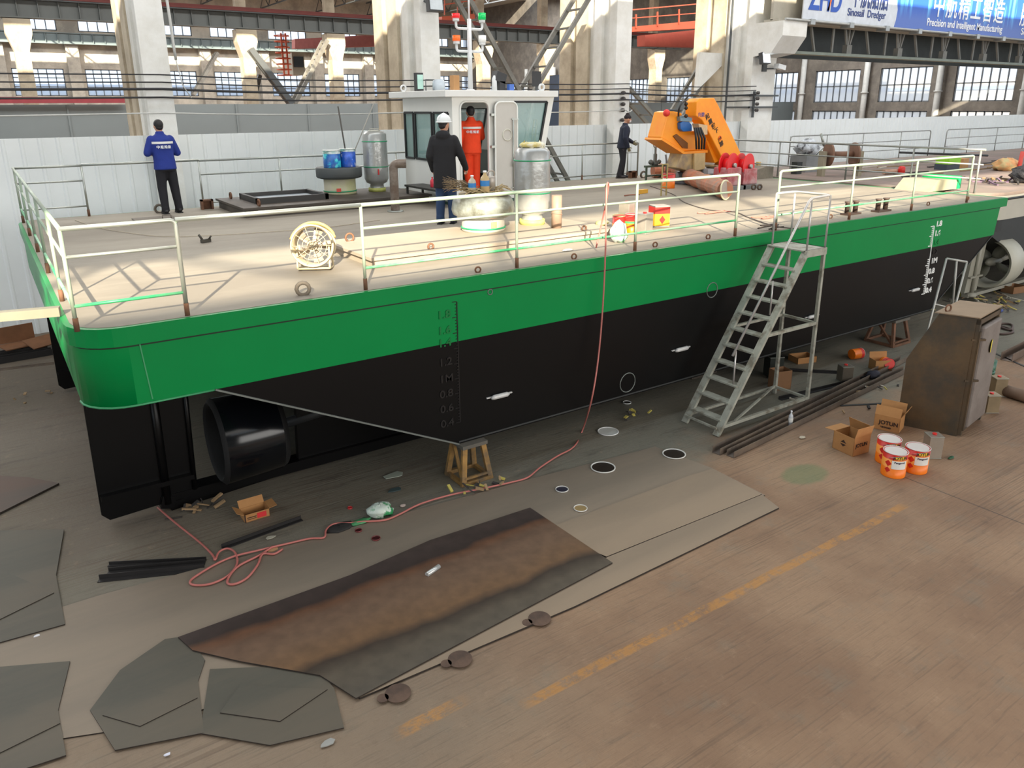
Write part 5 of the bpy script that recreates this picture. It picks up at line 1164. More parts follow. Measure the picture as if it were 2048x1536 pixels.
b = MB(); c = onz(1336, 376, DZ); b.tube([c+Vector((-.05, .02, .2)), c+Vector((-.08, .02, .68)), c+Vector((-.12, .02, .82))], .025, 6); solo(b, 'brush_handle', mat('grey_handle', (96, 92, 90), .6), 'grey brush handle sticking up from the orange bucket on deck', 'brush')
# valve stand and yellow frame
c = onz(1308, 366, DZ); t = T('valve_stand', 'green and grey valve stand between the man in dark clothes and the orange bucket', 'valve', tuple(c)); dk = mat('valve_green', (84, 100, 86), .5, .2, .2, 6)
b = MB()
for dx in (-.3, .3):
    b.box(c.x+dx-.02, c.x+dx+.02, c.y-.02, c.y+.02, DZ, DZ+.45)
b.box(c.x-.35, c.x+.35, c.y-.05, c.y+.05, DZ+.42, DZ+.47); b.box(c.x-.3, c.x+.3, c.y-.04, c.y+.04, DZ+.18, DZ+.22); b.build('frame', dk, t)
b = MB(); b.lathe([(.09, 0), (.1, .1), (.05, .14), (.05, .3), (.03, .32), (.03, .5)], (c.x, c.y, DZ+.45), 14); b.ball((c.x-.15, c.y, DZ+.55), .07, 10); b.ball((c.x+.15, c.y, DZ+.55), .06, 10); b.build('valve_body', mat('valve_grey', (92, 96, 92), .4, .4), t)
b = MB(); b.ring((c.x, c.y, DZ+1.0), .08, .015, (0, 1, 0)); b.build('handwheel', galv, t)
b = MB(); c = onz(1322, 392, DZ)
for dx in (0, .16): b.box(c.x+dx-.012, c.x+dx+.012, c.y-.012, c.y+.012, DZ, DZ+.72)
for z in (.2, .45, .7): b.box(c.x, c.x+.16, c.y-.01, c.y+.01, DZ+z, DZ+z+.02)
solo(b, 'yellow_trestle', mat('dull_yellow', (166, 148, 92), .6), 'thin dull yellow stand just left of the orange bucket on deck', 'stand')
# ---------------------------------------------------------------- knuckle-boom crane
YK = 14.2
K = lambda px, py, y=YK: ((lambda v: (v.x, v.z))(ony(px, py, y)))
kp = T('deck_crane', 'folded yellow knuckle-boom crane with black lettering on the barge deck', 'crane', (ony(1385, 330, YK).x, YK, DZ)); ky = mat('crane_yellow', (255, 160, 26), .38, 0, .05, 2, (250, 144, 20)); kd = mat('crane_masking', (196, 172, 122), .45, 0, .2, 4, (150, 136, 120), bump=.5, bscale=10)
b = MB(); b.prism([K(1336, 224), K(1346, 222), K(1364, 226), K(1368, 262), K(1412, 262), K(1412, 300), K(1366, 303), K(1322, 276)], 'y', YK, YK+.5); b.build('arm_housing', ky, kp, .03)
b = MB(); b.prism([K(1322, 276), K(1366, 303), K(1412, 300), K(1412, 305), K(1364, 308), K(1320, 280)], 'y', YK-.06, YK+.56); b.build('flange_plate', ky, kp)
b = MB(); b.prism([K(1345, 272), K(1352, 268), K(1374, 286), K(1374, 297), K(1364, 296)], 'y', YK-.03, YK-.001); b.build('recess', mat('recess_brown', (122, 76, 34), .7), kp)
b = MB(); b.prism([K(1377, 204), K(1384, 197), K(1412, 196), K(1420, 210), K(1478, 332), K(1458, 346), K(1436, 330), K(1388, 240), K(1376, 232)], 'y', YK-.28, YK+.1); boom = b.build('boom', ky, kp, .02)
b = MB(); b.prism([K(1400, 262), K(1416, 262), K(1442, 318), K(1424, 326)], 'y', YK-.1, YK+.25); b.build('inner_boom', ky, kp, .02)
b = MB(); b.prism([K(1428, 330), K(1470, 318), K(1486, 344), K(1440, 358), K(1414, 330)], 'y', YK-.32, YK+.15); b.build('wrapped_boom_tip', kd, kp, .04)
b = MB(); b.prism([K(1366, 304), K(1410, 304), K(1408, 344), K(1386, 345), K(1356, 336)], 'y', YK+.02, YK+.45); b.build('column', kd, kp, .02)
b = MB(); b.prism([K(1386, 306), K(1408, 304), K(1407, 338), K(1386, 341)], 'y', YK-.05, YK+.01); b.build('column_guard', mat('guard_film', (208, 182, 130), .35, 0, .15, 6), kp)
cx = ony(1396, 350, YK).x; b = MB(); b.lathe([(.42, 0), (.42, .05), (.3, .08), (.28, .3)], (cx-.15, YK+.25, DZ), 24); b.build('pedestal', mat('pedestal_grey', (92, 92, 96), .5, .2), kp)
b = MB(); b.box(cx+.1, cx+.9, YK-.25, YK+.35, DZ, DZ+.26); b.box(cx+.15, cx+.85, YK-.2, YK+.3, DZ+.26, DZ+.38, 1); b.build('hydraulic_tank', [mat('tank_grey', (112, 112, 110), .6), mat('tank_film', (190, 188, 192), .3, bump=.5)], kp)
b = MB()
hbk = mat('hose_black', (36, 36, 36), .5)
for i in range(4): b = MB(); a = ony(1390+i*3.5, 255, YK-.33); c = ony(1393+i*5, 298, YK-.3); b.tube([a, (a+c)/2+Vector((.03*(i-1.5), -.05, 0)), c], .028, 6); b.build('hydraulic_hose', hbk, kp)
b = MB(); b.tube(smooth_pts([ony(1372, 200, YK-.1), ony(1364, 206, YK-.3), ony(1358, 218, YK-.3), ony(1357, 232, YK-.15)]), .025, 6); b.build('hydraulic_hose', hbk, kp); b = MB(); b.tube(smooth_pts([ony(1366, 205, YK-.1), ony(1380, 190, YK-.2), ony(1400, 192, YK-.15)]), .02, 6); b.build('hydraulic_hose', mat('hose_black', (36, 36, 36), .5), kp)
b = MB(); b.prism([K(1354, 246), K(1358, 243), K(1372, 244), K(1377, 250), K(1377, 262), K(1360, 263), K(1355, 258)], 'y', YK-.12, YK-.005); b.build('oil_tank', mat('blue_tank', (44, 100, 168), .3), kp, .01)
b = MB(); b.prism([K(1353, 233), K(1362, 231), K(1377, 236), K(1377, 242), K(1354, 242)], 'y', YK-.12, YK-.005); b.build('valve_block', mat('valve_block_blue_grey', (120, 146, 160), .4, .3), kp)
b = MB(); b.prism([K(1378, 247), K(1396, 250), K(1396, 268), K(1384, 270)], 'y', YK-.32, YK-.1); b.build('masked_valve', mat('mask_tan', (206, 176, 136), .5, 0, .2, 8, bump=.5), kp)
b = MB(); a = ony(1333, 226, YK-.1); b.ball(a, .09, 10); b.build('hook_block', mat('hook_red', (224, 52, 44), .5), kp)
b = MB(); b.tube([ony(1330, 220, YK-.05), ony(1362, 221, YK-.05)], .03, 6); b.build('hook_rod', steel_dark, kp)
b = MB(); 
for z in (208, 232, 216): c = ony(1372, z, YK-.2); b.ball(c, .05, 8)
b.build('fitting', mat('fitting_dark', (60, 52, 44), .4, .5), kp)
dx = Vector((ony(1452, 285, YK)-ony(1420, 220, YK))); dx.y = 0; ink = mat('black_lettering', (34, 26, 18), .5)
for s, px, py, sz, mm in (('起', 1416, 237, .13, ink), ('重', 1422, 247, .13, ink), ('臂', 1428, 256, .13, ink), ('下', 1434, 265, .13, ink), ('严', 1441, 284, .12, ink), ('禁', 1444, 291, .12, ink)):
    p = ony(px, py, YK-.285); up_ = Vector((.88, 0, .47)); text_obj('boom_lettering', s, .15, mm, kp, frame(p, (.88, 0, .45), (-.45, 0, .88)), .003, bold=.003, align='CENTER')
b = MB(); p = ony(1440, 276, YK-.285); b.ring(p, .05, .012, (0, 1, 0), 14, 4); b.build('round_mark', mat('mark_red', (226, 84, 30), .5), kp)
p = ony(1396, 233, YK-.285); text_obj('maker_mark', '兴鼎', .12, mat('maker_blue', (40, 76, 160), .5), kp, frame(p, (1, 0, 0), (0, 0, 1)), .003)
b = MB(); q1 = ony(1414, 285, YK+.3); b.box(q1.x-.1, q1.x+.25, YK+.3, YK+.32, q1.z-.35, q1.z+.3); b.build('blue_white_plate', mat('plate_bluewhite', (196, 214, 230), .4, 0, .1, 5, (60, 110, 190), lo=.6, hi=.62), kp)
# red hose reels wrapped in film
def reel(px, py, r, label):
    c = ony(px, py, 12.75); t = T('winch_drum', label, 'winch', (c.x, c.y, DZ)); redr = mat('reel_red', (222, 30, 34), .4)
    b = MB(); b.lathe([(r, -.12), (r, -.09)], c, 32, axis=(.25, -1, .0)); b.lathe([(r, .09), (r, .12)], c, 32, axis=(.25, -1, .0)); b.lathe([(r*.55, -.09), (r*.55, .09)], c, 20, axis=(.25, -1, 0)); b.build('drum', redr, t)
    b = MB(); b.lathe([(.05, .12), (.05, .2)], c, 12, axis=(.25, -1, 0)); b.build('hub', galv, t)
    b = MB(); b.prism([(c.x-.27, DZ+.1), (c.x+.27, DZ+.1), (c.x+.24, c.z-.05), (c.x-.24, c.z-.05)], 'y', c.y-.22, c.y+.25); b.build('film_wrap', mat('pinkish_film', (180, 92, 96), .35, 0, .25, 4, (196, 160, 160), bump=.6, bscale=9, alpha=.93), t, .03)
    b = MB(); b.box(c.x-.34, c.x+.34, c.y-.3, c.y+.3, DZ, DZ+.1); b.build('base', mat('reel_base', (120, 122, 120), .5), t); return t
reel(1457, 330, .29, 'left red winch drum, half wrapped in plastic film'); reel(1489, 332, .31, 'right red winch drum, wrapped in plastic film')
for i, px in enumerate((1507, 1519)): c = onz(px, 380, DZ); b = MB(); b.ring((c.x, c.y, DZ+.07), .055, .022, (.3, 1, 0)); solo(b, 'ring_fitting', mat('dark_ring', (92, 78, 66), .6, .3), ('left' if i == 0 else 'right') + ' of two dark rings on deck beside the red winches', 'ring')
c = onz(1515, 345, DZ); b = MB(); b.box(c.x-.06, c.x+.06, c.y-.05, c.y+.05, DZ, DZ+.32); solo(b, 'yellow_motor', mat('motor_cream', (226, 196, 120), .5), 'small pale yellow motor at the right of the red winches', 'motor')
c = onz(1868, 377, DZ); t = T('hatch_cover', 'cream slanted cover with a green edge at the right end of the barge deck', 'cover', (c.x, c.y, DZ)); b = MB(); q = lambda px, py: onz(px, py, DZ)
b.prism([(c.x-.9, DZ), (c.x+.5, DZ), (c.x+.35, DZ+.22), (c.x-.55, DZ+.26)], 'y', c.y-.35, c.y+.5); b.build('cover', mat('cover_cream', (150, 146, 122), .6), t); b = MB(); b.box(c.x+.36, c.x+.52, c.y-.37, c.y+.52, DZ, DZ+.3); b.build('edge', mat('bright_green', (0, 168, 90), .4), t)
# ================================================================ PLATFORM LADDER
lg = mat('ladder_grey_paint', (164, 164, 152), .6, .1, .14, 6, (122, 116, 102), lo=.5, hi=.62)
t = T('platform_ladder', 'grey steel platform ladder with ten treads standing against the barge side', 'ladder', (9.5, 7.3, 0))
YA, YZ = 6.97, 7.60; S0, S1, ZT = 8.43, 10.17, 2.60
for y, nm in ((YA, 'near'), (YZ, 'far')):
    b = MB(); b.bar((S0, y, .0), (S1, y, ZT), .045, .11, up=(0, 1, 0)); b.build('stringer', lg, t)
for i in range(10):
    z = .22+i*.235; x = S0+(S1-S0)*z/ZT; b = MB(); b.box(x-.06, x+.1, YA+.02, YZ-.02, z-.02, z+.005); b.build('tread', lg, t)
b = MB(); b.box(S1-.06, 10.66, YA-.02, YZ+.04, ZT, ZT+.02); b.box(S1-.06, 10.66, YA-.03, YA-.005, ZT-.09, ZT+.02); b.box(10.62, 10.66, YA-.02, YZ+.04, ZT-.08, ZT+.02); b.build('platform', lg, t)
for y in (YA, YZ): b = MB(); b.box(10.6, 10.65, y-.025, y+.025, 0, ZT); b.build('leg', lg, t)
b = MB()
for z, x0 in ((1.40, S0+(S1-S0)*1.4/ZT), (.12, S0+.1)):
    b.bar((x0, YA, z), (10.62, YA, z), .05, .05); b.bar((x0, YZ, z), (10.62, YZ, z), .04, .04); b.bar((10.62, YA, z), (10.62, YZ, z), .04, .04); b.bar((x0+.3, YA, z+.02), (10.6, YZ, z+.02), .03, .03) if z < 1 else None
b.bar((S0, YA, .12), (S0+.0, YZ, .12), .03, .03); b.build('brace', lg, t)
hr = mat('handrail_pipe', (190, 188, 186), .35, .5, .1, 4)
b = MB(); b.tube(fillet([ony(1465, 712, YA), ony(1621, 397, YA), (10.64, YA, 3.42), (10.64, YZ, 3.42), (10.18, YZ, 3.42)], .08), .019, 8); b.build('handrail', hr, t)
for (a, c) in ((ony(1546, 562, YA), None), (ony(1472, 702, YA), None)):
    b = MB(); b.tube([a, (a.x+.0, YA, a.z-.52)], .014, 6); b.build('handrail_post', hr, t)
for x, y, z0 in ((10.18, YA, ZT), (10.64, YA, ZT), (10.18, YZ, ZT), (10.64, YZ, ZT)): b = MB(); b.tube([(x, y, z0), (x, y, 3.42)], .017, 6); b.build('handrail_post', hr, t)
# small A-frame at the far end
t = T('trestle_ladder', 'small grey tube trestle standing at the raked right end of the barge', 'trestle', tuple(onz(1880, 690, 0)))
f1 = onz(1843, 708, 0); f2 = onz(1888, 694, 0); f3 = onz(1909, 672, 0)
a1 = ony(1893, 517, 7.6); a2 = ony(1934, 524, 7.35); m1 = mat('tube_grey', (178, 178, 172), .45, .4, .1, 4)
for f, a in ((f1, a1), (f2, a2), (f3+Vector((0, .1, 0)), (a1+a2)/2)): b = MB(); b.tube([f, a], .022, 8); b.build('leg', m1, t)
b = MB(); b.tube([a1, a2], .022, 8); g1 = f1.lerp(a1, .52); g2 = f2.lerp(a2, .45); b.tube([g1, g2], .018, 6); b.tube([f1.lerp(a1, .18), f1.lerp(a1, .18)+Vector((.7, -.1, -.08))], .014, 6); b.build('crossbar', m1, t)
# ================================================================ STEEL COMPANIONWAY LOCKER
c1 = onz(1912, 873, 0); c0 = onz(1793, 848, 0); c2 = onz(1955, 838, 0)
ux = (c1-c0); W = ux.length; ux.normalize(); uy = (c2-c1).normalized()   # uy: away from camera
HT = 1.83; DEP = (c2-c1).length
rustd = mat('mill_scale_steel', (96, 78, 56), .45, .3, .3, 1.6, (64, 62, 56), bump=.2, bscale=5)
t = T('steel_locker', 'tall wedge-shaped unpainted steel booth with a door, standing on the floor at the right', 'locker', tuple((c0+c1)/2+uy*.4))
def LW(u, v, z): q = c0+ux*u+uy*v; return Vector((q.x, q.y, z))
pf = [(0, 0), (W, 0), (W, HT), (W*.42, HT), (0, HT*.58)]
def prism_lw(b, poly, v0, v1, mi=0):
    k = len(poly); vs = [LW(u, v0, z) for u, z in poly]+[LW(u, v1, z) for u, z in poly]
    b.add(vs, [list(range(k)), list(range(k, 2*k))[::-1]]+[(i, k+i, k+(i+1) % k, (i+1) % k) for i in range(k)], mi)
b = MB(); prism_lw(b, pf, 0, DEP); b.build('shell', rustd, t)
b = MB(); prism_lw(b, [(W*.34, HT), (W+.05, HT), (W+.05, HT+.015), (W*.36, HT+.015)], -.03, DEP+.03); b.build('top_plate', mat('dusty_top', (140, 120, 98), .8, 0, .15, 2), t)
gm = mat('grey_door_primer', (124, 116, 110), .6, .1, .12, 2, (108, 98, 92))
def door_box(b, v0, v1, z0, z1, u0, u1):
    vs = [LW(u, v, z) for u in (u0, u1) for v, z in ((v0, z0), (v1, z0), (v1, z1), (v0, z1))]
    b.add(vs, [(0, 1, 2, 3), (7, 6, 5, 4), (0, 4, 5, 1), (1, 5, 6, 2), (2, 6, 7, 3), (3, 7, 4, 0)])
b = MB(); door_box(b, .02, .08, .02, HT-.02, W, W+.05); door_box(b, DEP-.08, DEP-.02, .02, HT-.02, W, W+.05); door_box(b, .02, DEP-.02, HT-.1, HT-.03, W, W+.05); b.build('door_frame', rustd, t)
b = MB(); door_box(b, .1, DEP-.06, .12, HT-.14, W+.02, W+.1); dr = b.build('door', gm, t, .03)
b = MB(); c = LW(W+.105, DEP*.55, HT*.72); ax_ = ux; b.lathe([(.1, 0), (.1, .006)], c, 24, axis=tuple(ax_)); o = b.build('porthole_disc', mat('yellow_disc', (214, 200, 70), .5), dr)
b = MB()
for z in (HT*.48, HT*.82): b.bar(LW(W-.02, .0, z), LW(W+.12, .12, z), .03, .03)
b.bar(LW(W+.06, .03, .1), LW(W+.06, .03, HT-.2), .03, .03); b.build('hinge', rustd, dr)
b = MB(); b.ring(LW(W*.5, .12, HT+.06), .05, .013, (.3, 1, 0)); b.build('lifting_eye', rust, t)
# ================================================================ PLATES ON THE FLOOR
def plate(name, pts, z0, th, m, label, cat='plate', group=None):
    P = [onz(x, y, z0+th) for x, y in pts]; b = MB(); poly = [(p.x, p.y) for p in P]
    a = sum(poly[i-1][0]*poly[i][1]-poly[i][0]*poly[i-1][1] for i in range(len(poly)))
    if a < 0: poly = poly[::-1]
    b.prism(poly, 'z', z0, z0+th); b.m = [0, 0]+[1]*(len(b.m)-2); return solo(b, name, [m, mat('plate_cut_edge', (44, 36, 30), .8)], label, cat, group)
def plate_mat(name, c, c2, **k): return mat(name, c, .62, .15, .1, .9, c2, bump=.06, bscale=6, stretch=(.25, 1.4, 1), **k)
pm1 = plate_mat('grey_plate', (126, 114, 100), (136, 122, 106)); pm2 = plate_mat('brown_grey_plate', (136, 120, 102), (146, 128, 108))
plate('steel_plate', [(-30, 1300), (-30, 1262), (200, 1190), (590, 1085), (1060, 958), (1310, 893), (1424, 936), (1530, 990), (1210, 1112), (700, 1330), (300, 1450), (-30, 1500)], .0, .012, pm1, 'long grey steel floor plate under the rusty one, with paint lids lying on it')
plate('steel_plate', [(1085, 1061), (1121, 1047), (1379, 951), (1426, 937), (1524, 988), (1213, 1113)], .0122, .016, pm2, 'brownish steel plate lying on the right end of the long grey plate')
plate('steel_plate', [(1215, 1114), (1524, 989), (1558, 1015), (1150, 1212), (720, 1395), (680, 1370)], .0005, .02, pm2, 'narrow brownish steel strip plate along the front of the long grey plate')
def scale_mat():
    m = bpy.data.materials.new('hot_rolled_plate'); m.use_nodes = True; N = m.node_tree.nodes; K_ = m.node_tree.links.new
    bs = N['Principled BSDF']; bs.inputs['Roughness'].default_value = .5; bs.inputs['Metallic'].default_value = .15
    tc = N.new('ShaderNodeTexCoord'); sp = N.new('ShaderNodeSeparateXYZ'); K_(tc.outputs['Object'], sp.inputs[0])
    n = N.new('ShaderNodeTexNoise'); n.inputs['Scale'].default_value = 1.3; n.inputs['Detail'].default_value = 5; K_(tc.outputs['Object'], n.inputs['Vector'])
    a = N.new('ShaderNodeMath'); a.operation = 'MULTIPLY_ADD'; K_(n.outputs['Fac'], a.inputs[0]); a.inputs[1].default_value = .28; K_(sp.outputs[1], a.inputs[2])
    mr = N.new('ShaderNodeMapRange'); K_(a.outputs[0], mr.inputs[0]); mr.inputs[1].default_value = -.70; mr.inputs[2].default_value = 1.02
    r = N.new('ShaderNodeValToRGB'); K_(mr.outputs[0], r.inputs[0]); cr = r.color_ramp; E = cr.elements
    E[0].position = 0; E[0].color = L3(78, 70, 60); E[1].position = 1; E[1].color = L3(66, 54, 48)
    for p, c in ((.16, (80, 70, 58)), (.27, (48, 34, 24)), (.34, (104, 76, 50)), (.55, (102, 78, 60)), (.70, (98, 74, 58)), (.77, (94, 62, 42)), (.82, (50, 38, 34)), (.93, (62, 50, 46))):
        e = E.new(p); e.color = L3(*c)
    n2 = N.new('ShaderNodeTexNoise'); n2.inputs['Scale'].default_value = 7; n2.inputs['Detail'].default_value = 9; K_(tc.outputs['Object'], n2.inputs['Vector'])
    v = N.new('ShaderNodeMapRange'); K_(n2.outputs['Fac'], v.inputs[0]); v.inputs[1].default_value = .3; v.inputs[2].default_value = .7; v.inputs[3].default_value = .8; v.inputs[4].default_value = 1.15
    mx = N.new('ShaderNodeMix'); mx.data_type = 'RGBA'; mx.blend_type = 'MULTIPLY'; mx.inputs[0].default_value = 1; K_(r.outputs[0], mx.inputs[6]); K_(v.outputs[0], mx.inputs[7]); K_(mx.outputs[2], bs.inputs['Base Color']); return m
o = plate('steel_plate', [(1060, 1015), (1225, 1125), (965, 1262), (712, 1396), (640, 1350), (480, 1322), (385, 1300), (356, 1274), (400, 1258), (700, 1150), (860, 1080)], .0245, .012, scale_mat(), 'rust-brown hot-rolled steel plate with dark bands, topmost of the floor plates')
o.rotation_euler = (0, 0, 0)
pg = plate_mat('greenish_plate', (78, 75, 66), (92, 84, 72)); R5 = random.Random(11)
plate('steel_plate', [(-20, 1062), (128, 1058), (112, 1150), (130, 1248), (-20, 1290)], .0125, .012, pg, 'greenish steel plate at the left edge, farther one')
plate('steel_plate', [(-20, 1130), (108, 1185), (-20, 1248)], .0246, .008, pg, 'triangular offcut on the farther greenish plate')
plate('steel_plate', [(-20, 1335), (140, 1322), (116, 1420), (132, 1510), (-20, 1560)], .0125, .012, pg, 'greenish steel plate in the bottom left corner')
plate('steel_plate', [(-20, 1392), (120, 1446), (-20, 1515)], .0246, .008, pg, 'triangular offcut on the bottom left plate')
plate('steel_plate', [(330, 1278), (358, 1274), (400, 1305), (410, 1320), (396, 1362), (408, 1465), (230, 1500), (180, 1420), (240, 1340)], .0125, .01, pg, 'irregular greenish plate left of the rust-brown plate')
plate('steel_plate', [(250, 1370), (395, 1395), (280, 1452), (205, 1430)], .0226, .008, pg, 'pointed offcut lying on the irregular greenish plate')
plate('steel_plate', [(420, 1338), (560, 1332), (650, 1354), (668, 1376), (688, 1455), (540, 1490), (400, 1466)], .0125, .009, pg, 'greenish plate below the rust-brown plate')
plate('steel_plate', [(480, 1370), (655, 1378), (560, 1442), (440, 1425)], .0226, .008, pg, 'pointed offcut on the greenish plate below the rust-brown plate')
plate('steel_plate', [(-20, 950), (60, 955), (118, 966), (-20, 1035)], .0, .03, plate_mat('dark_plate', (88, 66, 54), (74, 62, 54)), 'dark brown plate corner at the left edge of the picture')
stain = mat('oil_stain', (74, 56, 46), .7, 0, .2, 6, (96, 74, 60))
for i, (x, y, lb) in enumerate(((1079, 1237, 'right'), (920, 1318, 'middle'), (796, 1386, 'left'))):
    c = onz(x, y, .022); b = MB(); b.lathe([(.11, 0), (.11, .004)], (c.x, c.y, .0205), 28); b.lathe([(.05, 0), (.05, .004)], (c.x-.13, c.y+.02, .0205), 14)  # round stains, built as thin dark discs
    solo(b, 'magnet_disc', stain, lb + 'most of three dark round discs on the strip plate in front of the rusty plate' if lb != 'middle' else 'middle one of three dark round discs on the strip plate', 'disc', 'dark discs')
# ================================================================ LONG STEEL SECTIONS
bm = mat('section_steel', (104, 94, 86), .5, .3, .2, 3, (126, 112, 98)); bmd = mat('black_section', (44, 42, 42), .55, .3, .15, 4)
def section(p, q, w_, label, m=bm, z=.0, L=True, grp='long steel sections'):
    a = onz(*p, z); c = onz(*q, z); d = (c-a).normalized(); n = Vector((-d.y, d.x, 0)); b = MB()
    b.bar(a+Vector((0, 0, .005)), c+Vector((0, 0, .005)), w_, .01)
    if L: b.bar(a+n*(w_/2-.004)+Vector((0, 0, w_*.4)), c+n*(w_/2-.004)+Vector((0, 0, w_*.4)), .008, w_*.8); b.bar(a-n*(w_/2-.004)+Vector((0, 0, w_*.4)), c-n*(w_/2-.004)+Vector((0, 0, w_*.4)), .008, w_*.8) if w_ > .09 else None
    return solo(b, 'steel_section', m, label, 'steel section', grp)
section((1432, 908), (1806, 722), .13, 'long steel channel farther one of the pair right of the ladder foot')
section((1460, 914), (1812, 742), .12, 'long steel channel nearer one of the pair right of the ladder foot')
section((1560, 800), (1760, 752), .07, 'flat steel bar lying behind the platform ladder foot', bmd)
section((1680, 812), (1795, 806), .05, 'thin black bar behind the two brown boxes', bmd, L=False)
section((1575, 742), (1690, 748), .06, 'black bar on the floor between ladder leg and square tin', bmd)
section((197, 1162), (408, 1140), .07, 'black angle bar nearest of the three at lower left', bmd, L=True)
section((216, 1146), (410, 1128), .06, 'black angle bar middle of the three at lower left', bmd)
section((217, 1132), (412, 1122), .05, 'black angle bar farthest of the three at lower left', bmd)
section((445, 1098), (604, 1040), .06, 'black angle bar slanting up right beside the pink hose loop', bmd)
section((222, 1222), (375, 1166), .03, 'pale flat bar lying left of the pink hose loop', mat('pale_bar', (168, 150, 128), .7), L=False)
section((340, 1017), (790, 872), .14, 'long black beam on the floor under the left end of the barge', black)
section((2012, 722), (2075, 690), .2, 'grey steel channel at the right edge behind the booth', mat('channel_brown_grey', (110, 94, 82), .6, .2, .2, 3))
section((1985, 705), (2060, 738), .05, 'thin black bar at the right edge behind the booth', bmd, L=False)
section((-10, 728), (105, 708), .16, 'dark steel section at the left edge nearer one', bmd); section((-10, 716), (95, 698), .14, 'dark steel section at the left edge under the brown cardboard', bmd)
section((-10, 742), (108, 728), .05, 'thin bar at the left edge in front of the dark sections', bm)
b = MB(); a = onz(1990, 775, .1); c = onz(2075, 800, .1); b.tube([a, c], .1, 14); solo(b, 'steel_pipe', mat('rusty_pipe', (110, 88, 72), .7, .1, .2, 3), 'thick rusty pipe lying at the right edge behind the booth', 'pipe')
# ================================================================ PAINT, BOXES
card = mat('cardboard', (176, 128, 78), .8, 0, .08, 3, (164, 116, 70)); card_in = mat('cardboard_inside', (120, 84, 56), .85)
ink2 = mat('box_ink', (54, 34, 26), .7); inkr = mat('box_ink_red', (140, 40, 34), .7)
def carton(loc, sx, sy, sz, rz, label, flaps, prints, name='cardboard_box', m=None):
    t = T(name, label, 'box', (0, 0, 0)); m = m or card
    b = MB(); th = .006; x, y = sx/2, sy/2
    b.box(-x, x, -y, y, 0, th); b.box(-x, x, -y, -y+th, 0, sz); b.box(-x, x, y-th, y, 0, sz); b.box(-x, -x+th, -y, y, 0, sz); b.box(x-th, x, -y, y, 0, sz); b.build('box_body', m, t)
    b = MB(); b.box(-x+.01, x-.01, -y+.01, y-.01, th, th+.004); b.build('box_inside', card_in, t)
    for side, ang in flaps:
        L = min(sx, sy)/2*.98; b = MB()
        if side in 'fb':
            s = -1 if side == 'f' else 1; d = Vector((0, s*cos(ang), sin(ang))); o = Vector((0, s*y, sz)); e = Vector((x, 0, 0)); 
        else:
            s = -1 if side == 'l' else 1; d = Vector((s*cos(ang), 0, sin(ang))); o = Vector((s*x, 0, sz)); e = Vector((0, y, 0))
        n = d.cross(e).normalized()*.005; b.add([o-e, o+e, o+e+d*L, o-e+d*L, o-e+n, o+e+n, o+e+d*L+n, o-e+d*L+n], [(3, 2, 1, 0), (4, 5, 6, 7), (0, 1, 5, 4), (1, 2, 6, 5), (2, 3, 7, 6), (3, 0, 4, 7)]); b.build('flap', m, t)
    for (s, face, px, pz, size, mm) in prints:
        if face == 'f': M_ = frame((px, -y-.003, pz), (1, 0, 0), (0, 0, 1))
        elif face == 'r': M_ = frame((x+.003, px, pz), (0, 1, 0), (0, 0, 1))
        else: M_ = frame((px, pz, sz+.012), (1, 0, 0), (0, 1, 0))
        if s == '<>':
            b = MB(); b.prism([(px-.05, pz+.01), (px+.05, pz+.01), (px, pz+.05)], 'y', -y-.003, -y-.001); b.prism([(px-.05, pz-.01), (px+.05, pz-.01), (px, pz-.05)][::-1], 'y', -y-.003, -y-.001); b.build('diamond_mark', mm, t)
        else: text_obj('printed_lettering', s, size, mm, t, M_, .001, bold=.003)
    t.location = loc; t.rotation_euler = (0, 0, rz); return t
ang = lambda p, q: atan2(q.y-p.y, q.x-p.x)
p, q = onz(1664, 895, 0), onz(1705, 914, 0); r = onz(1738, 895, 0)
A1 = ang(p, q); w1 = (q-p).length; d1 = (r-q).length
c = q - Vector((cos(A1), sin(A1), 0))*(w1/2) + Vector((-sin(A1), cos(A1), 0))*(.33/2)
carton((c.x, c.y, 0), w1, .33, .27, A1, 'brown cardboard box with open flaps, left of the orange buckets', (('b', 1.9), ('r', 1.35), ('l', -.1)), (('<>', 'f', 0, .14, 0, ink2), ('JOTUN', 'r', -.13, .13, .075, ink2)))
p, q = onz(1746, 856, 0), onz(1797, 868, 0); A2 = ang(p, q); w2 = (q-p).length
c = q - Vector((cos(A2), sin(A2), 0))*(w2/2) + Vector((-sin(A2), cos(A2), 0))*(.3/2)
carton((c.x, c.y, 0), w2, .30, .24, A2, 'brown cardboard box with raised flaps leaning at the steel booth', (('f', 1.9), ('b', 1.2), ('r', 1.05)), (('JOTUN', 'f', -w2/2+.07, .1, .085, ink2), ('RECYCLED', 'f', -w2/2+.1, .045, .03, ink2)))
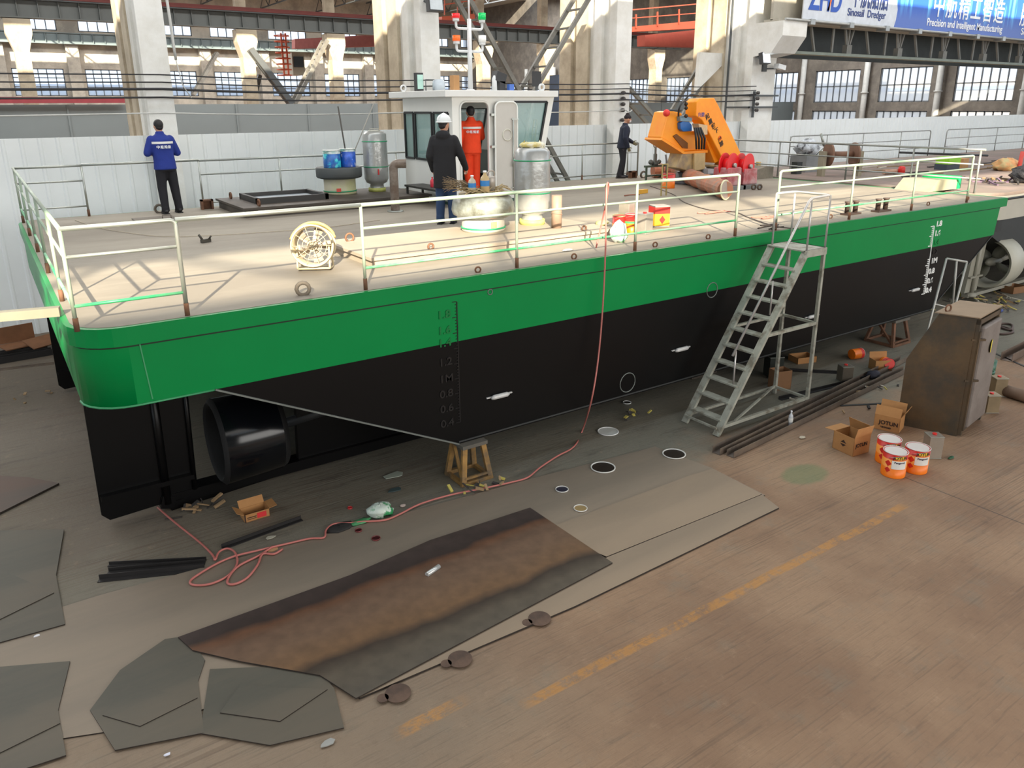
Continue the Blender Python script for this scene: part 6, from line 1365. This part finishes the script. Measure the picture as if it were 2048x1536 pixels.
def jotun(px, py, label, rz):
    loc = onz(px, py, 0); r, h = .152, .345
    t = can((loc.x, loc.y, 0), r, h, [(0, .42, org), (.42, .76, mat('bucket_orange_white', (240, 150, 60), .4)), (.76, .985, redp)], 'paint_bucket', label, 'orange paint buckets in front of the booth', rz, lid=mat('bucket_lid', (206, 200, 196), .45, 0, .05, 4))
    t.location = (0, 0, 0)
    def wrap(a0, a1, z0, z1, m, nm, o=.0015):
        b = MB(); n = 14; vs = []
        for z in (z0, z1):
            for rr in (r+o, r+o+.001):
                for j in range(n+1): a = a0+(a1-a0)*j/n; vs.append((rr*cos(a), rr*sin(a), z))
        k = n+1; fs = []
        for j in range(n): fs += [(k+j, k+j+1, 3*k+j+1, 3*k+j)]
        b.add(vs, fs, 0, True); return b.build(nm, m, t)
    wrap(-2.85, -1.6, h*.40, h*.74, whp, 'white_label'); wrap(-2.6, -1.75, h*.79, h*.93, mat('brand_yellow', (240, 200, 60), .4), 'brand_strip')
    def wt(s, size, a_c, z, m, nm):
        o = text_obj(nm, s, size, m, t, frame((0, 0, z), (1, 0, 0), (0, 0, 1)), .0005, align='CENTER', bold=.002)
        for v in o.data.vertices:
            a = a_c + v.co.x/r; rr = r+.0045+v.co.y*.3; v.co.x = rr*cos(a); v.co.y = rr*sin(a)
        M_ = Matrix.Identity(4)
    wt('JOTUN', .058, -2.18, h*.805, ink2, 'brand_lettering'); wt('Penguard', .036, -2.22, h*.64, mat('text_grey', (90, 88, 96), .5), 'product_lettering')
    b = MB(); n = 8
    for a_c, z_, s_ in ((-3.15, h*.6, .045), (-3.15, h*.33, .04)):
        vs = [((r+.0035)*cos(a_c+da/r), (r+.0035)*sin(a_c+da/r), z_+dz) for da, dz in ((0, 0), (-s_, 0), (0, -s_), (s_, 0), (0, s_))]; b.add(vs, [(0, 1, 2), (0, 2, 3), (0, 3, 4), (0, 4, 1)])
    b.build('hazard_diamond', redp, t)
    t.location = (loc.x, loc.y, 0)
    return t
T_ = []
t_ = jotun(1773, 922, 'farthest left of three orange and red paint buckets grouped in front of the booth', .0)
t_ = jotun(1785, 948, 'front one of three orange and red paint buckets grouped in front of the booth', .0)
t_ = jotun(1829, 940, 'right one of three orange and red paint buckets grouped in front of the booth', .06)
tin(tuple(onz(1862, 912, 0)), .19, .19, .33, -.65, 'shiny square metal tin with a red cap right of the orange buckets')
tin(tuple(onz(1688, 762, 0)), .2, .2, .3, -.5, 'dull square tin standing on the floor right of the platform ladder', m=mat('dark_tin', (120, 112, 100), .4, .5, .15, 3))
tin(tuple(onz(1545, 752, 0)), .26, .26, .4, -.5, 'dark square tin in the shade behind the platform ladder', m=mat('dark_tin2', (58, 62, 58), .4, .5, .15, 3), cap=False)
tin(tuple(onz(1992, 790, 0)), .2, .2, .33, -.6, 'square tin with rusty corners behind the right edge of the booth', m=mat('rusty_tin', (140, 124, 98), .45, .4, .2, 4))
tin(tuple(onz(1977, 822, 0)), .2, .2, .3, -.6, 'square tin with a yellow top beside the booth door', m=mat('rusty_tin', (140, 124, 98), .45, .4, .2, 4))
p = onz(1712, 706, .1); can((p.x-.15, p.y, .1), .1, .24, [(0, .7, org), (.7, 1, redp)], 'paint_can', 'orange can lying on its side left of the trestle behind the booth', tilt=(0, radians(90), -.25), handle=False)
p = onz(1768, 724, .1); can((p.x, p.y, .1), .1, .22, [(0, .5, org), (.5, 1, redp)], 'paint_can', 'orange and red can lying open toward the camera beside the long channels', tilt=(radians(80), 0, -.6), handle=False, lid=mat('pipe_dark', (34, 32, 30), .9))
b = MB(); b.ring(onz(1972, 742, .35), .12, .02); p = onz(1972, 755, 0); b.lathe([(.12, 0), (.13, .34)], (p.x, p.y, 0), 18); solo(b, 'green_bucket', mat('dark_green_bucket', (40, 92, 72), .4), 'dark green rimmed bucket half hidden behind the booth door', 'bucket')
carton(tuple(onz(1604, 722, 0)), .42, .3, .12, -.3, 'low open cardboard tray under the barge right of the ladder', (), ())
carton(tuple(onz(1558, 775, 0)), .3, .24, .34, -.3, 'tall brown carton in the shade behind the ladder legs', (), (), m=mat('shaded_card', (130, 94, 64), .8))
carton(tuple(onz(1760, 738, 0)), .34, .22, .2, -.5, 'brown carton beside the orange can lying by the channels', (('b', 1.4),), ())
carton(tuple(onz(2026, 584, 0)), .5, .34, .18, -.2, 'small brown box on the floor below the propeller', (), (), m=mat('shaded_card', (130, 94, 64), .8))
# torn carton near the rudder
p, q = onz(492, 1046, 0), onz(545, 1030, 0); A3 = ang(p, q)
c = (p+q)/2+Vector((-sin(A3), cos(A3), 0))*.1
t3 = carton((c.x-.02, c.y+.0, 0), .3, .2, .1, A3, 'torn flattened cardboard box with a red panel near the rudder', (('r', .15), ('b', .9), ('l', .6)), ())
b = MB(); b.box(0, .11, -.104, -.1005, .02, .085); bb = b.build('red_panel', mat('panel_red', (200, 44, 48), .6), None); bb.parent = t3
b = MB(); b.box(-.15, -.135, -.104, -.1005, .0, .1); b.box(-.12, -.01, -.104, -.1005, .05, .06); b.box(-.12, -.01, -.104, -.1005, .03, .036); bb = b.build('black_print', ink2, None); bb.parent = t3
# lids and rings
def lid_thing(px, py, r, label, inner, rimc=(214, 212, 206), z=.012):
    c = onz(px, py, z); t = T('bucket_cover', label, 'lid', (c.x, c.y, z), 'paint lids on the floor'); rm = mat('lid_rim_%d' % rimc[0], rimc, .4)
    b = MB(); b.lathe([(r*.9, 0), (r, .006), (r, .018), (r*.93, .018), (r*.9, .01)], (c.x, c.y, z), 30, caps=False); b.build('rim', rm, t)
    b = MB(); b.lathe([(r*.92, .0), (r*.92, .009)], (c.x, c.y, z), 30); b.build('disc', inner, t)
dk_p = mat('dried_dark_paint', (44, 36, 30), .35, 0, .2, 9); lidw = mat('lid_face_white', (206, 210, 206), .4, 0, .04)
lid_thing(1216, 864, .16, 'white bucket lid lying face up under the barge side', lidw, (226, 228, 226), 0)
lid_thing(1206, 936, .17, 'upturned lid with dark dried paint, left of the two large ones on the grey plate', dk_p); lid_thing(1348, 909, .165, 'upturned lid with dark dried paint, right of the two large ones', dk_p)
lid_thing(1124, 980, .085, 'small upturned lid with dark blue paint on the grey plate', mat('dried_blue_black', (44, 42, 56), .35)); lid_thing(1161, 1018, .085, 'small upturned lid with tan paint on the grey plate', mat('dried_tan', (146, 124, 84), .35))
lid_thing(1254, 806, .07, 'small white lid in the shade right under the barge bottom edge', dk_p, (226, 228, 226), 0)
lid_thing(752, 1078, .05, 'small dark red ring lid on the grey plate', mat('dried_red', (60, 22, 22), .4), (110, 44, 44)); lid_thing(717, 1062, .04, 'tiny dark red lid beside the small red ring lid', mat('dried_red', (60, 22, 22), .4), (110, 60, 54))
lid_thing(700, 1017, .03, 'tiny bright red cap on the floor near the trash heap', mat('cap_red', (196, 50, 56), .4), (190, 60, 60), 0)
p = onz(1580, 852, 0); bottle((p.x, p.y, 0), .035, .24, 'clear plastic water bottle standing on the channel by the ladder', mat('bottle_clear2', (206, 210, 214), .15, 0, .1, 6, alpha=.8), wht, whp)
c = onz(866, 1141, .05); b = MB(); b.tube([c+Vector((-.09, -.03, 0)), c+Vector((.09, .03, 0))], .026, 14); solo(b, 'aerosol_can', mat('aluminium', (206, 208, 206), .3, .5), 'small silver canister lying on the rusty plate', 'canister')
p = onz(762, 1030, 0); b = crumple((p.x, p.y, .07), (.16, .13, .08), 14, 21); solo(b, 'plastic_bag', mat('green_white_bag2', (206, 218, 206), .4, 0, .1, 6, (40, 140, 80), lo=.5, hi=.56), 'crumpled green and white plastic bag on the floor by the hose', 'bag')
p = onz(722, 1046, 0); b = crumple((p.x, p.y, .02), (.14, .06, .02), 12, 22); solo(b, 'plastic_bag', mat('green_bag', (70, 140, 90), .5), 'flat strip of green plastic left of the crumpled bag', 'bag')
p = onz(680, 1058, 0); b = crumple((p.x, p.y, .02), (.16, .1, .025), 12, 23); solo(b, 'black_rag', mat('black_rag', (36, 34, 32), .8), 'black rag inside the hose bend by the trash', 'rag')
for i, (x, y, sx, mm, lb) in enumerate(((790, 950, .15, (150, 158, 146), 'pale plastic scrap on the floor left of the yellow trestle'), (545, 1100, .07, (190, 150, 110), 'tan paper scrap beside the pink hose loop'), (540, 1076, .06, (170, 166, 150), 'white paper scrap right of the black angle bar'),
        (805, 1012, .05, (210, 190, 180), 'pinkish paper scrap right of the trash heap'), (1605, 875, .06, (190, 180, 160), 'small pale scrap in front of the long channels'), (790, 980, .1, (60, 78, 80), 'dark teal plastic scrap on the shaded floor'), (75, 1272, .03, (220, 220, 226), 'tiny white wrapper on the left floor'), (335, 1510, .03, (210, 212, 226), 'tiny white wrapper near the bottom edge'), (655, 1487, .06, (150, 150, 146), 'grey scrap near the bottom edge'))):
    c = onz(x, y, .012); R3 = random.Random(60+i); b = MB(); k = 7; pts = [(c.x+sx*(.6+R3.random()*.6)*cos(2*pi*j/k), c.y+sx*.6*(.5+R3.random()*.7)*sin(2*pi*j/k)) for j in range(k)]; zz = .03 if (x, y) in () else .013
    b.prism(pts, 'z', .012, .02); solo(b, 'paper_scrap', mat('scrap_%d_%d' % (mm[0], mm[1]), mm, .7), lb, 'scrap')
R4 = random.Random(5)
def debris(px, py, n, sx, sy, label, cols, name, L=(.05, .25)):
    b = MB(); c = onz(px, py, 0)
    for i in range(n):
        a = R4.uniform(0, pi); l = R4.uniform(*L); x = c.x+R4.gauss(0, sx); y = c.y+R4.gauss(0, sy); z = R4.uniform(.01, .06); b.bar((x, y, z), (x+l*cos(a), y+l*sin(a), z+R4.uniform(-.0, .05)), R4.uniform(.01, .05), R4.uniform(.006, .03), i % len(cols))
    o = solo(b, name, cols, label, 'debris'); o['kind'] = 'stuff'
dc = [mat('debris_pale', (190, 184, 170), .8), mat('debris_dark', (58, 54, 52), .8), mat('debris_tan', (150, 124, 92), .8), mat('debris_yellow', (190, 176, 90), .7)]
debris(1960, 600, 40, .9, .35, 'heap of rags, cable ends and offcuts on the floor left of the propeller', dc, 'debris_heap', (.1, .4)); debris(2000, 612, 30, .5, .2, 'heap of pale offcuts on the floor right of the first debris heap', dc, 'debris_heap', (.1, .35))
debris(960, 980, 16, .16, .05, 'bits of wire at the foot of the yellow trestle', dc[1:], 'wire_scraps', (.04, .14)); debris(1270, 832, 9, .18, .06, 'yellow and black scraps on the floor by the barge bottom', [dc[3], dc[1]], 'tape_scraps', (.04, .12)); debris(400, 1020, 14, .12, .04, 'thin twigs and wire under the rudder', [dc[2], dc[1]], 'wire_scraps', (.08, .2))
debris(1740, 790, 14, .5, .2, 'bits of scrap lying around the long channels', dc, 'scrap_bits', (.03, .1)); debris(50, 800, 5, .3, .15, 'dry leaves on the left floor', [dc[2]], 'leaves', (.03, .1))
p = onz(1746, 752, .05); b = crumple((p.x, p.y, .08), (.16, .1, .07), 12, 31); solo(b, 'black_cloth', mat('black_cloth', (30, 30, 44), .8), 'black cloth bundle lying over the long channels', 'cloth')
p = onz(1902, 917, 0); b = crumple((p.x, p.y, .015), (.08, .03, .012), 8, 33); solo(b, 'leaf_scrap', mat('dark_green_scrap', (30, 80, 50), .6), 'small dark green scrap on the floor right of the metal tin', 'scrap')
p = onz(1998, 624, 0); b = crumple((p.x, p.y, .03), (.14, .07, .04), 10, 34); solo(b, 'blue_rag', mat('blue_rag', (64, 80, 140), .8), 'blue rag on the floor behind the booth', 'rag')
b = MB(); b.tube(smooth_pts([onz(x_, y_, .03) for x_, y_ in ((1985, 655), (2005, 647), (2024, 650), (2020, 660), (1992, 651), (2015, 656), (2026, 664), (2000, 668), (1988, 660))]), .025, 7); solo(b, 'rubber_hose', mat('brown_hose', (74, 58, 52), .6), 'dark brown hose coil on the floor behind the booth', 'hose')
# left: torn cardboard on the sections near the partition
p = onz(45, 690, .12); b = MB(); b.cbox((p.x, p.y, .14), (.75, .5, .02), .3); b.cbox((p.x+.35, p.y-.25, .2), (.6, .4, .02), .9, M=Matrix.Rotation(.5, 3, 'Z') @ Matrix.Rotation(.3, 3, 'X')); b.cbox((p.x-.1, p.y+.2, .33), (.7, .02, .34), .2)
solo(b, 'cardboard_pile', mat('brown_card', (128, 88, 60), .85, 0, .2, 3), 'torn brown cardboard on the dark steel sections at the left edge', 'cardboard')
b = MB()
for i in range(3): b.tube([onz(105+i*10, 770+i*5, .04), onz(160-i*8, 775+i*4, .04)], .02, 5)
# ================================================================ SECOND VESSEL
VX, VY0, VY1 = 19.35, 8.55, 17.0
vs_ = T('workboat', 'white and black workboat with a ducted propeller, beyond the right end of the barge', 'boat', (28, 12.8, .5))
vw = mat('boat_off_white', (190, 186, 172), .45, 0, .06, 1.5); vk = mat('boat_black', (40, 42, 42), .5); vg = mat('boat_grey', (146, 144, 132), .5, 0, .05)
def vplan(x0, r, y0, y1, x1=42): return [(x0+r+r*cos(pi+pi/2*i/8), y0+r+r*sin(pi+pi/2*i/8)) for i in range(9)] + [(x1, y0), (x1, y1)] + [(x0+r+r*cos(pi/2+pi/2*i/8), y1-r+r*sin(pi/2+pi/2*i/8)) for i in range(9)]
b = MB(); b.prism(vplan(VX, .9, VY0, VY1), 'z', 2.05, 2.62); b.build('bulwark', vw, vs_)
b = MB(); b.prism(vplan(VX+.1, .9, VY0+.08, VY1), 'z', 1.75, 2.06); b.build('black_belt', vk, vs_)
b = MB(); b.prism([(VX+.4, 1.76), (VX+3.2, .55), (42, .55), (42, 1.76)][::-1], 'y', VY0+.12, VY1); b.build('bottom_plating', vk, vs_)
vdm = mat('cluttered_deck', (136, 118, 110), .75, 0, .2, 1.2, (120, 110, 100))
b = MB(); b.prism(vplan(VX+.02, .9, VY0+.02, VY1), 'z', 2.62, 2.7); b.build('deck', vdm, vs_)
b = MB(); b.tube([(x, y, 2.55) for x, y in vplan(VX-.01, .9, VY0-.01, VY1)[:9]] + [(42, VY0-.01, 2.55)], .03, 6); b.build('rubbing_strip', blackf, vs_)
nc = onx(1996, 528, 20.6); NR = .62; NY = nc.y+.25; NZ = nc.z
b = MB(); b.lathe([(NR, 0), (NR*1.05, .08), (NR*1.02, .7), (NR*.9, .75), (NR*.88, .06), (NR, 0)], (20.45, NY, NZ), 40, axis=(1, 0, 0), caps=False); nz = b.build('nozzle', mat('nozzle_grey_white', (178, 176, 162), .5, 0, .05), vs_)
b = MB(); b.lathe([(.03, -.2), (.1, -.08), (.12, .2), (.08, .5)], (20.75, NY, NZ), 16, axis=(1, 0, 0)); b.build('propeller_hub', vg, nz)
for i in range(4):
    a0 = i*pi/2+.5; b = MB(); vv = []
    for s in range(7):
        r_ = .1+.44*s/6; wd = .1+.2*sin(pi*min(1, s/6*.9+.1)); tw = .8-.08*s
        for e, off in ((-1, 0), (1, 0), (1, .02), (-1, .02)):
            da = e*wd/max(r_, .15)*.5*cos(tw); vv.append((20.85+e*wd*.5*sin(tw)+off, NY+r_*cos(a0+da), NZ+r_*sin(a0+da)))
    fs = [(k_*4+j, k_*4+(j+1) % 4, (k_+1)*4+(j+1) % 4, (k_+1)*4+j) for k_ in range(6) for j in range(4)] + [(3, 2, 1, 0), (24, 25, 26, 27)]
    b.add(vv, fs, 0, True); b.build('propeller_blade', vg, nz)
b = MB(); b.prism([(19.55, .25), (20.15, .25), (20.3, 1.78), (19.75, 1.78)], 'y', NY-.05, NY+.05); rd = b.build('rudder', vg, vs_)
b = MB(); b.tube([(19.85, NY-.08, .2), (19.95, NY-.08, 1.8)], .05, 8); b.box(19.6, 20.2, NY-.12, NY+.08, .62, .66); b.lathe([(.14, 0), (.14, .04), (.08, .1)], (19.86, NY-.05, .14), 14); b.build('rudder_stock', vg, rd)
b = MB(); b.bar((19.7, NY, .16), (24, NY, .16), .16, .08); b.build('sole_piece', vg, vs_)
b = MB(); b.tube([(20.9, NY, NZ), (24.5, NY, NZ+.25)], .09, 10); b.bar((21.1, NY-.1, NZ+NR), (21.8, NY+.2, 1.9), .12, .3); b.build('shaft', vg, vs_)
DV = 2.7; pr_ = mat('boat_rail', (146, 148, 144), .4, .4, .1, 3)
def vrail(pts, posts_h, label, close=(1, 1), r=.02, mids=(.66, .33)):
    g = bpy.data.objects.new('guardrail', None); COL.objects.link(g); g.parent = vs_; g['label'] = label; hh = 1.0
    b = MB(); top = [Vector((p[0], p[1], DV+hh)) for p in pts]
    q_ = ([Vector((pts[0][0], pts[0][1], DV))] if close[0] else [])+top+([Vector((pts[-1][0], pts[-1][1], DV))] if close[1] else [])
    b.tube(fillet(q_, .12), r*1.15, 6); b.build('top_rail', pr_, g)
    for m_ in mids: b = MB(); b.tube([Vector((p[0], p[1], DV+m_)) for p in pts], r*.8, 6); b.build('middle_rail', pr_, g)
    for x, y in posts_h: b = MB(); b.tube([(x, y, DV), (x, y, DV+hh)], r, 6); b.build('post', pr_, g)
f = lambda px, py: onx(px, py, 19.5)
vrail([(19.5, 16.8), (19.5, 8.9)], [(19.5, 16.6), (19.5, 14.6), (19.5, 12.4), (19.5, 10.6), (19.5, 9.0)], 'guardrail across the stern of the workboat', (0, 0), .026)
YR = 16.8
xs_ = [ony(px, 290, YR).x for px in (1580, 1653, 1725, 1800, 1858)]; vrail([(xs_[0], YR), (xs_[-1], YR)], [(x, YR) for x in xs_[:-1]], 'far guardrail of the workboat, left length', (1, 1))
xs_ = [ony(px, 290, YR).x for px in (1890, 1935, 1990, 2045, 2100)]; vrail([(xs_[0], YR), (xs_[-1], YR)], [(x, YR) for x in xs_[1:]], 'far guardrail of the workboat, right length', (1, 0))
# spool winch and clutter on the workboat
c = onz(1672, 352, DV); c.x = 20.9; c = Vector((20.7, 13.9, DV)); c = Vector((ony(1680, 330, 13.6).x, 13.6, DV))
wt_ = T('spool_winch', 'rusty brown cable spool between two upright plates on the workboat', 'winch', tuple(c)); br = mat('spool_rust', (120, 88, 70), .7, .1, .2, 4)
zc = c.z+.62
b = MB(); b.lathe([(.34, -.42), (.34, -.36)], (c.x, c.y, zc), 28, axis=(.86, -.5, 0)); b.lathe([(.34, .36), (.34, .42)], (c.x, c.y, zc), 28, axis=(.86, -.5, 0)); b.lathe([(.09, -.4), (.09, .4)], (c.x, c.y, zc), 16, axis=(.86, -.5, 0)); b.build('spool', br, wt_)
for dd in (-.56, .56): b = MB(); q0 = Vector((c.x+.86*dd, c.y-.5*dd, DV)); b.bar(q0, q0+Vector((0, 0, zc+.1-DV)), .32, .1, up=(.86, -.5, 0)); b.build('side_plate', mat('khaki_plate', (140, 132, 112), .6, .1, .15, 3), wt_)
c = onz(1612, 335, DV); c = Vector((ony(1612, 320, 15.2).x, 15.2, DV)); mt = T('engine_unit', 'grey machine half covered with white film left of the brown spool', 'machine', tuple(c))
b = MB(); b.box(c.x-.4, c.x+.5, c.y-.3, c.y+.3, DV, DV+.5); b.build('base', mat('machine_grey', (128, 130, 130), .5), mt); b = crumple((c.x, c.y, DV+.72), (.5, .3, .26), 14, 51); b.build('film', mat('white_film', (196, 202, 208), .35, 0, .3, 5, (60, 60, 64), lo=.52, hi=.6, bump=.6), mt)
b = MB(); b.tube([ony(1648, 292, 15.2), ony(1642, 268, 15.2)], .04, 6); b.tube([ony(1625, 300, 15.2), ony(1621, 282, 15.2)], .05, 6); b.tube([ony(1620, 325, 15), ony(1660, 288, 15)], .06, 6); b.build('lever', galv, mt)
def vbox(px, py, y, sx, sy, sz, m, name, label, cat='box'):
    x = ony(px, py, y).x; b = MB(); b.box(x-sx/2, x+sx/2, y-sy/2, y+sy/2, DV, DV+sz); solo(b, name, m, label, cat)
vbox(1595, 320, 14.8, .25, .2, .36, mat('black_box', (40, 44, 42), .5), 'battery_box', 'small black box left of the grey machine on the workboat')
x = ony(1893, 328, 12.9).x; t = T('tool_case', 'bright lime green case with a dark base on the workboat deck', 'case', (x, 12.9, DV)); b = MB(); b.box(x-.35, x+.45, 12.7, 13.1, DV, DV+.18); b.build('base', mat('case_dark', (60, 68, 80), .6), t); b = MB(); b.box(x-.3, x+.42, 12.68, 13.1, DV+.18, DV+.4); b.build('lid', mat('lime', (140, 206, 40), .5), t)
vbox(1922, 328, 13.0, .36, .3, .3, mat('tan_box', (190, 146, 96), .7), 'carton', 'tan carton right of the lime green case')
p = Vector((ony(1770, 325, 13).x, 13, DV+.08)); b = MB(); b.tube([p, p+Vector((.9, -.1, 0))], .07, 10); solo(b, 'rolled_cloth', mat('pinkish_cloth', (176, 140, 120), .8, 0, .2, 5), 'rolled pinkish cloth on the workboat right of the spool', 'cloth')
p = Vector((ony(1793, 322, 13).x, 12.8, DV)); b = MB(); b.lathe([(.1, 0), (.1, .2), (.06, .24)], (p.x, p.y, DV), 12); solo(b, 'red_bottle', redp, 'small red bottle on the workboat deck', 'bottle')
p = onz(2016, 345, DV); p = Vector((ony(2012, 330, 11.6).x, 11.6, DV)); b = crumple((p.x, p.y, DV+.16), (.55, .35, .2), 14, 61); solo(b, 'orange_rag_heap', mat('orange_tan_cloth', (216, 160, 106), .8, 0, .3, 5, (190, 180, 130)), 'heap of orange and tan cloth on the workboat deck', 'cloth')
p = Vector((ony(2039, 330, 11.2).x, 11.2, DV)); b = MB(); b.tube([p, p+Vector((.05, 0, .6))], .06, 10); solo(b, 'red_cylinder', mat('salmon_red', (216, 84, 74), .5), 'upright salmon red tube on the workboat at the right edge', 'tube')
p = Vector((ony(2048, 370, 9.4).x, 9.4, DV)); b = crumple((p.x+.15, p.y, DV+.22), (.55, .38, .28), 16, 62); solo(b, 'black_bag', mat('black_bag', (48, 48, 52), .4, 0, .3, 8, (110, 110, 112), lo=.6, hi=.66, bump=.5), 'large black plastic bag with pale creases at the right edge on the workboat', 'bag')
R6 = random.Random(9)
b = MB()
for i in range(36):
    c = Vector((ony(1990+R6.gauss(0, 18), 370, 9.9).x, 9.9+R6.gauss(0, .3), DV+.03)); a = R6.uniform(0, pi); b.bar(c, c+Vector((.35*cos(a), .2*sin(a), R6.uniform(0, .08))), .04, .03, i % 3)
o = solo(b, 'deck_debris', [dc[1], dc[2], mat('debris_purple', (110, 90, 110), .8)], 'scattered tools, rags and rods on the workboat deck by the black bag', 'debris'); o['kind'] = 'stuff'
b = MB()
for i in range(26):
    c = Vector((ony(R6.uniform(1690, 2000), 320, 14).x, R6.uniform(11.5, 15.5), DV+.02)); a = R6.uniform(-.3, .3); b.bar(c, c+Vector((R6.uniform(.5, 2)*cos(a), sin(a), 0)), .05, .03, i % 3)
o = solo(b, 'rod_scatter', [dc[1], dc[2], dc[0]], 'long rods and hoses scattered over the workboat deck', 'debris'); o['kind'] = 'stuff'
b = MB(); b.tube([ony(1800, 305, 14.5), ony(1975, 311, 13.6)], .04, 6); solo(b, 'long_rod', blackf, 'long black rod lying across the workboat deck above the lime green case', 'rod')
# plank stack at the far right end of the barge deck
p0_, p1_ = onz(1500, 352, DZ), onz(1618, 332, DZ); b = MB(); b.prism([(16.4, DZ), (18.5, DZ), (18.5, DZ+.32), (18.2, DZ+.34)], 'y', 14.0, 15.4); b.prism([(17.2, DZ+.12), (18.5, DZ+.34), (18.5, DZ+.42), (17.2, DZ+.2)], 'y', 14.9, 16.4); solo(b, 'plank_stack', mat('grey_plank', (126, 118, 104), .8, 0, .2, 2, (96, 88, 78)), 'low stack of grey planks at the far right end of the barge deck', 'planks')
